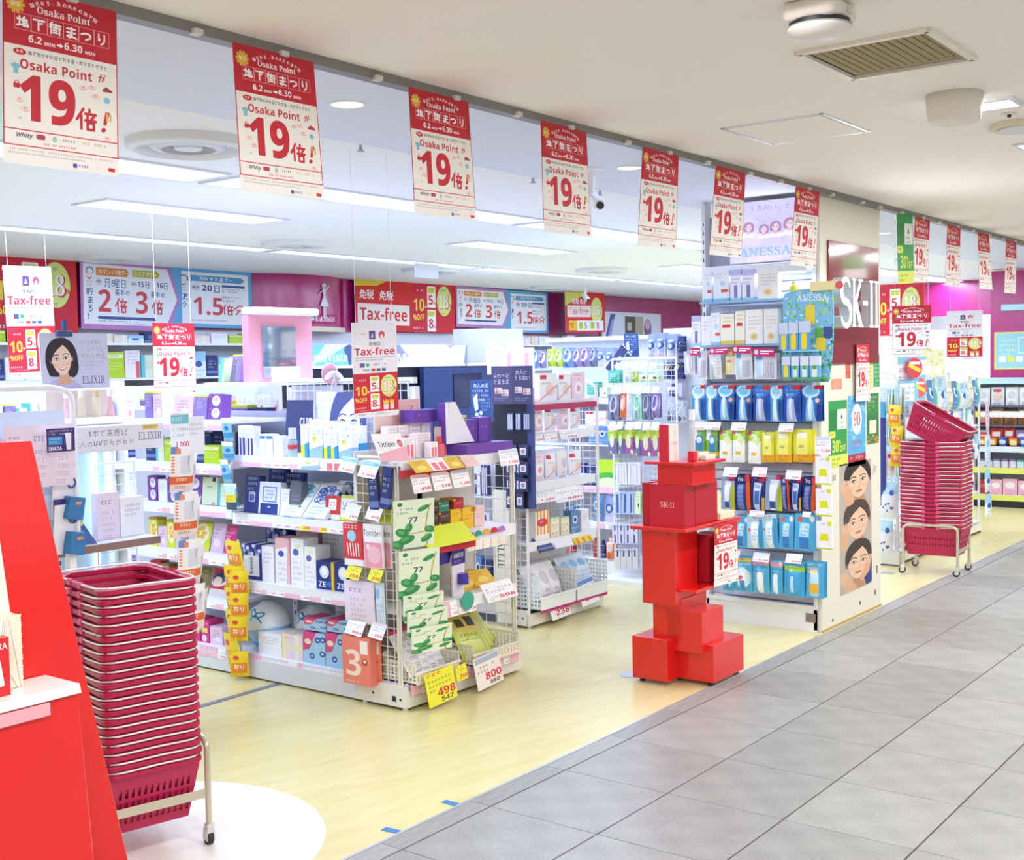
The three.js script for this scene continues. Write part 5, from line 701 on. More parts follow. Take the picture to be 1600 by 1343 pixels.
// hanging sale posters
const saleGeo = (() => { const g = new THREE.PlaneGeometry(0.31, 0.415, 6, 10).translate(0, -0.2075, 0), p = g.attributes.position; for (let i = 0; i < p.count; i++) p.setZ(i, 0.006 * Math.sin(p.getX(i) * 9) * (-p.getY(i) / 0.415)); g.computeVertexNormals(); const b = g.clone().translate(0, 0, -0.0012); const back = b.index.array; for (let i = 0; i < back.length; i += 3) [back[i], back[i + 1]] = [back[i + 1], back[i]]; b.attributes.normal.array.forEach((v, i, a) => { a[i] = -v; }); const m = mergeGeometries([g, b], true); return m; })();
const saleMat = mapMat(salePoster, PAPER), paperBack = mat(0xf0ece6, 0.6);
function salePaper(x, y, z, label, { swing = 0, yaw = 0, w = 0.31, h = 0.415, roll = 0, group, hang } = {}) {
  const e = mesh('sale_poster', saleGeo, [saleMat, paperBack], scene, [x, y, z]); e.scale.set(w / 0.31, h / 0.415, 1);
  e.rotation.order = 'YXZ'; e.rotation.set(swing, yaw, roll); if (hang) for (const k of [-0.13, 0.13]) mesh('string', bar([k, 0, 0], [k, (CEIL - y) / (h / 0.415), 0], 0.001, 5), WIRE, e);
  return tag(e, label, 'poster', group);
}
[[1.745, 0.05], [2.43, -0.06], [3.164, -0.05], [3.905, -0.03], [4.647, 0.06], [5.31, 0.08], [6.21, 0.07]].forEach(([x, s], i) => salePaper(x, CEIL - 0.028, FRONT + 0.026, ORD[6 - i] + ' sale poster on the shop front rail counted from the pillar to the baskets', { swing: s, group: 'sale posters on the shop front rail before the pillar' }));
[[8.06, 0.05], [8.72, 0.03], [9.42, -0.05], [10.18, 0.02], [10.9, 0.03], [11.6, 0]].forEach(([x, s], i) => salePaper(x, CEIL - 0.028, FRONT + 0.026, ORD[i] + ' sale poster on the shop front rail past the pillar and green poster', { swing: s, w: 0.29, group: 'sale posters on the shop front rail past the pillar' }));
board('discount_poster', 'green and yellow 30 percent discount poster hanging past the pillar', 'poster', posterGreen, faceZ(FRONT + 0.026), [7.74, 2.03, 0.3, 0.44], 0.0015, { roll: 0.06 });

// ---------------------------------------------------------------- red block display stand
{
  const t = thing('block_display', 'red lacquered stand of stacked cubes with two shelves at the tile edge', 'display stand');
  const blk = (n, x0, x1, y0, y1, z0, z1) => mesh(n, rb(x1 - x0, y1 - y0, z1 - z0, 0.003), RED, t, [(x0 + x1) / 2, (y0 + y1) / 2, (z0 + z1) / 2]);
  blk('lower_cube', 4.995, 5.2, 0.02, 0.225, -3.087, -2.89); blk('lower_cube', 5.1, 5.42, 0.02, 0.2, -2.99, -2.7); blk('middle_cube', 5.05, 5.268, 0.166, 0.366, -2.925, -2.732);
  blk('pedestal', 5.05, 5.3, 0.2, 0.42, -3.0, -2.84); blk('tower', 5.0, 5.222, 0.392, 0.755, -3.028, -2.845); blk('back_panel', 5.22, 5.36, 0.39, 0.755, -3.028, -2.97); blk('shelf', 5.03, 5.515, 0.455, 0.472, -3.0, -2.75);
  blk('shelf', 4.95, 5.516, 0.755, 0.772, -3.063, -2.756); blk('neck', 5.02, 5.25, 0.97, 1.07, -2.947, -2.757); blk('core', 5.11, 5.3, 0.77, 0.98, -3.04, -2.945); blk('top_plate', 4.98, 5.29, 1.068, 1.082, -2.998, -2.721);
  for (const [x, z] of [[5.03, -3.05], [5.17, -2.92], [5.13, -2.73], [5.39, -2.73]]) mesh('foot', new THREE.CylinderGeometry(0.014, 0.014, 0.02, 12), DARK, t, [x, 0.01, z]);
  for (const [x, z] of [[4.9985, -2.99], [4.9985, -2.88]]) mesh('cap', new THREE.SphereGeometry(0.006, 10, 6), RED, t, [x, 0.735, z]);
}
const skPrint = canvas(192, 192, (c, w, h) => { c.fillStyle = '#c81a32'; c.fillRect(0, 0, w, h); text(c, 'SK-II', 100, 92, 34, '#f0c9c4', 'center', 'normal', 'serif'); });
const CRIMSON = mat(0xb81229, 0.35);
const giftBox = (w, h, d, label, pos, printed) => { const m = printed ? [mat(0xb81229, 0.35), mapMat(skPrint, 0.35), CRIMSON, CRIMSON, CRIMSON, CRIMSON] : CRIMSON; return tag(mesh('gift_box', printed ? new THREE.BoxGeometry(w, h, d) : rb(w, h, d, 0.004), m, scene, pos), label, 'box'); };
giftBox(0.1, 0.2, 0.195, 'crimson cosmetics box with silver lettering on the red stand', [5.05, 0.8725, -2.888], true);
giftBox(0.1, 0.205, 0.035, 'narrow crimson box behind the lettered box on the red stand', [5.05, 0.875, -3.006]);
giftBox(0.225, 0.198, 0.15, 'larger crimson box at the corridor end of the red stand', [5.215, 0.8715, -2.863]);
giftBox(0.06, 0.235, 0.13, 'tall crimson box beside the red tower on the lower shelf', [5.27, 0.59, -2.86]);
giftBox(0.07, 0.235, 0.12, 'tall crimson box behind the price card on the lower shelf', [5.35, 0.59, -2.83]);
{
  const t = thing('card_stand', 'cream card with a rounded top beside the crimson boxes', 'card', [5.4, 0.7725, -2.84]);
  const s = new THREE.Shape(); s.moveTo(-0.05, 0); s.lineTo(0.05, 0); s.lineTo(0.05, 0.08); s.absarc(0.02, 0.1, 0.035, 0, Math.PI, false); s.lineTo(-0.05, 0.06); s.closePath();
  mesh('card', new THREE.ExtrudeGeometry(s, { depth: 0.006, bevelEnabled: false }), mat(0xece3c4, 0.5), t); mesh('base', rb(0.15, 0.035, 0.08, 0.004, 0, 0.0175, 0.03), mat(0xece3c4, 0.5), t);
  const b = thing('essence_box', 'red and white carton standing on the red stand top plate', 'box', [5.05, 1.0825, -2.9]); mesh('carton', rb(0.09, 0.175, 0.05, 0.002, 0, 0.0875, 0), mat(0xefe4dc, 0.45), b); mesh('side_panel', bg(0.003, 0.175, 0.05, -0.046, 0.0875, 0), mat(0xd31e34, 0.4), b); board('front_print', '', '', canvas(96, 192, (c, w, h) => { c.fillStyle = '#f1e8e2'; c.fillRect(0, 0, w, h); text(c, 'Clear', 48, 96, 26, '#d8708a', 'center', 'normal', 'serif'); fine(c, 30, 30, 36, 1, 8, '#c9a'); }), { at: () => [0, 0, 0.0265], turn: 0 }, [0, 0, 0.088, 0.173], 0.002, { parent: b });
  const v = thing('serum_bottle', 'slim clear bottle with a red foot on the red stand', 'bottle', [5.1, 1.0825, -2.8]); mesh('foot', rb(0.035, 0.045, 0.035, 0.004, 0, 0.0225, 0), mat(0xe0203c, 0.25), v); mesh('glass', new THREE.CylinderGeometry(0.014, 0.014, 0.15, 18).translate(0, 0.12, 0), mat(0xf3f4f8, 0.08, { transmission: 0.6, thickness: 0.02 }), v); mesh('cap', new THREE.CylinderGeometry(0.0145, 0.0145, 0.05, 18).translate(0, 0.22, 0), mat(0xf2f2f6, 0.3), v);
  const p = thing('leaflet_holder', 'small white leaflet holder on the red stand top plate', 'holder', [5.2, 1.0825, -2.78]); mesh('back', rb(0.1, 0.035, 0.012, 0.002, 0, 0.0175, -0.02), OFFWHITE, p); mesh('front', rb(0.1, 0.022, 0.03, 0.002, 0, 0.011, 0.01), OFFWHITE, p);
}
salePaper(5.316, 0.762, -2.738, 'small red and white sale poster fixed to the lower shelf of the red stand', { w: 0.235, h: 0.3 });

// ---------------------------------------------------------------- shopping baskets
const BASKET = mat(0xb5174a, 0.38), BWIRE = mat(0xe9e4dc, 0.3, { metalness: 0.35 });
function basketParts() {
  const L = 0.42, W = 0.3, H = 0.2, tp = 0.8, walls = [];
  const wall = (w, len) => {
    const s = new THREE.Shape(); s.moveTo(-w * tp / 2, 0); s.lineTo(w * tp / 2, 0); s.lineTo(w / 2, H); s.lineTo(-w / 2, H); s.closePath();
    const n = Math.round(w / 0.026);
    for (let r = 0; r < 3; r++) for (let i = 0; i < n; i++) { const x = (i - (n - 1) / 2) * 0.0205, y = 0.03 + r * 0.043; if (Math.abs(x) > w * 0.38) continue; const h = new THREE.Path(); h.moveTo(x - 0.005, y); h.lineTo(x - 0.005, y + 0.03); h.lineTo(x + 0.005, y + 0.03); h.lineTo(x + 0.005, y); h.closePath(); s.holes.push(h); }
    return new THREE.ExtrudeGeometry(s, { depth: 0.003, bevelEnabled: false });
  };
  for (const [w, len, turns] of [[L, W, [Math.PI / 2, -Math.PI / 2]], [W, L, [0, Math.PI]]]) for (const a of turns) { const off = (len / 2) * (1 - tp), g = wall(w, len); g.rotateX(Math.atan2(off, H)); g.translate(0, 0, (len * tp) / 2); g.rotateY(a); walls.push(g); }
  walls.push(bg(W * tp, 0.004, L * tp, 0, 0.002, 0));
  const rim = []; const rs = new THREE.Shape(), a = W / 2 + 0.01, b = L / 2 + 0.01, q = 0.035; rs.moveTo(-a + q, -b); rs.lineTo(a - q, -b); rs.quadraticCurveTo(a, -b, a, -b + q); rs.lineTo(a, b - q); rs.quadraticCurveTo(a, b, a - q, b); rs.lineTo(-a + q, b); rs.quadraticCurveTo(-a, b, -a, b - q); rs.lineTo(-a, -b + q); rs.quadraticCurveTo(-a, -b, -a + q, -b);
  const hl = new THREE.Path(), a2 = W / 2 - 0.006, b2 = L / 2 - 0.006; hl.moveTo(-a2 + q, -b2); hl.lineTo(-a2, -b2 + q); hl.lineTo(-a2, b2 - q); hl.lineTo(-a2 + q, b2); hl.lineTo(a2 - q, b2); hl.lineTo(a2, b2 - q); hl.lineTo(a2, -b2 + q); hl.lineTo(a2 - q, -b2); hl.closePath(); rs.holes.push(hl);
  rim.push(new THREE.ExtrudeGeometry(rs, { depth: 0.012, bevelEnabled: true, bevelSize: 0.002, bevelThickness: 0.002, bevelSegments: 1, curveSegments: 6 }).rotateX(-Math.PI / 2).translate(0, H - 0.012, 0));
  const loop = (s) => tube([[-W / 2 - 0.012, H + 0.004, s * 0.05], [-W / 2 - 0.014, H + 0.006, s * 0.12], [-W / 2 - 0.008, H + 0.007, s * (L / 2 - 0.02)], [-W / 2 + 0.03, H + 0.008, s * (L / 2 + 0.012)], [0, H + 0.01, s * (L / 2 + 0.014)], [W / 2 - 0.03, H + 0.008, s * (L / 2 + 0.012)], [W / 2 + 0.008, H + 0.007, s * (L / 2 - 0.02)], [W / 2 + 0.014, H + 0.006, s * 0.12], [W / 2 + 0.012, H + 0.004, s * 0.05]], 0.0035, 40, 6, false, 0.25);
  const lugs = []; for (const x of [-1, 1]) for (const z of [-1, 1]) lugs.push(rb(0.012, 0.022, 0.026, 0.004, x * (W / 2 + 0.012), H, z * 0.05));
  return { body: join(walls), rim: join(rim), handles: [loop(1), loop(-1)], lugs: join(lugs) };
}
const BP = basketParts();
function makeBasket(label, group) {
  const t = thing('shopping_basket', label, 'basket', [0, 0, 0], 0, group);
  mesh('body', BP.body, BASKET, t); mesh('rim', BP.rim, BASKET, t); for (const h of BP.handles) mesh('handle', h, BWIRE, t); mesh('hinge', BP.lugs, mat(0xd8507c, 0.4), t);
  return t;
}
function trolley(label, x, z, turn, wx, wz) {
  const t = thing('basket_trolley', label, 'trolley', [x, 0, z], turn), m = mat(0xcfc6ae, 0.35, { metalness: 0.55 });
  for (const s of [-1, 1]) mesh('leg_frame', tube([[s * wx, 0.07, wz], [s * wx, 0.2, wz], [s * wx, 0.33, wz], [s * wx, 0.352, wz - 0.03], [s * wx, 0.356, wz - 0.07], [s * wx, 0.356, 0], [s * wx, 0.356, -wz + 0.07], [s * wx, 0.352, -wz + 0.03], [s * wx, 0.33, -wz], [s * wx, 0.2, -wz], [s * wx, 0.07, -wz]], 0.0105, 60, 8, false, 0.1), m, t);
  for (const s of [-1, 1]) mesh('cross_bar', rb(wx * 2, 0.03, 0.004, 0.001, 0, 0.175, s * wz), m, t);
  for (const sx of [-1, 1]) for (const sz of [-1, 1]) { const c = mesh('caster', join([bg(0.024, 0.03, 0.026, 0, 0.058, 0), bg(0.003, 0.04, 0.03, 0.012, 0.036, -0.004), bg(0.003, 0.04, 0.03, -0.012, 0.036, -0.004)]), mat(0xd8d5cc, 0.4, { metalness: 0.4 }), t, [sx * wx, 0, sz * wz]); mesh('wheel', new THREE.CylinderGeometry(0.024, 0.024, 0.018, 20).rotateZ(Math.PI / 2).translate(0, 0.024, -0.008), DARK, c); mesh('hub', new THREE.CylinderGeometry(0.011, 0.011, 0.02, 14).rotateZ(Math.PI / 2).translate(0, 0.024, -0.008), mat(0xe4e2dc, 0.4), c); }
  return t;
}
function basketStack(n, x, y, z, turn, label, group) {
  const first = makeBasket(label, group);
  for (let i = 0; i < n; i++) { const b = i ? first.clone() : first; if (i) { b.name = numbered('shopping_basket'); scene.add(b); } b.position.set(x + rr(-0.002, 0.002), y + i * 0.029, z + rr(-0.002, 0.002)); b.rotation.y = turn + rr(-0.012, 0.012); b.userData = { label: ORD[n - 1 - i] + ' basket from the top of ' + label, category: 'basket', group }; }
}
trolley('chrome basket trolley on castors beside the red sloping display', 2.363, -3.413, -14 * R, 0.175, 0.21);
basketStack(21, 2.363, 0.1, -3.413, -14 * R, 'the crimson stack beside the red sloping display', 'baskets stacked beside the sloping display');
trolley('chrome basket trolley on castors past the white pillar', 8.8, -2.84, 3 * R, 0.165, 0.19);
basketStack(22, 8.8, 0.135, -2.84, 3 * R, 'the level crimson stack past the white pillar', 'baskets stacked past the pillar');
{ const b = makeBasket('tilted crimson shopping basket lying on top of the far stack'); b.position.set(8.79, 0.955, -2.87); b.rotation.order = 'YXZ'; b.rotation.set(30 * R, 3 * R, 0); }

// ---------------------------------------------------------------- pillar with end panel and slat wall
{
  const c = struct('pillar', bg(0.925, CEIL, 0.02, 6.9375, CEIL / 2, -2.745), mat(0xe6e2cf, 0.5));
  mesh('core', bg(0.8, CEIL, 0.62, 6.96, CEIL / 2, -3.08), mat(0xeae8e2, 0.5), c);
  mesh('kick_strip', bg(0.93, 0.012, 0.004, 6.935, 0.006, -2.733), mat(0xb99a4a, 0.5), c);
  for (const [x, y, w, h] of [[6.63, 0.045, 0.02, 0.014], [7.05, 0.075, 0.018, 0.02], [7.33, 0.24, 0.012, 0.05], [7.3, 0.1, 0.015, 0.03]]) mesh('chip', bg(w, h, 0.0015, x, y, -2.734), mat(0x4d463a, 0.9), c);
}
tag(mesh('burgundy_panel', bg(0.77, 0.7, 0.012), mat(0x8a1430, 0.12, { clearcoat: 0.8, clearcoatRoughness: 0.05 }), scene, [6.955, 1.877, -2.728]), 'glossy burgundy panel fixed to the corridor side of the white pillar', 'panel');
{
  const t = thing('letter_sign', 'white glowing letters standing off the burgundy panel', 'sign', [6.44, 1.735, -2.66]);
  const glow = mat(0xffffff, 0.5, { emissive: 0xf6fbff, emissiveIntensity: 1.1 }), side = mat(0xd3d9df, 0.35, { metalness: 0.3 });
  const D = 0.06, H = 0.27;
  const ext = (s, x) => mesh('letter', new THREE.ExtrudeGeometry(s, { depth: D, bevelEnabled: false, curveSegments: 20 }), [glow, side], t, [x, 0, 0]);
  const rect = (x0, y0, x1, y1) => { const s = new THREE.Shape(); s.moveTo(x0, y0); s.lineTo(x1, y0); s.lineTo(x1, y1); s.lineTo(x0, y1); s.closePath(); return s; };
  const path = (pts) => { const s = new THREE.Shape(); pts.forEach((p, i) => (i ? s.lineTo(...p) : s.moveTo(...p))); s.closePath(); return s; };
  const S = []; for (let i = 0; i <= 40; i++) { const k = i / 40, a = k < 0.5 ? 0.35 + (k / 0.5) * 4.2 : 0, b = (k - 0.5) / 0.5; S.push(k < 0.5 ? [0.075 + 0.062 * Math.cos(a), 0.2 + 0.062 * Math.sin(a)] : [0.075 + 0.07 * Math.cos(1.4 - b * 4.3), 0.07 + 0.066 * Math.sin(1.4 - b * 4.3)]); }
  const up = [], dn = []; S.forEach((p, i) => { const q = S[Math.min(i + 1, 40)], o = S[Math.max(i - 1, 0)], dx = q[0] - o[0], dy = q[1] - o[1], l = Math.hypot(dx, dy), w = 0.008 + 0.012 * Math.sin(Math.PI * i / 40); up.push([p[0] - (dy / l) * w, p[1] + (dx / l) * w]); dn.unshift([p[0] + (dy / l) * w, p[1] - (dx / l) * w]); });
  ext(path([...up, ...dn]), 0.0);
  ext(path([[0, 0], [0.05, 0], [0.05, 0.01], [0.036, 0.012], [0.036, 0.12], [0.1, 0.01], [0.085, 0.01], [0.085, 0], [0.16, 0], [0.16, 0.01], [0.145, 0.012], [0.068, 0.145], [0.135, H - 0.012], [0.155, H - 0.01], [0.155, H], [0.09, H], [0.09, H - 0.01], [0.108, H - 0.012], [0.036, 0.15], [0.036, H - 0.012], [0.05, H - 0.01], [0.05, H], [0, H], [0, H - 0.01], [0.014, H - 0.012], [0.014, 0.012], [0, 0.01]]), 0.17);
  ext(rect(0, 0.125, 0.07, 0.15), 0.33);
  for (const x of [0.43, 0.51]) ext(path([[0, 0], [0.06, 0], [0.06, 0.01], [0.043, 0.012], [0.043, H - 0.012], [0.06, H - 0.01], [0.06, H], [0, H], [0, H - 0.01], [0.017, H - 0.012], [0.017, 0.012], [0, 0.01]]), x);
  for (const x of [0.05, 0.24, 0.46]) mesh('stand_off', bar([x, 0.13, 0], [x, 0.13, -0.062], 0.008, 8), CHROME, t);
  const l = new THREE.RectAreaLight(0xf4faff, 6, 0.6, 0.27); l.position.set(6.77, 1.87, -2.59); l.rotation.y = Math.PI; scene.add(l);
}
{
  const F = faceZ(-2.733);
  board('portrait_poster', 'tall poster of three stacked portraits on the white pillar', 'poster', menPoster, F, [6.99, 0.17, 0.5, 0.77], 0.002, { roll: 0.01 });
  board('discount_poster', 'green and yellow 30 percent discount poster stuck on the pillar', 'poster', posterGreen, F, [6.715, 0.93, 0.272, 0.385], 0.002);
  board('anniversary_poster', 'blue poster with a big red 90 on the pillar', 'poster', posterNinety, F, [7.005, 0.915, 0.278, 0.42], 0.002);
  board('leaf_poster', 'green poster with leaves on the pillar', 'poster', posterLeaf, F, [7.265, 1.03, 0.2, 0.31], 0.002);
  salePaper(7.05, 1.64, -2.71, 'red and white sale poster stuck half over the burgundy panel', { w: 0.2, h: 0.34 });
  for (const [l, x] of [['M', 6.66], ['E', 7.3]]) board('pillar_letter', 'small dark letter ' + l + ' beside the portrait poster on the pillar', 'lettering', canvas(48, 64, (c, w, h) => { c.fillStyle = '#e6e2cf'; c.fillRect(0, 0, w, h); text(c, l, 24, 34, 48, '#3a362f', 'center', 'normal'); }), F, [x, 0.84, 0.05, 0.065], 0.0015, { edge: 0xe6e2cf });
  board('notice', 'small red notice beside the sale poster on the pillar', 'notice', notice('#c9402c', '#fbe6d8'), F, [6.87, 1.44, 0.07, 0.11], 0.002);
  board('notice', 'small coral notice under the red notice on the pillar', 'notice', notice('#e98a6c', '#fbeee2'), F, [6.7, 1.38, 0.15, 0.06], 0.002);
  board('notice', 'small lime notice beside the sale poster on the pillar', 'notice', notice('#dbe34a', '#4a6a20'), F, [7.2, 1.37, 0.1, 0.18], 0.002);
  board('notice', 'small green notice near the pillar edge', 'notice', notice('#39a05a', '#e6f0e0'), F, [7.33, 1.38, 0.1, 0.2], 0.002);
}
{
  const t = thing('slat_wall_rack', 'tall white slat wall rack on the side of the pillar', 'display rack');
  const zc = -3.112, W = 0.704;
  mesh('kick_board', bg(0.05, 0.13, W, 6.495, 0.065, zc), WHITE, t); mesh('base_step', bg(0.04, 0.02, W, 6.48, 0.14, zc), WHITE, t);
  mesh('backing', bg(0.01, 2.26, W, 6.53, 1.28, zc), mat(0xb9bacb, 0.6), t);
  for (let i = 0; i < 33; i++) mesh('slat', rb(0.016, 0.05, W - 0.03, 0.004, 6.518, 0.18 + i * 0.058, zc), mat(0xdadbe6, 0.45), t);
  for (const z of [-2.77, -3.462]) { mesh('upright', bg(0.07, CEIL - 0.02, 0.024, 6.505, CEIL / 2, z), WHITE, t); }
  for (let i = 0; i < 40; i++) mesh('slot', bg(0.002, 0.02, 0.005, 6.469, 0.3 + i * 0.053, -3.462), DARK, t);  // dark plates on the upright paint the shade inside its slots
  mesh('light_box', rb(0.12, 0.06, W - 0.04, 0.01, 6.46, 2.08, zc), WHITE, t);
  mesh('strip_lamp', bg(0.05, 0.004, W - 0.1, 6.43, 2.047, zc), STOREGLOW, t); { const sl = new THREE.RectAreaLight(STORE_LIGHT, 9, 0.05, W - 0.1); sl.position.set(6.43, 2.042, zc); sl.rotation.x = -Math.PI / 2; scene.add(sl); }
  mesh('socket', bg(0.004, 0.05, 0.06, 6.468, 0.08, -2.8), mat(0x8d7f74, 0.5), t);
  const F = faceX(6.38);
  for (const y of [1.905, 1.65]) mesh('tray', bg(0.14, 0.012, W - 0.06, 6.43, y - 0.008, zc), mat(0xa9d3ec, 0.3, { transmission: 0.3 }), t);
  M.cgT.forEach((m, i) => flatTag(t, faceX(6.345), m, TAGS[i % 6], { lean: -0.5 }));
  const hang = (ms, prints, where, shape = 'blister', d = 0.022, sway = 0.03) => { row(F, ms, prints, d, shape, where, { behind: 1, sway }); for (const m of ms) hook(t, faceX(6.51), m[0], m[1] + m[3] - 0.012, 0); };
  const on = 'of the slat wall rack';
  row(F, M.cgA.map((m) => [m[0], 1.905, m[2], m[3]]), ['sunPale', 'sunPale', 'sunWhite', 'sunWhite', 'sunBox'], 0.05, 'box', 'on the upper tray of the slat wall rack', { out: -0.03, card: 1 });
  row(F, M.cgB.map((m) => [m[0], 1.65, m[2], m[3]]), ['sunWhite', 'plainWhite', 'sunPale', 'sunGold', 'sunGold', 'sunBox', 'sunBox'], 0.05, 'box', 'on the second tray of the slat wall rack', { out: -0.03, card: 1 });
  hang(M.cgC, ['whiteTube', 'uvCard', 'uvTin', 'sunYellow', 'uvCard', 'uvCard'], 'under the trays ' + on, 'blister', 0.02, 0.06);
  M.cgHead.forEach((m) => item(faceX(6.34), m, 0.003, 'card', 'pinkHead', 'over the cards under the trays ' + on, { roll: rr(-0.06, 0.06) }));
  hang(M.cgD, ['brushSky', 'brushSky', 'brushBlue', 'brushBlue', 'brushDeep', 'brushSky', 'brushDeep', 'brushBlue'], 'in the brush row ' + on);
  hang(M.cgE, ['kids', 'kids', 'handGreen', 'handGreen', 'handGreen', 'handYellow', 'handYellow', 'handYellow'], 'below the toothbrushes ' + on, 'pouch', 0.04);
  hang(M.cgF, ['pasteSteel', 'pasteOrange', 'pasteBlue', 'pasteSteel', 'pasteOrange', 'pasteBlue', 'pasteOrange'], 'below the sunscreens ' + on, 'blister', 0.025, 0.07);
  hang(M.cgG, ['airBlue', 'airPale', 'airPale', 'airBlue', 'airBlue'], 'below the toothpaste ' + on, 'blister', 0.025, 0.08);
  hang(M.cgH, ['rollBlue', 'rollBlue', 'rollPink', 'rollPink', 'rollLime', 'rollGold'], 'in the lowest row ' + on, 'blister', 0.025);
  M.cgY.forEach((m) => item(faceX(6.34), m, 0.012, 'card', 'lemon', 'in the side strip of the slat wall rack'));
  flatTag(t, faceX(6.335), [-2.666, 1.03, 0.09, 0.1], 'tag3');
  { const fp = board('face_poster', 'backlit pale lilac poster with five faces above the slat wall rack', 'poster', sunPoster, faceX(6.455), [-3.06, 2.12, 0.44, 0.35], 0.004), lit = fp.material[4]; lit.emissiveMap = sunPoster; lit.emissive = new THREE.Color(0xffffff); lit.emissiveIntensity = 0.22; const bl = new THREE.RectAreaLight(0xe9e4ff, 1.2, 0.44, 0.35); bl.position.set(6.448, 2.295, -3.06); bl.rotation.y = Math.PI / 2; scene.add(bl); }
}
{
  // meadow display board without its cartoon figures
  const meadow = canvas(320, 576, (c, w, h) => { c.fillStyle = '#7cc0e4'; c.fillRect(0, 0, w, h); for (let i = 0; i < 300; i++) { const y = rnd() * h; ellipse(c, rnd() * w, y, 6 + 8 * rnd(), 4 + 4 * rnd(), y < 250 ? pick(['#8fcf7a', '#cfe8f4', '#6fb85a', '#a8d890']) : pick(['#3f9a4a', '#2f7f3e', '#dfeecf', '#5fae5a', '#57a8d8']), rnd() * 3); } text(c, 'ANESSA', 190, 66, 54, '#f4fbff', 'center', 'normal', 'serif', 190); rrect(c, 150, 110, 56, 120, 10, '#f2d52c'); rrect(c, 206, 250, 50, 64, 8, '#5fae4a'); rrect(c, 258, 246, 56, 70, 8, '#3f4f94'); rrect(c, 214, 310, 58, 80, 10, '#f2d52c'); fine(c, 40, 440, 240, 1, 20, '#eef6e6'); fine(c, 120, 530, 160, 2, 16, '#fff'); });
  const t = thing('meadow_board', 'sky blue and green meadow display board on the slat wall rack', 'display board', [6.3, 1.433, -2.74], -Math.PI / 2);
  const s = new THREE.Shape(); s.moveTo(-0.145, 0.02); s.quadraticCurveTo(0, -0.015, 0.12, 0.0); s.quadraticCurveTo(0.16, 0.2, 0.145, 0.5); s.quadraticCurveTo(0.05, 0.52, 0.0, 0.5); s.quadraticCurveTo(-0.1, 0.515, -0.14, 0.48); s.quadraticCurveTo(-0.155, 0.2, -0.145, 0.02);
  const g = new THREE.ExtrudeGeometry(s, { depth: 0.012, bevelEnabled: false }), p = g.attributes.position, u = g.attributes.uv; for (let i = 0; i < p.count; i++) u.setXY(i, p.getX(i) / 0.3 + 0.5, p.getY(i) / 0.52);
  mesh('board', g, mapMat(meadow, 0.4), t, [0, 0, -0.02]);
  mesh('topper', rb(0.16, 0.05, 0.006, 0.003, 0.1, 0.52, 0), mat(0xf2e6a8, 0.5), t); mesh('badge', new THREE.CylinderGeometry(0.022, 0.022, 0.006, 20).rotateX(Math.PI / 2), mat(0xe05a5a, 0.5), t, [0.19, 0.52, 0.004]);
  mesh('shelf_lip', bg(0.2, 0.01, 0.05, -0.03, 0.17, 0.01), mat(0x8fd0ee, 0.4), t); mesh('shelf_lip', bg(0.26, 0.01, 0.05, 0, 0.018, 0.01), mat(0x5fae5a, 0.4), t);
  M.cgPopPack.forEach((m, i) => item(faceX(6.275), [m[0], i < 3 ? 1.609 : 1.457, m[2], m[3]], 0.028, 'box', i < 4 && i !== 4 ? 'blueBottle' : 'greenBottle', 'on the meadow display board'));
  tag(mesh('sunscreen_bottle', packGeo('bottle', 0.05, 0.09, 0.05, 'handYellow'), GLOSS, scene, [6.38, 1.9, -2.85]), 'plain yellow bottle behind the meadow display board', 'bottle');
}

{
  const t = thing('exit_sign', 'hanging green and white exit sign over the corridor', 'sign', [9.65, 2.2, -1.68]);
  mesh('case', rb(0.05, 0.2, 0.2, 0.006, 0, 0.1, 0), WHITE, t); mesh('green_face', bg(0.004, 0.11, 0.19, -0.027, 0.145, 0), mat(0x2fae62, 0.4, { emissive: 0x2fae62, emissiveIntensity: 0.9 }), t); mesh('white_face', bg(0.004, 0.075, 0.19, -0.027, 0.05, 0), mat(0xf4fff8, 0.4, { emissive: 0xf0fff6, emissiveIntensity: 0.9 }), t); mesh('hanger', bar([0, 0.2, 0], [0, 0.3, 0], 0.008, 8), WHITE, t);
}

// ---------------------------------------------------------------- gondola with long shelves (faces the aisle) and its end cap
function perforated(w, h, nx, ny, size, t = 0.004, y0 = 0.015) {          // a panel with square holes, lower edge at y = 0
  const s = new THREE.Shape(); s.moveTo(-w / 2, 0); s.lineTo(w / 2, 0); s.lineTo(w / 2, h); s.lineTo(-w / 2, h); s.closePath();
  for (let i = 0; i < nx; i++) for (let j = 0; j < ny; j++) { const x = -w / 2 + ((i + 0.5) * w) / nx, y = y0 + ((j + 0.5) * (h - y0 - 0.012)) / ny, q = size / 2, p = new THREE.Path(); p.moveTo(x - q, y - q); p.lineTo(x - q, y + q); p.lineTo(x + q, y + q); p.lineTo(x + q, y - q); p.closePath(); s.holes.push(p); }
  return new THREE.ExtrudeGeometry(s, { depth: t, bevelEnabled: false });
}
const PANELW = mat(0xe9ebf4, 0.5), SHELFW = mat(0xf3f4fa, 0.4);
function shelf(parent, x0, x1, y, z0, z1, rail = 'x', t = 0.018) {
  const s = mesh('shelf', bg(x1 - x0, t, z1 - z0, (x0 + x1) / 2, y - t / 2, (z0 + z1) / 2), SHELFW, parent);
  if (rail === 'x') mesh('price_rail', bg(0.006, 0.058, z1 - z0, x0 - 0.003, y - 0.024, (z0 + z1) / 2), SHELFW, s);
  if (rail === 'z') mesh('price_rail', bg(x1 - x0, 0.055, 0.006, (x0 + x1) / 2, y - 0.024, z1 + 0.003), SHELFW, s);
  return s;
}
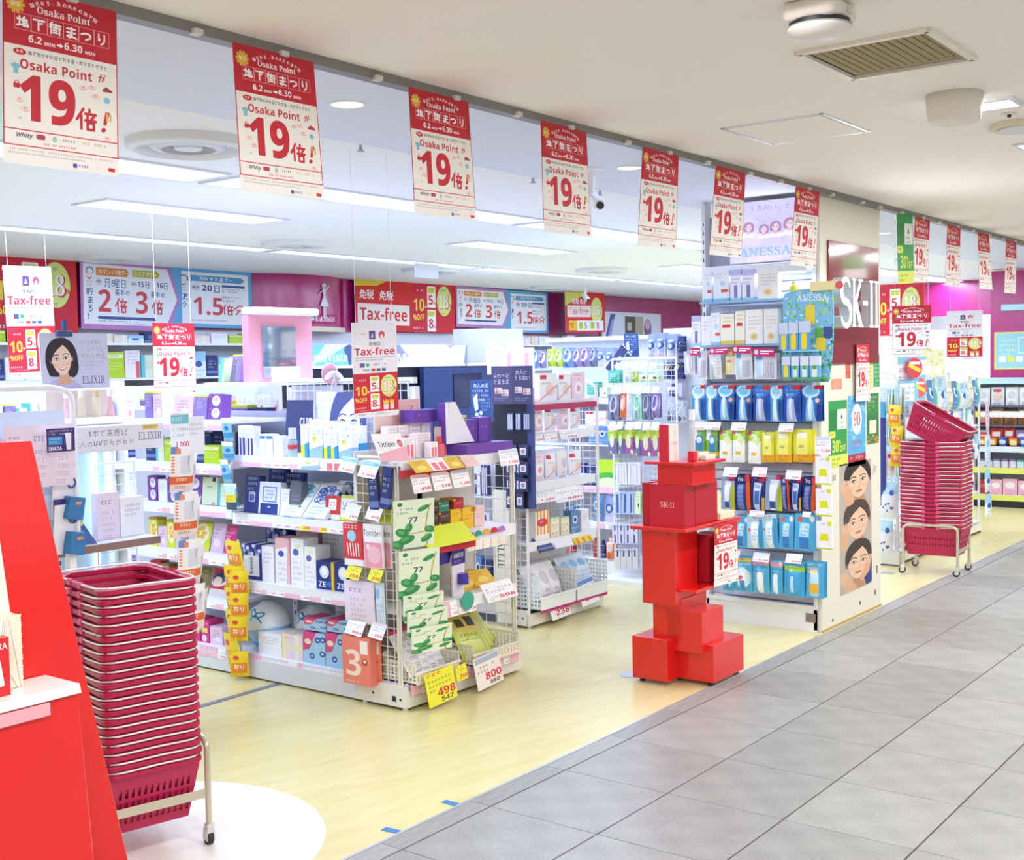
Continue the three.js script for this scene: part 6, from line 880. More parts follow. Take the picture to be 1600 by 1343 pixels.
{
  const t = thing('gondola', 'white steel gondola with long price railed shelves facing the aisle', 'shelf unit');
  mesh('kick_board', bg(0.02, 0.09, 2.3, 4.0, 0.055, -5.1), mat(0xdfe1ea, 0.45), t); mesh('deck', bg(0.44, 0.02, 2.3, 4.22, 0.112, -5.1), SHELFW, t);
  mesh('back_panel', bg(0.02, 1.3, 2.3, 4.45, 0.68, -5.1), mat(0xc9cbe2, 0.5), t);
  for (const z of [-3.965, -4.845, -5.75]) mesh('upright', bg(0.035, 1.46, 0.035, 4.43, 0.73, z), WHITE, t);
  for (let i = 0; i < 24; i++) mesh('slot', bg(0.002, 0.018, 0.006, 4.411, 0.2 + i * 0.05, -4.845), DARK, t);  // shade of the upright slots, painted as small dark plates
  const F = faceX(4.0);
  for (const [y, d] of [[1.125, 0.36], [0.83, 0.4], [0.49, 0.4], [0.122, 0]]) { if (d) shelf(t, 4.0, 4.0 + d, y, -4.83, -3.975); railTags(t, F, -4.82, -3.98, y - 0.05, 0.05, 0.0075, y < 0.2 ? 0.5 : 0.35); }
  for (const y of [1.3, 1.07, 0.85, 0.6, 0.37]) { shelf(t, 4.02, 4.4, y, -5.74, -4.86); railTags(t, F, -5.5, -4.88, y - 0.05, 0.05, -0.012, 0.4); }
  railTags(t, F, -5.5, -4.88, 0.07, 0.05, 0.012, 0.5);
  mesh('wire_grid', wireGrid(0.86, 0.36, 0.05), WIRE, t, [4.4, 1.13, -4.41], [0, -Math.PI / 2, 0]);
  mesh('top_rail', bg(0.03, 0.03, 0.9, 4.42, 1.49, -4.4), WHITE, t);
  mesh('top_board', bg(0.6, 0.02, 0.5, 4.57, 1.48, -5.12), WHITE, t); mesh('rear_panel', bg(0.02, 1.46, 0.4, 4.86, 0.73, -5.1), WHITE, t); mesh('rear_shelf', bg(0.4, 0.02, 1.8, 4.67, 1.12, -4.85), SHELFW, t); mesh('rear_deck', bg(0.4, 0.12, 1.8, 4.67, 0.06, -4.85), SHELFW, t);
  // colour print on the top rail
  flatTag(t, faceX(3.99), [-4.25, 1.075, 0.12, 0.05], 'lotionBox2'); flatTag(t, faceX(3.99), [-4.09, 1.075, 0.12, 0.05], 'pinkSerum');
}
{
  const F = faceX(4.06), A = (ms, y) => ms.map((m) => [m[0], y, m[2], m[3]]);
  const w1 = 'on the upper shelf of the white gondola', w2 = 'on the second shelf of the white gondola', w3 = 'on the third shelf of the white gondola', w4 = 'on the bottom deck of the white gondola';
  row(F, A(M.g1a, 1.1265), ['applicator', 'applicator', 'tubePair', 'tubePair', 'plainWhite', 'lotionBox', 'lotionBox2', 'lotionBox', 'lotionBox', 'lotionBox2'], 0.045, 'box', w1, { card: 1 });
  row(F, A(M.g1a.slice(5), 1.1265).map((m) => [m[0] - 0.03, m[1], m[2], m[3] + 0.02]), ['lotionBox2', 'lotionBox', 'lotionBox2', 'lotionBox2', 'lotionBox'], 0.045, 'box', 'in the second rank on the upper gondola shelf', { out: -0.09, card: 1 });
  const b = thing('tester_bottle', 'clear tester bottle with a red label on the upper gondola shelf', 'bottle', [4.04, 1.1265, -4.42]); mesh('body', new THREE.CylinderGeometry(0.022, 0.024, 0.085, 18).translate(0, 0.0425, 0), mat(0xcfe6f2, 0.15, { transmission: 0.5, thickness: 0.02 }), b); mesh('label', new THREE.CylinderGeometry(0.0246, 0.0246, 0.02, 18).translate(0, 0.05, 0), mat(0xd83a44, 0.5), b); mesh('cap', new THREE.CylinderGeometry(0.019, 0.019, 0.055, 18).translate(0, 0.115, 0), mat(0xdfe4f0, 0.3), b);
  row(faceX(4.2), A(M.g1aBack, 1.1265), ['lotionBox2', 'plainWhite'], 0.04, 'box', 'at the back of the upper gondola shelf', { card: 1 });
  board('brand_board', 'navy board with white lettering on the upper gondola shelf', 'board', clioPoster, faceX(4.27), [-4.63, 1.1265, 0.2, 0.27], 0.01, { lean: -0.1 });
  board('eye_poster', 'pale poster of a face with blue hair on the upper gondola shelf', 'poster', eyePoster, faceX(4.3), [-4.36, 1.1265, 0.36, 0.31], 0.006, { lean: -0.08 });
  const B = faceX(4.08);
  row(B, A(M.g1b, 0.8305), ['navyMask', 'whiteNavy', 'plainWhite', 'slate', 'redPack', 'comic'], 0.04, 'box', w2, { card: 1, lean: -0.12 });
  row(faceX(4.2), [[-4.72, 0.8305, 0.13, 0.22], [-4.6, 0.8305, 0.14, 0.2], [-4.2, 0.8305, 0.14, 0.17], [-4.06, 0.8305, 0.12, 0.16]], ['navyMask', 'navyMask', 'sheetMaskNavy', 'comic'], 0.03, 'box', 'at the back of the second gondola shelf', { card: 1, lean: -0.1 });
  M.g1bBook.forEach((m, i) => { for (let k = 0; k < 4; k++) item(faceX(4.03), [m[0] + 0.01 * k, 0.832, 0.15, 0.2], 0.022, 'box', i ? 'sheetMaskNavy' : 'sheetMask', 'in the sloping stack on the second gondola shelf', { out: 0.0 - k * 0.033, lean: -0.75, card: 1 }); });
  row(faceX(4.1), A(M.g1c, 0.4905), ['navyFlower', 'plainWhite', 'cottonPink', 'cottonWhite', 'cottonWhite', 'navyTissue', 'navyTissue'], 0.1, 'box', w3, { card: 1 });
  row(faceX(4.27), [[-4.75, 0.4905, 0.16, 0.27], [-4.52, 0.4905, 0.16, 0.24], [-4.3, 0.4905, 0.22, 0.26], [-4.08, 0.4905, 0.16, 0.28]], ['navyFlower', 'cottonPink', 'bigWhite', 'bigWhite'], 0.12, 'box', 'at the back of the third gondola shelf', { card: 1 });
  item(faceX(4.14), [-4.75, 0.1225, 0.22, 0.24], 0.2, 'bag', 'diaper', w4); item(faceX(4.28), [-4.55, 0.1225, 0.22, 0.22], 0.2, 'bag', 'diaper', 'behind the boxes on the bottom gondola deck');
  row(faceX(4.1), A(M.g1d.slice(1), 0.1225), ['plainWhite', 'pastel', 'tissue', 'tissue'], 0.14, 'box', w4, { card: 1 });
  row(faceX(4.1), [[-4.3, 0.1225 + 0.16, 0.15, 0.06], [-4.14, 0.1225 + 0.17, 0.15, 0.06]], ['tissue', 'tissue'], 0.12, 'box', 'lying on the light blue boxes of the bottom deck', { card: 1 });
  row(faceX(4.3), [[-4.25, 0.1225, 0.2, 0.26], [-4.05, 0.1225, 0.16, 0.24]], ['bigWhite', 'plainWhite'], 0.14, 'box', 'at the back of the bottom gondola deck', { card: 1 });
  // farther bay
  const H = faceX(4.09), far = (k) => 'on the ' + k + ' farther bay shelf';
  row(H, A(M.h0, 1.3005), ['pinkKimono', 'purpleSlim', 'purpleBra'], 0.06, 'box', far('top'), { card: 1, lean: -0.1 });
  row(H, A(M.h1, 1.0705), ['creamGreen', 'navySlim', 'limeBox'], 0.06, 'box', far('second'), { card: 1 });
  row(H, A(M.h2, 0.8505), ['purpleBra', 'beigePack', 'creamGreen'], 0.05, 'box', far('third'), { card: 1, lean: -0.1 });
  row(H, A(M.h3, 0.6005), ['limeFlower', 'pinkKimono', 'magenta'], 0.04, 'pouch', far('fourth'), { lean: -0.25 });
  row(H, A(M.h4, 0.3705), ['olive', 'redFace'], 0.05, 'pouch', far('fifth'), { lean: -0.35 });
  row(H, A(M.h5, 0.1225), ['magentaBook', 'magentaBook', 'pinkKimono'], 0.1, 'box', 'on the deck of the farther gondola bay', { card: 1 });
  for (const [y, pr, k] of [[1.3005, ['purpleSlim', 'pinkKimono', 'plainWhite'], 'top'], [1.0705, ['navySlim', 'creamGreen', 'limeBox'], 'second'], [0.8505, ['purpleBra', 'plainWhite'], 'third'], [0.6005, ['limeFlower', 'pinkKimono'], 'fourth'], [0.3705, ['redFace', 'olive'], 'fifth'], [0.1225, ['magentaBook', 'plainWhite'], 'lowest']]) fill(H, -5.62, -5.34, y, pr, [0.07, 0.11], [0.11, 0.16], 0.06, 'box', 'at the end of the ' + k + ' farther bay shelf', { card: 1 });
  fill(faceX(4.3), -5.6, -4.9, 1.0705, ['navySlim', 'plainWhite', 'navyMask'], [0.08, 0.12], [0.14, 0.18], 0.06, 'box', 'at the back of the second farther bay shelf', { card: 1 });
  // hanging strips at the bay joint
  const strip = (name, label, ms, cell, where, x) => { const s = thing(name, label, 'hanging strip', [x, 0, ms[0][0]]); const top = ms[0][1] + ms[0][3]; mesh('band', bg(0.002, top - ms.at(-1)[1], 0.014, 0.01, (top + ms.at(-1)[1]) / 2, 0), WHITE, s); ms.forEach((m) => item(faceX(x), m, 0.03, 'pouch', cell, where, { lean: 0.16, roll: rr(-0.06, 0.06), yaw: rr(-0.2, 0.2) })); };
  strip('sachet_strip', 'hanging strip of yellow sachets at the gondola bay joint', M.yel, 'yellowSnack', 'on the hanging strip at the gondola bay joint', 3.95);
  M.yel.slice(1).forEach((m) => item(faceX(3.93), [m[0] + 0.05, m[1] - 0.02, 0.09, 0.13], 0.03, 'pouch', 'yellowSnack', 'on the hanging strip at the gondola bay joint', { yaw: 0.7, lean: 0.1 }));
  strip('sachet_strip', 'hanging strip of blue sachets above the yellow strip', M.blu, 'blueSachet', 'on the blue hanging strip', 3.95);
  item(faceX(3.93), [-4.755, 0.86, 0.08, 0.12], 0.02, 'pouch', 'yellowSachet', 'at the foot of the blue hanging strip', { lean: 0.1 });
}
// end cap
{
  const t = thing('end_cap', 'white end cap shelf unit with wire sides and price rails', 'shelf unit');
  const F = faceZ(-3.66), X = [3.985, 4.85];
  mesh('base', join([bg(0.865, 0.075, 0.02, 4.4175, 0.052, -3.665), bg(0.02, 0.095, 0.3, 3.99, 0.062, -3.81), bg(0.02, 0.095, 0.3, 4.84, 0.062, -3.81)]), mat(0xeceae2, 0.45), t);
  mesh('slot', join([bg(0.003, 0.024, 0.024, 3.979, 0.05, -3.73), bg(0.003, 0.01, 0.01, 3.979, 0.05, -3.69), bg(0.003, 0.01, 0.01, 3.979, 0.06, -3.86)]), DARK, t);  // dark squares on the base stand in for the shade of openings
  for (const [x, z] of [[4.0, -3.68], [4.83, -3.68], [4.0, -3.93], [4.83, -3.93]]) mesh('foot', new THREE.CylinderGeometry(0.012, 0.014, 0.02, 12), mat(0xd8d8d8, 0.4), t, [x, 0.01, z]);
  mesh('side_frame', join([tube([[3.99, 0.1, -3.7], [3.99, 0.6, -3.7], [3.99, 1.06, -3.7], [3.99, 1.13, -3.73], [3.99, 1.145, -3.8], [3.99, 1.145, -3.93]], 0.009, 40, 8, false, 0.15)]), CREAM, t); mesh('side_frame', tube([[4.85, 0.1, -3.7], [4.85, 0.6, -3.7], [4.85, 1.1, -3.7], [4.85, 1.145, -3.74], [4.85, 1.15, -3.93]], 0.009, 40, 8, false, 0.15), CREAM, t);
  mesh('wire_side', wireGrid(0.26, 1.0, 0.043), WIRE, t, [3.99, 0.11, -3.815], [0, -Math.PI / 2, 0]); mesh('wire_side', wireGrid(0.26, 1.0, 0.06), WIRE, t, [4.85, 0.11, -3.815], [0, -Math.PI / 2, 0]);
  mesh('back_panel', bg(0.86, 1.1, 0.015, 4.42, 0.62, -3.955), mat(0xd9d5cc, 0.5), t);
  for (const y of [1.127, 0.755, 0.45, 0.118]) shelf(t, 4.0, 4.84, y, -3.945, -3.675, 'z');
  mesh('header_strip', bg(0.46, 0.035, 0.004, 4.2, 1.075, -3.655), mat(0xc42c3c, 0.4), t); mesh('violet_tray', bg(0.36, 0.05, 0.25, 4.64, 1.152, -3.79), mat(0x7246aa, 0.4), t);
  for (const [i, x] of [4.1, 4.24, 4.38].entries()) flatTag(t, faceZ(-3.63), [x, 0.985, 0.135, 0.085], TAGS[i + 1], { lean: -0.25, yaw: 0.08 });
  for (const [i, x] of [4.08, 4.2, 4.32, 4.42].entries()) flatTag(t, faceZ(-3.6), [x, 1.08, 0.115, 0.07], ['goldBox', 'pinkSerum', 'goldBox', 'pinkSoap'][i], { lean: -0.8 });
  flatTag(t, faceZ(-3.62), [4.74, 1.06, 0.15, 0.08], 'tag3', { lean: -0.2 });
  mesh('lime_tray', join([bg(0.34, 0.004, 0.12, 0, 0, 0).rotateX(0.75).translate(4.24, 0.775, -3.62)]), mat(0xdbe41e, 0.45), t); mesh('red_edge', bg(0.36, 0.03, 0.004, 4.25, 0.715, -3.6), mat(0xb8283a, 0.4), t);
  for (const [i, c] of [0x7a2a34, 0x2f9a8e, 0xe9b03a, 0xd8323c, 0xb07ac0].entries()) { const d = mesh('flavour_tab', bg(0.056, 0.045, 0.003, 4.46 + i * 0.062, 0.69, -3.655), mat(0xf3eee2, 0.6), t); mesh('arch', new THREE.CylinderGeometry(0.026, 0.026, 0.003, 18, 1, false, 0, Math.PI).rotateX(Math.PI / 2).rotateZ(Math.PI / 2).translate(4.46 + i * 0.062, 0.735, -3.655), mat(c, 0.5), d); }
  railTags(t, F, 4.08, 4.5, 0.38, 0.07, 0.02, 0.35); flatTag(t, faceZ(-3.63), [4.68, 0.4, 0.24, 0.1], 'tag2', { lean: -0.6 }); mesh('badge', new THREE.CylinderGeometry(0.045, 0.045, 0.003, 24).rotateX(Math.PI / 2), mat(0x3fa890, 0.5), t, [4.4, 0.44, -3.63]);
  railTags(t, F, 4.0, 4.84, 0.07, 0.05, 0.02, 0.8);
  flatTag(t, faceZ(-3.57), [4.14, -0.0 + 0.02, 0.2, 0.15], 'tag498', { lean: -0.15, roll: 0.06 }); flatTag(t, faceZ(-3.57), [4.49, 0.02, 0.2, 0.15], 'tag800', { lean: -0.15, roll: 0.08 }); flatTag(t, faceZ(-3.58), [4.29, 0.09, 0.08, 0.07], 'tagYellow', { lean: -0.15, roll: 0.06 });
}
{
  const S = faceZ(-3.8), A = (ms, y) => ms.map((m) => [m[0], y, m[2], m[3]]);
  const k1 = 'on the top shelf of the end cap', k2 = 'on the second shelf of the end cap', k3 = 'on the third shelf of the end cap';
  row(S, A(M.e1.filter((m, i) => i !== 3 && i !== 4), 1.1285), ['pinkSerum', 'pinkSerum', 'pinkBox', 'pinkBox'], 0.04, 'box', k1, { card: 1 }); item(faceZ(-3.74), [4.285, 1.1285, 0.05, 0.07], 0.04, 'box', 'pinkSerum', 'at the front of the end cap top shelf', { card: 1 });
  row(faceZ(-3.88), [[4.15, 1.1285, 0.07, 0.15], [4.23, 1.1285, 0.07, 0.15], [4.31, 1.1285, 0.07, 0.16], [4.39, 1.1285, 0.06, 0.15]], ['pinkBox', 'pinkSerum', 'pinkBox', 'pinkSerum'], 0.04, 'box', 'in the rear rank on the end cap top shelf', { card: 1 });
  const b = thing('serum_dropper', 'coral serum bottle with dropper cap on the end cap', 'bottle', [4.345, 1.1285, -3.74]); mesh('body', new THREE.CylinderGeometry(0.024, 0.026, 0.06, 20).translate(0, 0.03, 0), mat(0xf0707c, 0.2), b); mesh('cap', new THREE.CylinderGeometry(0.012, 0.014, 0.035, 14).translate(0, 0.078, 0), mat(0xe0404c, 0.35), b);
  board('slanted_card', 'slanted white and pink brand card on the end cap', 'card', torridenCard, faceZ(-3.72), [4.02, 1.13, 0.19, 0.14], 0.004, { lean: -0.5, roll: -0.05 });
  board('pink_poster', 'pink poster standing at the back of the end cap', 'poster', pinkPoster, faceZ(-3.93), [4.26, 1.2, 0.32, 0.2], 0.005);
  row(faceZ(-3.78), A(M.e1p, 1.1785), ['purpleBox', 'purpleBox', 'purpleSlim'], 0.06, 'box', 'on the violet tray of the end cap', { card: 1 });
  { const v = thing('slanted_pop', 'violet and white slanted display piece on the end cap', 'display piece', [4.5, 1.1785, -3.78]); const s = new THREE.Shape(); s.moveTo(-0.02, 0); s.lineTo(0.12, 0); s.lineTo(-0.02, 0.2); s.lineTo(-0.09, 0.2); s.lineTo(-0.09, 0); s.closePath(); mesh('body', new THREE.ExtrudeGeometry(s, { depth: 0.05, bevelEnabled: false }), mat(0x7246aa, 0.4), v, [0, 0, -0.02]); mesh('sloping_print', new THREE.ExtrudeGeometry(s, { depth: 0.004, bevelEnabled: false }).translate(-0.004, 0.004, 0), mat(0xf1eef6, 0.45), v, [0.0, 0, 0.031]); }
  item(faceZ(-3.86), [4.34, 1.29, 0.17, 0.06], 0.08, 'box', 'purpleBox', 'at the back of the end cap top shelf', { card: 1 });
  const E2 = faceZ(-3.82);
  for (let k = 0; k < 3; k++) row(E2, [[4.33, 0.7565 + k * 0.05, 0.075, 0.048], [4.41, 0.7565 + k * 0.05, 0.075, 0.048]], k < 2 ? ['brownSoap', 'brownSoap'] : ['brownSoap', 'greenSoap'], 0.09, 'box', 'stacked ' + k2, { card: 1 });
  row(E2, [[4.5, 0.7565, 0.08, 0.05], [4.5, 0.8075, 0.08, 0.05], [4.52, 0.8585, 0.075, 0.05], [4.59, 0.7565, 0.085, 0.1], [4.68, 0.7565, 0.075, 0.1]], ['yellowSoap', 'yellowSoap', 'redSoap', 'yellowSoap', 'pinkSoap'], 0.09, 'box', k2, { card: 1 });
  const c = thing('oil_bottle', 'clear bottle of yellow oil on the end cap second shelf', 'bottle', [4.12, 0.7565, -3.72]); mesh('body', new THREE.CylinderGeometry(0.03, 0.032, 0.115, 20).translate(0, 0.0575, 0), mat(0xd9d84a, 0.12, { transmission: 0.4, thickness: 0.03 }), c); mesh('cap', new THREE.CylinderGeometry(0.014, 0.014, 0.03, 14).translate(0, 0.13, 0), mat(0xdfe3e8, 0.3), c);
  { const v = thing('lime_pop', 'lime green sloping display with round emblem on the end cap', 'display piece', [4.06, 0.7565, -3.84]); const s = new THREE.Shape(); s.moveTo(-0.05, 0); s.lineTo(0.16, 0); s.lineTo(0.13, 0.03); s.lineTo(0.02, 0.22); s.absarc(-0.02, 0.24, 0.05, -0.3, Math.PI, false); s.lineTo(-0.05, 0); mesh('panel', new THREE.ExtrudeGeometry(s, { depth: 0.02, bevelEnabled: false }), mat(0xd5dc2c, 0.45), v); mesh('emblem', new THREE.CylinderGeometry(0.028, 0.028, 0.004, 24).rotateX(Math.PI / 2), mat(0x3a3420, 0.5), v, [-0.01, 0.235, 0.022]); }
  row(faceZ(-3.78), A(M.e3, 0.4515), ['goldBox', 'goldBox', 'goldBox'], 0.05, 'box', k3, { card: 1 });
  item(faceZ(-3.7), [4.22, 0.452, 0.18, 0.1], 0.03, 'box', 'goldBox', 'lying on the third shelf front of the end cap', { lean: -1.1, card: 1 });
  item(faceZ(-3.75), [4.68, 0.452, 0.16, 0.09], 0.04, 'box', 'goldBox', 'sloping on the third shelf of the end cap', { lean: -0.8, card: 1 });
  { const v = thing('cream_pop', 'white and indigo upright display card with sample tub on the end cap', 'display piece', [4.44, 0.4515, -3.73], 0.15); const s = new THREE.Shape(); s.moveTo(-0.05, 0); s.lineTo(0.05, 0); s.lineTo(0.06, 0.17); s.absarc(0, 0.17, 0.06, 0, Math.PI, false); s.closePath(); mesh('card', new THREE.ExtrudeGeometry(s, { depth: 0.01, bevelEnabled: false }), mat(0xe9e2ea, 0.5), v); mesh('header', bg(0.12, 0.08, 0.004, 0, 0.19, 0.012), mapMat(canvas(128, 96, (q, w, h) => { q.fillStyle = '#3d2f9c'; q.fillRect(0, 0, w, h); text(q, '4MSK', 64, 44, 38, '#fff'); fine(q, 20, 72, 86, 1, 14, '#d9d3f2'); }), 0.5), v); mesh('tub', new THREE.CylinderGeometry(0.026, 0.028, 0.05, 20).translate(0.01, 0.08, 0.03), mat(0x4a35a8, 0.3), v); mesh('wing', bg(0.16, 0.07, 0.01, -0.1, 0.2, -0.01), mat(0x3d2f9c, 0.5), v); }
  board('mask_poster', 'poster of a face with an indigo tub on the end cap back', 'poster', maskPoster, faceZ(-3.93), [4.42, 0.56, 0.34, 0.13], 0.004);
  // perforated baskets with pouches on the bottom shelf
  for (const [x, w, lab] of [[4.16, 0.3, 'cream perforated tray of clear pouches on the end cap bottom shelf'], [4.6, 0.36, 'cream perforated tray of lime pouches on the end cap bottom shelf']]) { const v = thing('perforated_tray', lab, 'tray', [x, 0.119, -3.72], 0); const g = []; for (const s of [-1, 1]) g.push(perforated(0.2, 0.1, 9, 5, 0.01).rotateY(Math.PI / 2).translate(s * w / 2, 0, 0)); g.push(perforated(w, 0.05, 14, 2, 0.009).translate(0, 0, 0.1), bg(w, 0.13, 0.006, 0, 0.065, -0.1), bg(w, 0.006, 0.2, 0, 0.003, 0), rb(w + 0.02, 0.012, 0.014, 0.004, 0, 0.052, 0.103)); mesh('tray', join(g), mat(0xf0ead8, 0.45), v); }
  for (let i = 0; i < 4; i++) item(faceZ(-3.68), [4.06 + i * 0.065, 0.15, 0.11, 0.24], 0.06, 'pouch', 'whitePouch', 'in the first perforated tray of the end cap', { lean: -0.62 - 0.04 * i, roll: rr(-0.1, 0.1), out: 0.03 - 0.015 * i });
  for (let i = 0; i < 4; i++) item(faceZ(-3.66), [4.5 + i * 0.06, 0.135 + 0.012 * i, 0.2, 0.24], 0.05, 'pouch', 'limeBag', 'in the second perforated tray of the end cap', { lean: -0.6 - 0.08 * i, roll: -0.1, out: -0.035 * i });
  item(faceZ(-3.8), [4.3, 0.2, 0.14, 0.2], 0.02, 'box', 'magenta', 'behind the perforated trays of the end cap', { lean: -0.3 });
  // strips on the aisle side corner
  const C = faceX(3.955), wc = 'hanging on the wire side of the end cap';
  M.crn.forEach((m, i) => { item(C, m, i < 2 ? 0.012 : i < 4 ? 0.03 : 0.045, i < 2 ? 'card' : i < 4 ? 'pouch' : 'box', ['sweets', 'torriden', 'pinkPouch', 'skyPouch', 'three'][i], wc, { lean: 0.03 }); if (i !== 3) item(C, [m[0] + 0.02, m[1], m[2], m[3] * 0.97], i < 2 ? 0.012 : 0.03, i < 2 ? 'card' : 'pouch', ['sweets', 'torriden', 'pinkPouch', 'skyPouch', 'three'][i], 'in the second layer of the wire side', { out: -0.03 }); });
  const tg = [[-3.93, 0.865, 0.09, 0.07], [-3.79, 0.87, 0.09, 0.07], [-3.93, 0.59, 0.09, 0.06], [-3.79, 0.59, 0.08, 0.06], [-3.93, 0.33, 0.11, 0.07], [-3.79, 0.33, 0.09, 0.07], [-3.95, 1.08, 0.1, 0.07], [-3.82, 1.06, 0.11, 0.08]];
  const holder = thing('tag_strip', 'row of white and yellow price tags on the end cap wire side', 'price tags', [0, 0, 0]); tg.forEach((m, i) => flatTag(holder, faceX(3.925), m, i === 2 || i === 3 ? 'tagYellow' : i > 5 ? 'pop' : TAGS[i % 6], { lean: -0.45, roll: -0.1 }));
  item(C, [-3.79, 0.9, 0.055, 0.2], 0.02, 'box', 'navySlim', wc, { roll: 0.06 }); item(C, [-3.73, 0.92, 0.05, 0.19], 0.02, 'box', 'navySlim', wc, { roll: -0.12 });
  M.grn.forEach((m, i) => item(faceZ(-3.62), [m[0] + 0.1, i < 2 ? m[1] : m[1] - 0.03, 0.21, i < 2 ? 0.215 : 0.11], 0.012, 'card', 'leafCard', ORD[i] + ' from the top in the end cap corner strip', { lean: 0.05, out: 0.02 * i, yaw: -0.25 }));
  // hanging tax poster over the gondola
  board('tax_poster', 'white and red tax free poster hanging over the end cap', 'poster', taxPoster, faceZ(-3.75), [3.935, 1.335, 0.27, 0.42], 0.0015, { yaw: -0.06, lean: 0.02, roll: 0.03, hang: 1 });
}

fill(faceX(4.56), -5.6, -4.0, 1.131, ['purpleBox', 'purpleSlim', 'navySlim', 'babyPink', 'plainWhite'], [0.1, 0.16], [0.16, 0.24], 0.08, 'box', 'on the rear shelf behind the gondola wire grid', { card: 1 });

// ---------------------------------------------------------------- lit skincare unit beside the baskets
{
  const t = thing('lit_shelf_unit', 'white lit skincare shelf unit with a lettered canopy behind the baskets', 'shelf unit');
  const x0 = 2.36, x1 = 3.27, z0 = -4.84, z1 = -4.4, xc = (x0 + x1) / 2, w = x1 - x0;
  mesh('base', bg(w, 0.1, z1 - z0, xc, 0.05, (z0 + z1) / 2), WHITE, t); mesh('back_panel', bg(w, 1.2, 0.02, xc, 0.65, z0), mat(0xc6e2ec, 0.4), t);
  mesh('side_panel', bg(0.012, 1.3, 0.3, x0 + 0.006, 0.75, -4.66), mat(0xd6e6f0, 0.4), t); mesh('side_panel', bg(0.012, 1.2, 0.06, x1 - 0.006, 0.7, -4.8), mat(0xf2f5fa, 0.4), t);
  mesh('canopy', rb(w, 0.11, 0.34, 0.01, xc, 1.28, -4.57), mat(0xeceaf2, 0.4), t); board('canopy_print', '', '', elixirSign, faceZ(-4.4), [x1 - 0.235, 1.228, 0.46, 0.104], 0.004, { parent: t, out: 0.004 });
  mesh('canopy_lamp', bg(w - 0.1, 0.01, 0.05, xc, 1.218, -4.6), STOREGLOW, t);
  const l = new THREE.RectAreaLight(STORE_LIGHT, 3, w - 0.1, 0.05); l.position.set(xc, 1.21, -4.6); l.rotation.x = -Math.PI / 2; scene.add(l);
  for (const y of [0.83, 0.45]) { mesh('shelf', bg(w - 0.02, 0.014, 0.36, xc, y, -4.62), mat(0xeef4f8, 0.25), t); mesh('shelf_edge', bg(w - 0.02, 0.03, 0.012, xc, y - 0.01, -4.435), mat(0x8d6f6a, 0.5), t); }
  for (const x of [2.9, 3.2]) mesh('tube_lamp', new THREE.CylinderGeometry(0.012, 0.012, 1.05, 12), STOREGLOW, t, [x, 0.7, -4.815]); for (const x of [2.9, 3.2]) { const tl = new THREE.RectAreaLight(STORE_LIGHT, 2, 0.024, 1.05); tl.position.set(x, 0.7, -4.8); tl.rotation.y = Math.PI; scene.add(tl); }
  for (let i = 0; i < 22; i++) mesh('slot', bg(0.006, 0.018, 0.002, 3.02, 0.22 + i * 0.045, z0 + 0.011), DARK, t);  // nothing is cut here: dark plates paint the shade within the slots
  mesh('upright', bg(0.04, 1.3, 0.012, 3.06, 0.75, z0 + 0.012), WHITE, t);
  mesh('wire_side', wireGrid(0.2, 0.9, 0.05), WIRE, t, [3.24, 0.25, -4.72]);
  board('face_poster', 'lilac poster of a smiling woman with dark hair above the lit shelf unit', 'poster', elixirPoster, faceZ(-4.6), [2.985, 1.49, 0.325, 0.235], 0.006, { lean: -0.04 });
  { const c = thing('clip', 'large dark clip holding the poster above the lit shelf unit', 'clip', [2.93, 1.71, -4.59]); mesh('jaw', rb(0.07, 0.025, 0.02, 0.004, 0, 0.012, 0), mat(0x39507c, 0.35), c); mesh('arm', bg(0.015, 0.05, 0.015, 0, 0.045, 0), mat(0x39507c, 0.35), c); }
  // tester tray on the canopy
  { const s = thing('tester_tray', 'white tester tray on the canopy of the lit shelf unit', 'tray', [2.99, 1.3365, -4.54]); mesh('plate', rb(0.3, 0.03, 0.14, 0.01, 0, 0.015, 0), WHITE, s); mesh('backing', bg(0.3, 0.13, 0.01, 0, 0.08, -0.066), mat(0xe9d9d2, 0.5), s); }
  const top = faceZ(-4.52);
  for (const [i, x] of [2.89, 2.96, 3.03, 3.1].entries()) { const b = thing('skincare_tester', ['pink tube tester on the tester tray', 'cream bottle tester on the tester tray', 'tall gold capped tester on the tester tray', 'rose tube tester on the tester tray'][i], 'tester', [x, 1.367, -4.53]); const col = [0xf0c3cf, 0xe2d5bd, 0xe6dcc2, 0xeab7c0][i]; mesh('body', i === 1 || i === 2 ? new THREE.CylinderGeometry(0.017, 0.019, 0.085, 16).translate(0, 0.0425, 0) : new THREE.CylinderGeometry(0.006, 0.02, 0.1, 16).scale(1, 1, 0.6).translate(0, 0.05, 0), mat(col, 0.3), b); mesh('cap', new THREE.CylinderGeometry(0.013, 0.013, 0.03, 14).translate(0, 0.1, 0), mat([0xf4eef0, 0xf1ede6, 0xd8c89c, 0xf4eef0][i], 0.3), b); }
  board('small_ad', 'small violet advert card on the corner of the lit shelf unit', 'card', smallAd, faceZ(-4.18), [2.635, 1.255, 0.12, 0.09], 0.003);
  { const s = thing('white_bin', 'white wire framed bin of pale sheet packs beside the lit shelf unit', 'bin', [2.55, 0.9, -4.3]); mesh('frame', tube([[0.22, 0, 0], [0.22, 0.52, 0], [0.2, 0.58, 0], [0.12, 0.6, 0], [-0.2, 0.6, 0]], 0.012, 40, 8, false, 0.2), WHITE, s); mesh('panel', bg(0.4, 0.5, 0.006, 0, 0.26, -0.03), mat(0xe6eef8, 0.4, { transmission: 0.3 }), s); mesh('post', bg(0.03, 0.9, 0.03, 0.2, -0.45, -0.02), WHITE, s); }
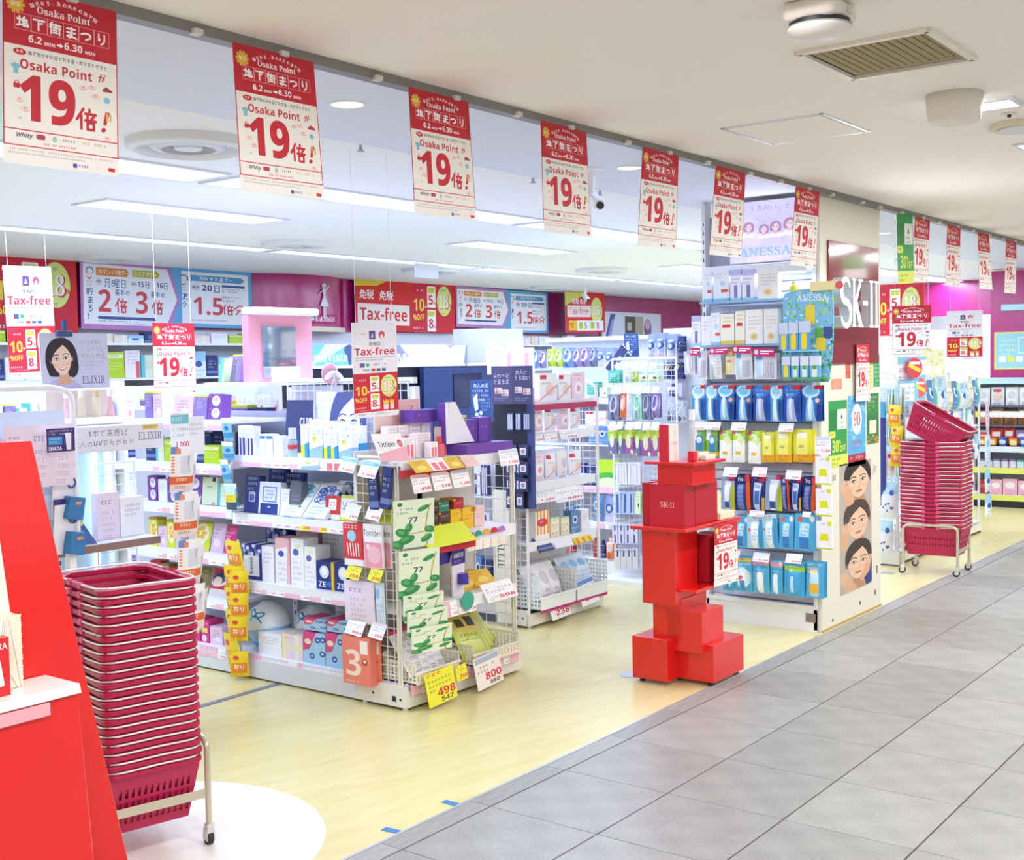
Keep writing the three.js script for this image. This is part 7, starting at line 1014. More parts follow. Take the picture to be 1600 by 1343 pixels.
  for (let i = 0; i < 3; i++) item(faceZ(-4.24), [2.47 + i * 0.1, 1.12, 0.1, 0.24], 0.03, 'pouch', 'pinkPouch', 'in the white wire framed bin', { lean: 0.06, roll: -0.04 });
  // products on the lit shelves
  row(faceZ(-4.55), [[2.8, 0.838, 0.05, 0.17], [2.87, 0.838, 0.045, 0.15], [3.07, 0.838, 0.11, 0.2], [3.19, 0.838, 0.12, 0.17]], ['navySlim', 'creamGreen', 'pinkPouch', 'plainWhite'], 0.04, 'box', 'on the lit shelf', { card: 1 });
  { const b = thing('cream_bottle', 'olive labelled bottle with a black cap on the lit shelf', 'bottle', [2.93, 0.838, -4.55]); mesh('body', new THREE.CylinderGeometry(0.025, 0.026, 0.1, 18).translate(0, 0.05, 0), mat(0xd8cfa6, 0.3), b); mesh('cap', new THREE.CylinderGeometry(0.02, 0.02, 0.04, 18).translate(0, 0.12, 0), mat(0x3a4450, 0.4), b); }
  board('shelf_ad', 'sloping navy and gold advert board on the lit shelf', 'board', navyPoster, faceZ(-4.44), [2.82, 0.84, 0.26, 0.2], 0.005, { lean: -0.9 });
  row(faceZ(-4.55), [[2.8, 0.4575, 0.14, 0.07], [3.0, 0.4575, 0.2, 0.05], [3.18, 0.4575, 0.12, 0.06]], ['navyTissue', 'plainWhite', 'pinkPouch'], 0.1, 'box', 'on the lower lit shelf', { card: 1 });
  // carton testers at the corner
  for (const [y, k] of [[0.98, 0], [0.84, 1]]) { const b = thing('sample_board', k ? 'lower white and blue sample board on the lit unit post' : 'upper white and blue sample board on the lit unit post', 'sample board', [2.715, y, -4.31], 0.1); mesh('card', bg(0.11, 0.2, 0.004, 0, 0.1, 0).rotateX(0.12), mat(0xf0f0f6, 0.5), b); mesh('box', rb(0.075, 0.09, 0.04, 0.003, 0.02, 0.045, 0.03).rotateZ(-0.2), mat(0x2f79b4, 0.4), b); mesh('label', bg(0.03, 0.012, 0.002, 0.035, 0.06, 0.052), mat(0xe58a6a, 0.5), b); mesh('ring', new THREE.TorusGeometry(0.018, 0.004, 8, 20).translate(0.03, 0.14, 0.022), mat(0x3d5fa8, 0.5), b); mesh('header', bg(0.09, 0.03, 0.004, -0.01, 0.205, 0.02), mat(0x3a2f7c, 0.5), b); }
  // hanging strips with orange labels
  const hs = thing('sachet_strip', 'hanging strip of white orange banded sachets on the lit unit corner', 'hanging strip', [3.31, 0.35, -4.36]); mesh('band', bg(0.012, 0.95, 0.002, 0, 0.5, -0.012), WHITE, hs);
  [1.03, 0.83, 0.62, 0.42].forEach((y, i) => { item(faceZ(-4.34), [3.31 + i * 0.012, y, 0.11, 0.2], 0.03, 'pouch', 'orangeStrip', 'on the hanging strip at the lit unit corner', { lean: 0.12, yaw: -0.15 }); item(faceZ(-4.37), [3.37 + i * 0.012, y - 0.03, 0.1, 0.2], 0.02, 'pouch', 'coffee', 'behind the orange banded sachets at the lit unit corner', { lean: 0.2, yaw: 0.6, roll: 0.12 }); });
  const pt = thing('price_plate', 'white price plate with teal header beside the lit unit canopy', 'price tag', [3.36, 1.2, -4.4]); flatTag(pt, { at: () => [0, 0, 0], turn: 0 }, [0, 0, 0.1, 0.17], 'pop'); flatTag(pt, { at: () => [0.09, -0.02, -0.01], turn: 0 }, [0, 0, 0.1, 0.17], 'plainWhite');
  salePaper(4.522, 1.84, -5.95, 'red and white sale poster hanging deep in the shop over the white gondola', { w: 0.3, h: 0.42, hang: 1 });
  board('tax_poster', 'white and red tax free poster hanging before the red fascia banner', 'poster', taxPoster, faceZ(-7.4), [4.49, 1.53, 0.37, 0.74], 0.002, { yaw: 0.1, roll: 0.03, hang: 1 });
}
// ---------------------------------------------------------------- second gondola: dark makeup side and wire end cap
{
  const t = thing('makeup_gondola', 'gondola with a black makeup board on its aisle side', 'shelf unit');
  mesh('body', bg(0.6, 0.98, 1.3, 6.0, 0.54, -5.02), mat(0xe6e4ec, 0.5), t); mesh('plinth', bg(0.58, 0.05, 1.3, 6.0, 0.025, -5.02), mat(0x5a5f70, 0.5), t);
  mesh('black_board', bg(0.03, 0.7, 0.24, 5.63, 1.07, -4.28), mat(0x20222e, 0.35), t); mesh('navy_edge', bg(0.034, 0.7, 0.03, 5.632, 1.07, -4.145), mat(0x3f4a86, 0.4), t);
  board('lettered_panel', '', '', canvas(96, 640, (c, w, h) => { c.fillStyle = '#ece4d0'; c.fillRect(0, 0, w, h); c.save(); c.translate(48, 340); c.rotate(Math.PI / 2); text(c, 'ALLIE', 0, 0, 62, '#4a443c', 'center', 'normal'); c.restore(); }), faceX(5.61), [-4.36, 0.1, 0.12, 0.72], 0.01, { parent: t });
  M.katehang.forEach((m, i) => item(faceX(5.6), m, 0.014, 'card', i < 3 ? 'silverPen' : 'eyelash', 'on the black makeup board'));
  for (let i = 0; i < 6; i++) item(faceX(5.6), [-4.28 + (i % 2) * 0.07, 0.98 + (i >> 1) * 0.0, 0.055, 0.001 + 0.09], 0.012, 'card', 'eyelash', 'in the lower rows of the black makeup board', { y: 0.74 + (i >> 1) * 0.095 - 0.02 });
  board('makeup_poster', 'dark violet makeup poster with eyeshadow palettes over the black board', 'poster', makeupPoster, faceX(5.57), [-4.23, 1.33, 0.3, 0.22], 0.004);
  board('rose_board', 'rounded pale rose board above the dark violet makeup poster', 'board', canvas(320, 160, (c, w, h) => { c.fillStyle = '#f0d3de'; c.fillRect(0, 0, w, h); rrect(c, 30, 50, 70, 80, 20, '#cfe3ee'); for (let i = 0; i < 4; i++) rrect(c, 140 + i * 40, 30, 26, 110, 4, pick(['#e9a9bb', '#d8c9e2', '#f4e6d8'])); fine(c, 40, 16, 120, 1, 14, '#b88'); }), faceX(5.9), [-4.49, 1.5, 0.36, 0.16], 0.01);
  board('navy_poster', 'narrow navy cosmetics poster beside the dark violet poster', 'poster', navyPoster, faceX(5.62), [-4.5, 1.22, 0.16, 0.25], 0.004);
  for (const [y, pr, k] of [[0.78, ['penDark', 'silverPen'], 'upper'], [0.5, ['purpleSlim', 'penDark'], 'middle'], [0.24, ['blueKit', 'navySlim'], 'lower']]) fill(faceX(5.65), -5.62, -4.45, y, pr, [0.05, 0.08], [0.13, 0.18], 0.03, 'box', 'on the ' + k + ' side ledge of the makeup gondola', { card: 1 });
  for (const y of [0.775, 0.495, 0.235]) mesh('ledge', bg(0.08, 0.01, 1.2, 5.66, y - 0.006, -5.02), WHITE, t);
  const e = thing('wire_end_cap', 'white wire sided end cap with baby goods and two perforated baskets', 'shelf unit');
  mesh('base', join([bg(0.8, 0.07, 0.02, 6.06, 0.05, -4.21), bg(0.02, 0.09, 0.22, 5.668, 0.06, -4.332), bg(0.02, 0.09, 0.22, 6.452, 0.06, -4.332)]), OFFWHITE, e);
  mesh('slot', join([bg(0.003, 0.022, 0.022, 5.658, 0.06, -4.3), bg(0.003, 0.01, 0.01, 5.658, 0.06, -4.25)]), DARK, e);  // base openings painted as dark plates, their shade put into the colour
  for (const x of [5.68, 6.44]) { mesh('foot', new THREE.CylinderGeometry(0.012, 0.014, 0.016, 10), STEEL, e, [x, 0.008, -4.22]); }
  mesh('side_frame', tube([[5.68, 0.08, -4.22], [5.68, 0.7, -4.22], [5.68, 1.3, -4.22]], 0.009, 20, 8), WHITE, e); mesh('side_frame', tube([[6.44, 0.08, -4.22], [6.44, 0.9, -4.22], [6.44, 1.38, -4.22], [6.43, 1.43, -4.24], [6.4, 1.45, -4.3]], 0.011, 30, 8, false, 0.2), WHITE, e);
  mesh('wire_side', wireGrid(0.22, 1.2, 0.05), WIRE, e, [5.68, 0.1, -4.33], [0, -Math.PI / 2, 0]); mesh('wire_side', wireGrid(0.22, 1.25, 0.05), WIRE, e, [6.44, 0.1, -4.33], [0, -Math.PI / 2, 0]); mesh('wire_back', wireGrid(0.74, 1.3, 0.05), WIRE, e, [6.06, 0.1, -4.345]);
  for (const y of [1.335, 1.15, 0.855, 0.5]) shelf(e, 5.7, 6.42, y, -4.345, -4.23, 'z');
  mesh('magenta_strip', bg(0.7, 0.035, 0.004, 6.06, 1.302, -4.2), mat(0xb82a5a, 0.4), e); mesh('magenta_strip', bg(0.72, 0.03, 0.004, 6.08, 0.1, -4.16), mat(0xd02a86, 0.4), e);
  M.kTag.slice(2).forEach((m, i) => flatTag(e, faceZ(-4.2), m, TAGS[i % 6], { lean: -0.3 })); flatTag(e, faceZ(-4.15), [5.92, 0.03, 0.2, 0.12], 'tag238', { lean: -0.3, roll: 0.05 }); flatTag(e, faceZ(-4.15), [6.24, 0.06, 0.2, 0.16], 'tag298', { lean: -0.3, roll: 0.08 });
  const S = faceZ(-4.28), A = (ms, y) => ms.map((m) => [m[0], y, m[2] * 0.96, m[3]]);
  row(S, A(M.k1, 1.3365), ['whiteRed', 'whiteRed', 'babyPink'], 0.08, 'box', 'on the top shelf of the wire end cap', { card: 1 }); row(S, A(M.k2, 1.1515), ['babyPink', 'whiteRed', 'babyPink', 'whiteRed'], 0.05, 'pouch', 'on the second shelf of the wire end cap'); row(S, A(M.k3, 0.8565), ['babyPink', 'whiteRed', 'coffee', 'whiteRed'], 0.05, 'pouch', 'on the third shelf of the wire end cap'); row(faceZ(-4.27), A(M.k4, 0.5015), ['orangeStripe', 'eggPack', 'eggPack', 'blueKit', 'plainWhite'], 0.06, 'box', 'on the fourth shelf of the wire end cap', { card: 1 });
  row(faceZ(-4.2), A(M.k5, 0.44), ['navySlim', 'plainWhite', 'yellowTray'], 0.012, 'card', 'on the fourth rail of the wire end cap', { lean: -0.7 });
  [[5.87, 0.36], [6.24, 0.34]].forEach(([x, w]) => { const v = thing('perforated_basket', 'white perforated basket of ' + (x < 6 ? 'white' : 'pale blue') + ' packs at the foot of the wire end cap', 'basket', [x, 0.11, -4.24], 0, 'white perforated baskets of the wire end cap'); const g = []; for (const s of [-1, 1]) g.push(perforated(0.2, 0.2, 8, 7, 0.013).rotateY(Math.PI / 2).translate(s * w / 2, 0, 0)); g.push(bg(w, 0.07, 0.005, 0, 0.035, 0.1), perforated(w, 0.24, 12, 8, 0.014).translate(0, 0, -0.1), bg(w, 0.005, 0.2, 0, 0.003, 0), rb(w + 0.02, 0.012, 0.014, 0.004, 0, 0.072, 0.102)); mesh('wall', join(g), mat(0xeef3f2, 0.4), v); });
  for (let i = 0; i < 3; i++) { item(faceZ(-4.22), [5.77 + i * 0.1, 0.15, 0.13, 0.22], 0.08, 'pouch', 'coffee', 'in the first perforated basket of the wire end cap', { lean: -0.45 }); item(faceZ(-4.22), [6.14 + i * 0.09, 0.15, 0.13, 0.22], 0.08, 'pouch', 'skyPouch', 'in the second perforated basket of the wire end cap', { lean: -0.45 }); }
}
// ---------------------------------------------------------------- hair goods rack and taller gondola behind it
{
  const t = thing('wire_rack', 'white wire rack of hair goods facing the aisle before the tall gondola', 'display rack');
  mesh('wire_grid', wireGrid(0.52, 1.5, 0.04), WIRE, t, [7.36, 0.08, -4.42], [0, -Math.PI / 2, 0]); mesh('frame', join([bar([7.36, 0, -4.68], [7.36, 1.585, -4.68], 0.008, 8), bar([7.36, 0, -4.16], [7.36, 1.585, -4.16], 0.008, 8), bar([7.36, 1.585, -4.68], [7.36, 1.585, -4.16], 0.008, 8)]), WIRE, t); mesh('foot', bg(0.3, 0.03, 0.6, 7.3, 0.015, -4.42), WHITE, t);
  const F = faceX(7.27); M.pt.forEach((m, i) => flatTag(t, faceX(7.2), m, TAGS[i % 6], { lean: -0.5, roll: rr(-0.1, 0.1) }));
  const r = (ms, pr, where, sh = 'blister', d = 0.02) => { row(F, ms, pr, d, sh, where, { sway: 0.04, behind: 1 }); ms.forEach((m) => hook(t, faceX(7.36), m[0], m[1] + m[3] - 0.012, 0)); };
  r(M.p1, ['greenKit', 'whiteComb', 'limeBrush', 'greenCard', 'greenCard'], 'in the top row of the wire rack'); r(M.p2, ['greyBrush', 'orangeBrush', 'whiteComb', 'mintBrush', 'greyBrush', 'purpleBrush'], 'in the second row of the wire rack'); r(M.p3, ['limeGrey', 'limeGrey', 'limePurple', 'limeGrey', 'limePurple', 'limePurple'], 'in the third row of the wire rack', 'pouch');
  r(M.p4, ['whiteComb'], 'in the fourth row of the wire rack', 'card', 0.01); r(M.p5, ['blueComb', 'blueComb', 'blueComb', 'greenCard'], 'in the fifth row of the wire rack', 'card', 0.01); r(M.p6, ['penDark'], 'in the sixth row of the wire rack', 'card', 0.008); r(M.p7, ['penYellow'], 'in the lowest row of the wire rack', 'card', 0.008);
  const g = thing('tall_gondola', 'tall pale gondola of hair goods behind the white wire rack', 'shelf unit');
  mesh('core', bg(0.1, 1.74, 1.55, 7.85, 0.87, -4.75), mat(0xdfe1ee, 0.5), g); mesh('base', bg(0.45, 0.1, 1.55, 7.65, 0.05, -4.75), WHITE, g); mesh('top_board', bg(0.12, 0.03, 1.55, 7.78, 1.745, -4.75), WHITE, g);
  for (const y of [1.31, 1.1, 0.96, 0.65, 0.385, 0.115]) mesh('shelf', bg(0.36, 0.014, 0.8, 7.66, y - 0.007, -5.12), SHELFW, g); for (const y of [1.31, 1.1, 0.65, 0.385]) railTags(g, faceX(7.48), -5.5, -4.72, y - 0.05, 0.045, 0.005, 0.5);
  const Q = faceX(7.5), w = (k) => k + ' of the tall gondola', A = (ms, y) => ms.map((m) => [m[0], y, m[2], m[3]]);
  row(Q, M.q1, ['limeBrush', 'limeBrush', 'blueBrush', 'purpleBrush', 'purpleBrush', 'greyBrush', 'curler', 'curler'], 0.03, 'blister', w('in the hook row'), { sway: 0.03, behind: 1 }); M.q1.forEach((m) => hook(g, faceX(7.66), m[0], m[1] + m[3] - 0.012, 0));
  row(Q, A(M.q2.slice(0, 2), 1.311), ['greenKit', 'greenCard'], 0.06, 'box', w('on the upper shelf'), { card: 1 }); row(Q, A(M.q2.slice(2), 1.101), ['whiteRed'], 0.06, 'box', w('on the second shelf'), { card: 1 }); row(Q, A(M.q3, 0.961), ['blueKit', 'blueKit'], 0.05, 'box', w('on the middle shelf'), { card: 1 });
  row(Q, A(M.q4.slice(0, 3), 0.651), ['navySlim', 'navySlim', 'fanGreen'], 0.04, 'box', w('on the lower shelf'), { card: 1 }); row(Q, A(M.q4.slice(3, 5), 0.386), ['blueKit', 'curler'], 0.06, 'pouch', w('on the shelf above the deck')); row(Q, A(M.q4.slice(5), 0.116), ['redSoap', 'navySlim', 'orangeBrush'], 0.05, 'bottle', w('on the deck'));
  for (const [y, pr, k] of [[1.311, ['greenKit', 'curler', 'babyPink'], 'upper'], [1.101, ['blueKit', 'whiteRed', 'babyPink'], 'second'], [0.651, ['navySlim', 'fanGreen', 'plainWhite'], 'lower'], [0.386, ['blueKit', 'navySlim'], 'bottom'], [0.116, ['redSoap', 'orangeBrush', 'navySlim'], 'deck']]) fill(Q, -5.5, -5.11, y, pr, [0.06, 0.12], [0.1, 0.16], 0.06, 'box', 'farther along the ' + k + ' shelf of the tall gondola', { card: 1 });
  fill(Q, -5.5, -5.36, 1.53, ['blueBrush', 'purpleBrush', 'limeBrush'], [0.06, 0.08], [0.13, 0.15], 0.03, 'blister', 'farther along the hook row of the tall gondola');
  row(faceX(7.6), M.bp, ['curler', 'curler', 'curler', 'navySlim', 'navyGold', 'navyGold', 'penDark', 'scissors', 'scissors'], 0.03, 'blister', 'on the end panel beside the wire rack', { behind: 1, sway: 0.02 });
  mesh('end_board', bg(0.02, 1.8, 0.5, 7.7, 0.9, -4.2), mat(0xe3e5f0, 0.5), g);
  board('oval_board', 'oval grey blue fan advert board above the wire rack', 'board', navyPoster, faceX(7.5), [-4.6, 1.6, 0.12, 0.17], 0.01, { lean: 0.05 }); board('oval_board', 'dark slanted hair advert board above the wire rack', 'board', clioPoster, faceX(7.42), [-4.75, 1.5, 0.07, 0.22], 0.01, { roll: -0.7 });
}
// ---------------------------------------------------------------- back wall: fascia banners and cosmetic counters
{
  const F = faceZ(BACK + 0.05), names = [['tax_banner', 'red tax free banner with a yellow round offer at the fascia end', taxBanner], ['points_banner', 'pink bordered double points banner next to the curved sign', pointBanner], ['thanks_banner', 'blue bordered one point five times banner next to the curved sign', thanksBanner], ['tax_banner', 'red tax free banner beside the curved fuchsia sign', taxBanner], ['points_banner', 'pink bordered double points banner beyond the curved sign', pointBanner], ['thanks_banner', 'blue bordered one point five times banner beyond the curved sign', thanksBanner], ['tax_banner', 'small red tax free banner hung at a tilt beyond the blue bordered one', taxBannerWide]];
  M.ban.forEach((m, i) => board(names[i][0], names[i][1], 'banner', names[i][2], F, i === 0 ? [m[0] - 0.5, m[1], 1.68, m[3]] : m, 0.003, { out: [0.05, 0.06, 0.05, 0.05, 0.06, 0.05, 0.3][i], roll: [0, -0.015, -0.01, -0.01, -0.01, 0, 0.02][i] }));
  const s = thing('curved_sign', 'bulging glossy fuchsia shop sign with a white figure', 'sign', [8.5, 1.97, BACK + 0.05]);
  const g = new THREE.CylinderGeometry(1.1, 1.1, 0.54, 40, 1, true, -0.62, 1.24).translate(0, 0.27, -0.9); mesh('shell', g, mat(0xc01a78, 0.2, { clearcoat: 0.7, clearcoatRoughness: 0.15, side: THREE.DoubleSide }), s); mesh('lower_rim', new THREE.CylinderGeometry(1.115, 1.115, 0.05, 40, 1, true, -0.62, 1.24).translate(0, -0.01, -0.9), mat(0xf0e6c8, 0.5, { side: THREE.DoubleSide }), s);
  const fig = []; const on = (a, y, w, h) => fig.push(bg(w, h, 0.006).translate(0, y, 0.206).rotateY(0).translate(a, 0, -0.02)); fig.push(new THREE.SphereGeometry(0.025, 12, 8).translate(0.16, 0.43, 0.2)); const sk = new THREE.Shape(); sk.moveTo(-0.02, 0.4); sk.lineTo(0.02, 0.4); sk.lineTo(0.012, 0.32); sk.lineTo(0.06, 0.22); sk.lineTo(-0.06, 0.22); sk.lineTo(-0.012, 0.32); sk.closePath(); fig.push(new THREE.ExtrudeGeometry(sk, { depth: 0.01, bevelEnabled: false }).translate(0.16, 0, 0.2)); fig.push(bg(0.012, 0.12, 0.008, 0.148, 0.16, 0.205), bg(0.012, 0.12, 0.008, 0.172, 0.16, 0.205), bar([0.14, 0.38, 0.205], [0.08, 0.34, 0.205], 0.006), bar([0.18, 0.38, 0.205], [0.23, 0.43, 0.205], 0.006)); mesh('figure', join(fig), WHITE, s);
  board('name_print', '', '', canvas(384, 80, (c, w, h) => { c.fillStyle = '#c01a78'; c.fillRect(0, 0, w, h); text(c, 'KoKuMiN', 235, 42, 60, '#fff', 'center', 'bold', 'serif', 280); rrect(c, 8, 20, 76, 40, 16, '#8fd8e6'); text(c, 'ongoing', 46, 40, 20, '#fff'); }), { at: () => [0.12, 0.05, 0.205], turn: 0.1 }, [0, 0, 0.42, 0.085], 0.004, { parent: s, edge: 0xc01a78 });
  const shelfWall = thing('wall_shelving', 'pale wall shelving full of small goods under the fascia', 'shelf unit'); mesh('back_board', bg(12.1, 1.85, 0.03, 10.3, 0.93, BACK + 0.02), mat(0xe9ecf6, 0.5), shelfWall); for (const y of [1.8, 1.5, 1.2, 0.9]) mesh('shelf', bg(12, 0.02, 0.3, 10.3, y, BACK + 0.18), SHELFW, shelfWall);
  fill(faceZ(BACK + 0.2), 11.2, 16.1, 1.511, ['babyPink', 'whiteRed', 'packBlue', 'blueKit', 'plainWhite', 'greenCard'], [0.1, 0.18], [0.14, 0.24], 0.08, 'box', 'on the wall shelf at shoulder height', { random: 1, card: 1 }); fill(faceZ(BACK + 0.2), 11.2, 16.1, 1.811, ['plainWhite', 'packBlue', 'pastel', 'babyPink'], [0.12, 0.24], [0.08, 0.13], 0.08, 'box', 'on the uppermost wall shelf', { random: 1, card: 1 });
  fill(faceZ(BACK + 0.2), 4.5, 8.4, 1.511, ['purpleSlim', 'packBlue', 'limeBox', 'pinkBox', 'navySlim', 'creamGreen', 'plainWhite'], [0.1, 0.18], [0.14, 0.24], 0.08, 'box', 'on the wall shelf under the points banner', { random: 1, card: 1 }); fill(faceZ(BACK + 0.2), 4.5, 8.4, 1.811, ['limeBox', 'plainWhite', 'pastel', 'navySlim', 'packBlue'], [0.12, 0.24], [0.06, 0.1], 0.08, 'box', 'on the uppermost wall shelf under the points banner', { random: 1, card: 1 }); fill(faceZ(BACK + 0.2), 4.5, 8.4, 1.211, ['purpleSlim', 'packBlue', 'pinkBox', 'navySlim', 'plainWhite'], [0.1, 0.18], [0.14, 0.24], 0.08, 'box', 'on the lower wall shelf under the points banner', { random: 1, card: 1 });
  // cosmetic counters
  const c1 = thing('cosmetic_counter', 'dark navy makeup counter with a screen and lettered strip', 'counter', [7.25, 0, -6.85]); mesh('body', bg(2.6, 1.05, 0.4, 0.5, 0.525, -0.1), mat(0x1c2136, 0.3), c1); mesh('back_board', bg(2.6, 0.55, 0.06, 0.5, 1.32, -0.28), mat(0x1a2036, 0.3), c1); mesh('navy_panel', bg(1.05, 0.5, 0.05, 1.25, 1.3, -0.2), mat(0x2f4378, 0.3), c1); mesh('screen', bg(0.4, 0.3, 0.01, 1.32, 1.34, -0.17), mat(0x23264c, 0.1), c1); mesh('lamp_strip', bg(2.5, 0.03, 0.05, 0.5, 1.575, -0.22), mat(0xffffff, 0.4, { emissive: STORE_LIGHT, emissiveIntensity: 0.8 }), c1);
  const letter = new THREE.Shape(); letter.moveTo(0, 0); letter.lineTo(0.02, 0); letter.lineTo(0.02, 0.06); letter.lineTo(0.09, 0); letter.lineTo(0.115, 0); letter.lineTo(0.04, 0.07); letter.lineTo(0.11, 0.14); letter.lineTo(0.085, 0.14); letter.lineTo(0.02, 0.08); letter.lineTo(0.02, 0.14); letter.lineTo(0, 0.14); letter.closePath(); mesh('letter', new THREE.ExtrudeGeometry(letter, { depth: 0.01, bevelEnabled: false }), mat(0xe0304a, 0.4), c1, [0.05, 1.38, -0.24]);
  board('brand_strip', 'lettered cosmetic strip with slanting bottles over the navy counter', 'sign', kosmeSign('Primavista', '#4a5f94'), faceZ(-7.05), [6.8, 1.58, 0.6, 0.17], 0.02); board('brand_strip', 'grey lettered cosmetic strip beside the slanting bottles', 'sign', kosmeSign('MAJOLICA M', '#8d94b4'), faceZ(-7.05), [8.1, 1.56, 1.0, 0.19], 0.02);
  const wp = thing('white_cabinet', 'plain white cabinet block beyond the navy counter', 'cabinet', [9.5, 0, -7.5]); mesh('body', bg(0.62, 1.92, 0.4, 0, 0.96, 0), mat(0xdfe3ee, 0.5), wp); mesh('door', bg(0.3, 1.6, 0.012, -0.155, 1.0, 0.206), PANELW, wp); mesh('door', bg(0.3, 1.6, 0.012, 0.155, 1.0, 0.206), PANELW, wp);
  // pink display with mirror
  const pk = thing('mirror_display', 'pink cosmetic display with an upright mirror on the white gondola top', 'display stand', [4.53, 1.49, -5.0]); mesh('panel', bg(0.46, 0.36, 0.05, 0.0, 0.18, -0.05), mat(0xf2a6b8, 0.4), pk); mesh('mirror', bg(0.24, 0.28, 0.006, -0.02, 0.16, -0.02), mat(0xd3d8e6, 0.05, { metalness: 0.9 }), pk); mesh('top', rb(0.47, 0.04, 0.12, 0.015, 0.0, 0.38, -0.02), mat(0xf7f2f4, 0.4), pk); mesh('step', rb(0.14, 0.08, 0.08, 0.004, -0.05, 0.04, 0.06), WHITE, pk);
  row(faceX(4.4), [[-5.34, 1.4905, 0.1, 0.13], [-5.25, 1.4905, 0.08, 0.15], [-5.3, 1.4905, 0.1, 0.12]], ['creamGreen', 'purpleSlim', 'limeBox'], 0.03, 'box', 'on the gondola top beside the mirror display', { card: 1, lean: -0.2 });
  const bl = thing('clear_balloon', 'round translucent pink bow ornament on the gondola upright', 'ornament', [4.38, 1.5, -4.52]); mesh('disc', new THREE.SphereGeometry(0.055, 20, 14).scale(1, 1, 0.5), mat(0xf3c3d6, 0.2, { transmission: 0.5, thickness: 0 }), bl, [0, 0.03, 0.02]); mesh('bow', join([new THREE.SphereGeometry(0.03, 10, 8).scale(1.4, 0.5, 0.4).rotateZ(0.5).translate(-0.03, 0.02, 0.05), new THREE.SphereGeometry(0.03, 10, 8).scale(1.4, 0.5, 0.4).rotateZ(-0.5).translate(0.03, 0.02, 0.05), bar([0, 0.02, 0.05], [-0.02, -0.05, 0.05], 0.005), bar([0, 0.02, 0.05], [0.02, -0.06, 0.05], 0.005)]), mat(0xf8f4f8, 0.4), bl);
  // pale islands of shelving between gondolas and back wall
  const isl = (name, label, x, z, w, h, prints, where, n = 5) => { const i = thing(name, label, 'shelf unit', [x, 0, z]); mesh('back_panel', bg(w, h, 0.03, 0, h / 2, -0.15), mat(0xe6e9f4, 0.5), i); mesh('side_panel', bg(0.02, h, 0.3, -w / 2, h / 2, 0), WHITE, i); mesh('side_panel', bg(0.02, h, 0.3, w / 2, h / 2, 0), WHITE, i); for (let k = 0; k < n; k++) { const y = 0.1 + (k * (h - 0.12)) / n; const s = mesh('shelf', bg(w - 0.02, 0.016, 0.29, 0, y, 0), SHELFW, i); mesh('price_rail', bg(w - 0.02, 0.04, 0.006, 0, y - 0.012, 0.148), mat(0xf3dbe6, 0.5), s); fill(faceZ(z), x - w / 2 + 0.03, x + w / 2 - 0.03, y + 0.0085, prints, [0.07, 0.14], [0.12, Math.min(0.2, (h - 0.2) / n - 0.03)], 0.08, 'box', 'on the ' + ['deck', 'first', 'second', 'third', 'fourth', 'fifth'][k] + ' shelf ' + where, { random: 1, card: 1, out: 0.04 }); } return i; };
  isl('island_shelf', 'white island shelf of pale skincare behind the lit unit', 4.25, -7.3, 1.5, 1.5, ['plainWhite', 'pinkSerum', 'packBlue', 'purpleSlim', 'creamGreen', 'sunWhite'], 'of the pale skincare island', 5);
  isl('island_shelf', 'white island shelf of makeup cartons before the fascia', 6.3, -8.0, 1.6, 1.45, ['purpleSlim', 'pinkBox', 'navySlim', 'plainWhite', 'babyPink', 'goldBox'], 'of the makeup carton island', 5);
  isl('island_shelf', 'white island shelf of baby goods near the white cabinet', 11.9, -7.0, 1.8, 1.5, ['babyPink', 'whiteRed', 'packBlue', 'plainWhite', 'greenCard'], 'of the baby goods island', 5);
  isl('island_shelf', 'white island shelf of hair colour in the far corner', 14.2, -7.6, 2.2, 1.7, ['purpleBrush', 'blueBrush', 'plainWhite', 'whiteComb', 'curler'], 'of the hair colour island', 6);
  board('phone_picture', 'white wall board with a picture of a slim blue device', 'board', canvas(512, 160, (c, w, h) => { c.fillStyle = '#eef1f8'; c.fillRect(0, 0, w, h); poly(c, [[70, 10], [110, 10], [60, 140], [20, 140]], '#5a62a8'); poly(c, [[80, 40], [104, 30], [70, 130], [40, 136]], '#a8b6dc'); c.fillStyle = '#5f5a46'; c.fillRect(190, 20, 90, 120); rrect(c, 210, 50, 40, 40, 4, '#c9c4b0'); c.fillStyle = '#b9b39a'; c.fillRect(280, 20, 70, 120); ellipse(c, 390, 80, 34, 50, '#8a6a8a'); ellipse(c, 390, 60, 24, 26, '#d8b8c4'); }), faceZ(BACK + 0.06), [14.9, 1.83, 1.6, 0.45], 0.03);
  // ceiling camera and bracket arms
  for (const [x, y, z, lab] of [[12.0, 2.5, -8.0, 'white security camera hanging before the fuchsia fascia'], [4.95, 2.5, -3.25, 'white security camera on a ceiling bracket behind the hanging posters'], [10.2, 2.5, -3.6, 'white security camera on a ceiling arm past the pillar']]) { const q = thing('security_camera', lab, 'camera', [x, y, z], -0.6); mesh('plate', new THREE.CylinderGeometry(0.05, 0.05, 0.01, 20), WHITE, q, [0, -0.006, 0]); mesh('stem', bar([0, 0, 0], [0, -0.13, 0], 0.012, 10), WHITE, q); mesh('body', rb(0.05, 0.05, 0.16, 0.012).rotateX(0.45), WHITE, q, [0, -0.155, 0.02]); mesh('lens', new THREE.CylinderGeometry(0.018, 0.018, 0.02, 14).rotateX(Math.PI / 2 + 0.45), DARK, q, [0, -0.192, 0.096]); mesh('cable', tube([[0, -0.02, -0.02], [0.05, -0.05, -0.04], [0.03, -0.12, -0.06], [0, -0.14, -0.06]], 0.003, 16, 5), WIRE, q); }
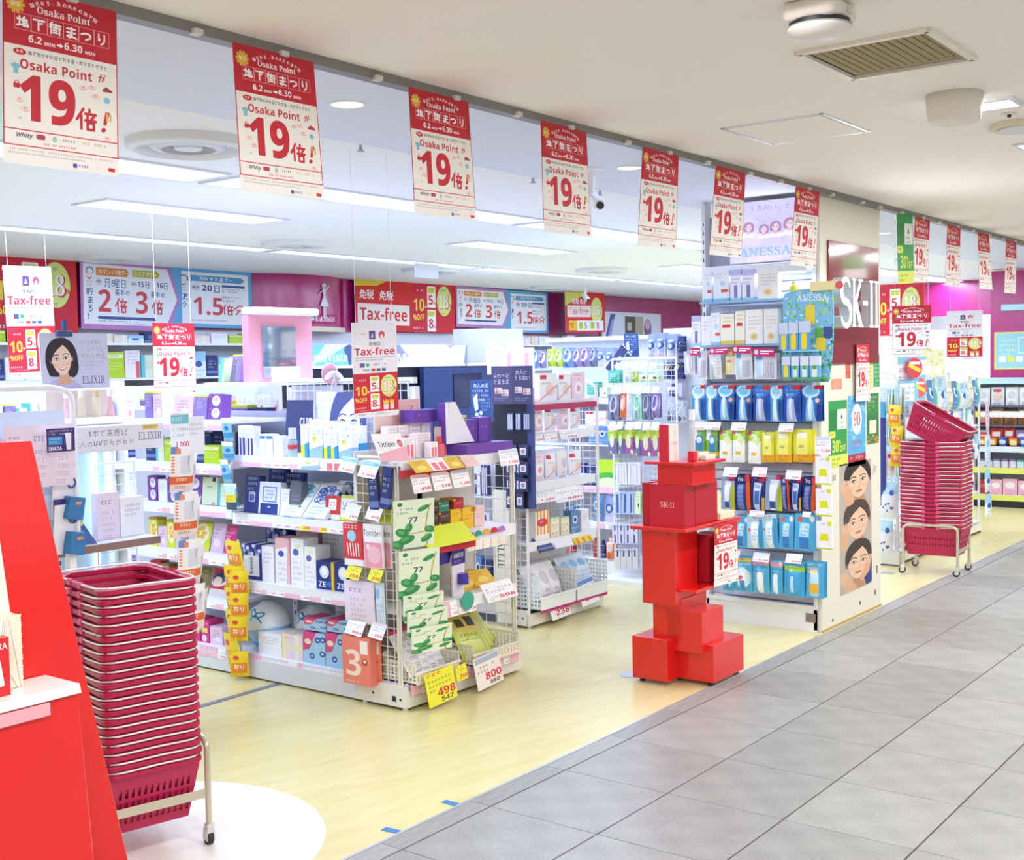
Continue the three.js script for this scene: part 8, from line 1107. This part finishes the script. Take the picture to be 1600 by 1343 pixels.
  { const q = thing('hanging_sign', 'flat white grid sign hanging far back under the ceiling', 'sign', [7.9, 2.38, -6.9]); mesh('plate', bg(0.3, 0.12, 0.01), mat(0xd9dcec, 0.4), q); mesh('stem', bar([0, 0.06, 0], [0, 0.12, 0], 0.004), WIRE, q); }
}
// ---------------------------------------------------------------- racks past the pillar
{
  const t = thing('front_rack', 'white wire rack of household packs past the pillar', 'display rack'); const F = faceZ(-3.16);
  mesh('base', join([bg(2.1, 0.06, 0.3, 9.95, 0.05, -3.3), bg(0.03, 0.1, 0.32, 8.89, 0.06, -3.3)]), OFFWHITE, t); mesh('black_plinth', bg(2.1, 0.02, 0.28, 9.95, 0.012, -3.3), DARK, t);
  mesh('wire_back', wireGrid(2.1, 1.3, 0.06), WIRE, t, [9.95, 0.1, -3.4]); mesh('wire_side', wireGrid(0.28, 1.3, 0.05), WIRE, t, [8.9, 0.1, -3.3], [0, -Math.PI / 2, 0]);
  for (const x of [8.92, 9.5, 10.1, 10.55, 10.98]) mesh('post', tube([[x, 0.08, -3.17], [x, 0.8, -3.17], [x, 1.38, -3.17], [x, 1.43, -3.2], [x, 1.45, -3.28]], 0.01, 30, 8, false, 0.2), WHITE, t);
  for (const y of [0.1, 0.36, 0.95]) mesh('shelf', bg(2.04, 0.014, 0.22, 9.96, y, -3.28), SHELFW, t);
  row(F, [[9.02, 0.72, 0.1, 0.24], [9.02, 1.14, 0.1, 0.24]], ['babyTooth', 'babyTooth'], 0.03, 'blister', 'on the front post of the rack past the pillar', { sway: 0.03 });
  fill(F, 9.0, 10.95, 0.108, ['coffee', 'soapBag', 'packBlue'], [0.14, 0.22], [0.18, 0.24], 0.08, 'pouch', 'on the deck of the rack past the pillar', { out: -0.06 }); fill(F, 9.6, 10.95, 0.368, ['packBlue', 'navyTissue', 'soapBag'], [0.14, 0.2], [0.2, 0.3], 0.08, 'pouch', 'on the middle shelf of the rack past the pillar', { out: -0.06 }); fill(F, 9.0, 10.95, 0.958, ['packBlue', 'plainWhite', 'skyPouch', 'creamGreen'], [0.12, 0.18], [0.2, 0.3], 0.07, 'pouch', 'on the upper shelf of the rack past the pillar', { out: -0.06 });
  // narrow side beside the pillar
  const S = faceX(8.88); row(S, [[-3.2, 1.14, 0.07, 0.2], [-3.13, 1.14, 0.07, 0.2], [-3.2, 0.9, 0.07, 0.2], [-3.13, 0.9, 0.07, 0.2], [-3.2, 0.67, 0.07, 0.19], [-3.13, 0.67, 0.08, 0.19]], ['babyTooth', 'babyTooth', 'babyTooth', 'babyTooth', 'snackWhite', 'babyTooth'], 0.02, 'blister', 'on the narrow rack side', { sway: 0.03 });
  fill(F, 9.15, 10.95, 1.12, ['packBlue', 'skyPouch', 'eggPack', 'blueKit', 'creamGreen'], [0.1, 0.15], [0.2, 0.27], 0.03, 'blister', 'in the high hook row of the rack past the pillar', { out: 0.0 }); fill(F, 9.15, 10.95, 0.66, ['navyTissue', 'packBlue', 'soapBag', 'blueKit'], [0.1, 0.16], [0.2, 0.26], 0.04, 'pouch', 'in the middle hook row of the rack past the pillar');
  item(S, [-3.22, 0.36, 0.14, 0.26], 0.05, 'pouch', 'soapBag', 'on the narrow rack side by the pillar'); item(S, [-3.25, 0.06, 0.13, 0.28], 0.06, 'pouch', 'soapBag', 'standing at the foot of the narrow rack side by the pillar');
  const bp = thing('blue_side_panel', 'tall violet blue side panel behind the pillar edge', 'panel', [8.875, 0.78, -3.29]); mesh('panel', bg(0.02, 0.66, 0.1), mat(0x3a3f98, 0.4), bp); mesh('top_strip', bg(0.022, 0.12, 0.1, 0, 0.39, 0), mat(0x4fa3d0, 0.4), bp);
  row(S, [[-3.16, 1.05, 0.1, 0.16], [-3.15, 0.9, 0.1, 0.16], [-3.14, 0.75, 0.1, 0.16]], ['yellowSnack'], 0.03, 'pouch', 'in the yellow strip on the narrow rack side', { out: 0.05, sway: 0.2 });
  row(faceZ(-3.1), [[11.0, 0.9, 0.12, 0.26], [11.0, 0.6, 0.14, 0.26], [11.0, 0.36, 0.16, 0.2], [11.02, 0.14, 0.16, 0.2]], ['pinkKimono', 'skyPouch', 'packBlue', 'packBlue'], 0.03, 'pouch', 'in the strip at the far rack end', { sway: 0.05 });
  for (const [x, y, col, k] of [[8.95, 1.48, '#e0485a', 'red round offer badge above the rack past the pillar'], [9.05, 1.33, '#ee6a72', 'coral round offer badge above the rack past the pillar']]) { const b = thing('offer_badge', k, 'badge', [x, y, -3.05], -0.5); mesh('disc', new THREE.CylinderGeometry(0.075, 0.075, 0.004, 32).rotateX(Math.PI / 2), mat(col, 0.5), b); mesh('stripe', bg(0.12, 0.03, 0.003, 0, 0.0, 0.003).rotateZ(-0.4), mat(0xf6e64a, 0.5), b); mesh('print', bg(0.1, 0.02, 0.003, 0, 0.035, 0.003), WHITE, b); }
  board('sky_poster', 'sky blue and pink leaflet board above the rack past the pillar', 'poster', canvas(192, 192, (c, w, h) => { c.fillStyle = '#8fd0ea'; c.fillRect(0, 0, w, h); poly(c, [[0, 30], [192, 10], [192, 70], [0, 90]], '#f6f0f8'); fine(c, 10, 44, 170, 2, 20, '#c06aa8'); c.fillStyle = '#f2f6fa'; c.fillRect(14, 104, 100, 70); fine(c, 24, 118, 80, 3, 12, '#5a9ac0'); }), faceZ(-3.08), [8.98, 1.2, 0.3, 0.36], 0.004, { yaw: -0.4 });
  board('lime_poster', 'pale lime leaflet board over the rack past the pillar', 'poster', canvas(160, 160, (c, w, h) => { c.fillStyle = '#eef2c8'; c.fillRect(0, 0, w, h); for (let i = 0; i < 30; i++) ellipse(c, rnd() * w, rnd() * h, 12, 6, pick(['#dfe89a', '#f6f4e0', '#cfe08a']), rnd() * 3); rrect(c, 20, 90, 50, 50, 4, '#fbfbf6'); rrect(c, 90, 100, 50, 46, 4, '#fbfbf6'); }), faceZ(-3.17), [9.75, 1.4, 0.36, 0.22], 0.004, { yaw: -0.2 });
  // posters hanging inside past the pillar
  const e = salePaper(10, 1.985, -3.43, 'red and white sale poster hanging inside the shop past the pillar', { yaw: -1.5, w: 0.32, h: 0.45, hang: 1 });
  board('tax_poster', 'white and red tax free poster hanging inside past the pillar', 'poster', taxPoster, faceX(11.2), [-3.36, 1.53, 0.31, 0.44], 0.002, { yaw: 0.1, hang: 1 });
  board('tax_banner', 'big red and lime offer board beside the hanging sale poster past the pillar', 'banner', taxBanner, faceX(10.5), [-4.0, 1.75, 1.02, 0.45], 0.004, { hang: 1 });
  // pink wall with curved corner and lettering
  const pw = thing('fuchsia_wall', 'tall curved fuchsia wall with shop lettering behind the snack shelves', 'sign wall', [13.75, 0, -3.3]); mesh('panel', bg(0.12, 2.48, 1.1, 0.06, 1.24, 0), FUCHSIA, pw); mesh('pill_sign', rb(0.03, 0.07, 0.26, 0.014, -0.02, 2.08, -0.3), mat(0xbfe6f2, 0.4), pw); board('name_print', '', '', canvas(256, 80, (c, w, h) => { c.fillStyle = '#b4136e'; c.fillRect(0, 0, w, h); text(c, 'KoKuMiN', 128, 42, 60, '#fff', 'center', 'bold', 'serif', 240); }), { at: () => [-0.004, 2.04, 0.2], turn: -Math.PI / 2 }, [0, 0, 0.6, 0.18], 0.004, { parent: pw, edge: 0xb4136e });
  const fp = thing('fascia_return', 'fuchsia fascia over the far aisle past the pillar', 'sign wall', [15.4, 2.1, -5.6]); mesh('panel', bg(0.1, 0.42, 3.6, 0, 0.18, 0), FUCHSIA, fp); mesh('white_wall', bg(0.1, 1.9, 3.6, 0.04, -1.15, 0), mat(0xf1f4f6, 0.5), fp); mesh('post', bg(0.08, 2.1, 0.08, 0, -1.05, 1.7), mat(0xf1f4f6, 0.5), fp);
  board('turquoise_board', 'turquoise board with a drawn tube on the snack shelf top', 'board', canvas(256, 192, (c, w, h) => { c.fillStyle = '#9fd6e0'; c.fillRect(0, 0, w, h); c.strokeStyle = '#e6e27a'; c.lineWidth = 8; c.strokeRect(4, 4, 248, 184); c.strokeStyle = '#eef8fa'; c.lineWidth = 5; c.strokeRect(110, 30, 50, 80); fine(c, 24, 40, 70, 4, 14, '#eef6d0'); for (let i = 0; i < 6; i++) rrect(c, 20 + i * 38, 124, 32, 30, 3, i % 2 ? '#e2ea6a' : '#f2f6f0'); }), faceX(12.86), [-3.28, 1.42, 0.56, 0.38], 0.01);
  // snack shelves
  const g = thing('snack_gondola', 'grey shelf unit of snack bags before the fuchsia wall', 'shelf unit', [12.9, 0, -3.3]); mesh('back_panel', bg(0.03, 1.3, 1.0, 0.35, 0.65, 0), mat(0xc9ccd6, 0.5), g); mesh('base', bg(0.36, 0.1, 1.0, 0.2, 0.05, 0), DARK, g); mesh('side_panel', bg(0.36, 1.3, 0.02, 0.18, 0.65, -0.49), WHITE, g); mesh('canopy', bg(0.38, 0.06, 1.0, 0.18, 1.3, 0), mat(0xbfe0ea, 0.4), g);
  for (const [i, y] of [0.12, 0.4, 0.62, 0.84, 1.04].entries()) { mesh('shelf', bg(0.34, 0.018, 0.98, 0.18, y, 0), i > 1 ? mat(0x5b5f72, 0.5) : SHELFW, g); if (i < 3) mesh('price_rail', bg(0.008, 0.06, 0.98, 0, y - 0.02, 0), i < 2 ? mat(0xe4e86a, 0.5) : mat(0xdfe9f2, 0.5), g); }
  const K = faceX(12.98), sn = (y, pr, a, b, sh, k) => fill(K, -3.76, -2.85, y, pr, a, b, 0.06, sh, 'on the ' + k + ' snack shelf', { random: 1 });
  sn(1.05, ['snackWhite', 'snackPink', 'coffee'], [0.12, 0.15], [0.16, 0.2], 'pouch', 'top'); sn(0.85, ['snackBrown', 'snackWhite', 'snackPink', 'snackRed'], [0.11, 0.14], [0.14, 0.18], 'pouch', 'second'); sn(0.63, ['snackPurple', 'snackRed', 'snackWhite'], [0.11, 0.14], [0.16, 0.2], 'pouch', 'third'); sn(0.41, ['jarTeal', 'jarLilac'], [0.07, 0.09], [0.08, 0.09], 'jar', 'fourth'); sn(0.13, ['redSoap', 'snackPink'], [0.12, 0.16], [0.14, 0.17], 'box', 'lowest');
  fill(faceX(12.93), -3.76, -2.85, 0.63, ['cup', 'cup', 'cupBlue'], [0.1, 0.12], [0.09, 0.1], 0.1, 'tub', 'at the front of the third snack shelf', { random: 1 });
  railTags(g, { at: (u, y, o) => [-0.006, y, u], turn: -Math.PI / 2 }, -0.46, 0.46, 0.93, 0.06, 0, 0);
  const fz = thing('cold_case', 'pale blue glazed case between the rack and the snack shelves', 'display case', [12.0, 0, -4.1]); mesh('body', bg(0.7, 1.4, 0.5, 0, 0.7, 0), mat(0xe4eff5, 0.3), fz); mesh('glass', bg(0.012, 1.1, 0.46, -0.36, 0.72, 0), mat(0xe8f6fb, 0.05, { transmission: 0.7, thickness: 0 }), fz); mesh('lamp', bg(0.02, 0.03, 0.46, -0.36, 1.36, 0), STOREGLOW, fz);
}
// ---------------------------------------------------------------- red sloping display in front
{
  const t = thing('sloping_display', 'glossy red sloping cosmetic display with a pale shelf at the shop front', 'display stand', [0, 0, 0]);
  const slab = (name, pts, z0, z1, m) => { const s = new THREE.Shape(); pts.forEach((p, i) => (i ? s.lineTo(...p) : s.moveTo(...p))); s.closePath(); return mesh(name, new THREE.ExtrudeGeometry(s, { depth: z1 - z0, bevelEnabled: true, bevelSize: 0.002, bevelThickness: 0.002, bevelSegments: 1 }), m, t, [0, 0, z0]); };
  slab('tower', [[0.8, 0.02], [1.9, 0.02], [1.622, 1.389], [1.08, 1.389]], -2.9, -2.7, RED);
  slab('front_block', [[0.86, 0.33], [1.655, 0.33], [1.625, 0.79], [1.0, 0.79]], -2.69, -2.552, RED);
  slab('foot_block', [[0.8, 0.0], [1.77, 0.0], [1.715, 0.326], [0.84, 0.326]], -2.69, -2.5, RED);
  slab('shelf', [[1.0, 0.795], [1.632, 0.795], [1.628, 0.815], [1.0, 0.815]], -2.69, -2.545, mat(0xf6f1ec, 0.25)); mesh('shelf_front', bg(0.5, 0.03, 0.006, 1.3, 0.775, -2.546), mat(0xe8a9ae, 0.35), t);
  slab('inset_panel', [[1.15, 0.83], [1.56, 0.83], [1.51, 1.3], [1.2, 1.3]], -2.698, -2.69, mat(0xf0e6d8, 0.45));
  const b = thing('lattice_box', 'cream lattice patterned display box on the sloping display shelf', 'box', [1.475, 0.818, -2.64]);
  mesh('body', rb(0.13, 0.17, 0.05, 0.002, 0, 0.085, -0.02), mat(0xe9e2c8, 0.45), b); const lat = []; for (let i = 0; i < 9; i++) lat.push(bar([rr(-0.06, 0.06), 0, 0.0065], [rr(-0.06, 0.06), 0.17, 0.0065], 0.0016, 4)); for (let i = 0; i < 6; i++) lat.push(bar([0.0655, 0.02 + i * 0.026, -0.04], [0.0655, 0.04 + i * 0.026, 0.004], 0.0015, 4), bar([0.0655, 0.04 + i * 0.026, -0.04], [0.0655, 0.02 + i * 0.026, 0.004], 0.0015, 4)); mesh('lattice', join(lat), mat(0xfbf8ee, 0.4), b);
  const p = thing('essence_carton', 'red carton printed with a white dropper bottle on the sloping display', 'box', [1.43, 0.818, -2.6]); board('print', '', '', canvas(160, 224, (c, w, h) => { c.fillStyle = '#d81f24'; c.fillRect(0, 0, w, h); text(c, 'PITERA', 100, 34, 34, '#fff', 'center', 'normal'); poly(c, [[96, 190], [138, 184], [126, 96], [120, 70], [112, 70], [106, 96]], '#f3e3e6'); ellipse(c, 30, 150, 26, 46, '#e9b8a0'); }), { at: () => [0, 0, 0.011], turn: 0 }, [0, 0, 0.1, 0.135], 0.002, { parent: p }); mesh('carton', bg(0.1, 0.135, 0.02, 0, 0.0675, 0), mat(0xcf1a24, 0.4), p);
}

renderer.render(scene, camera);
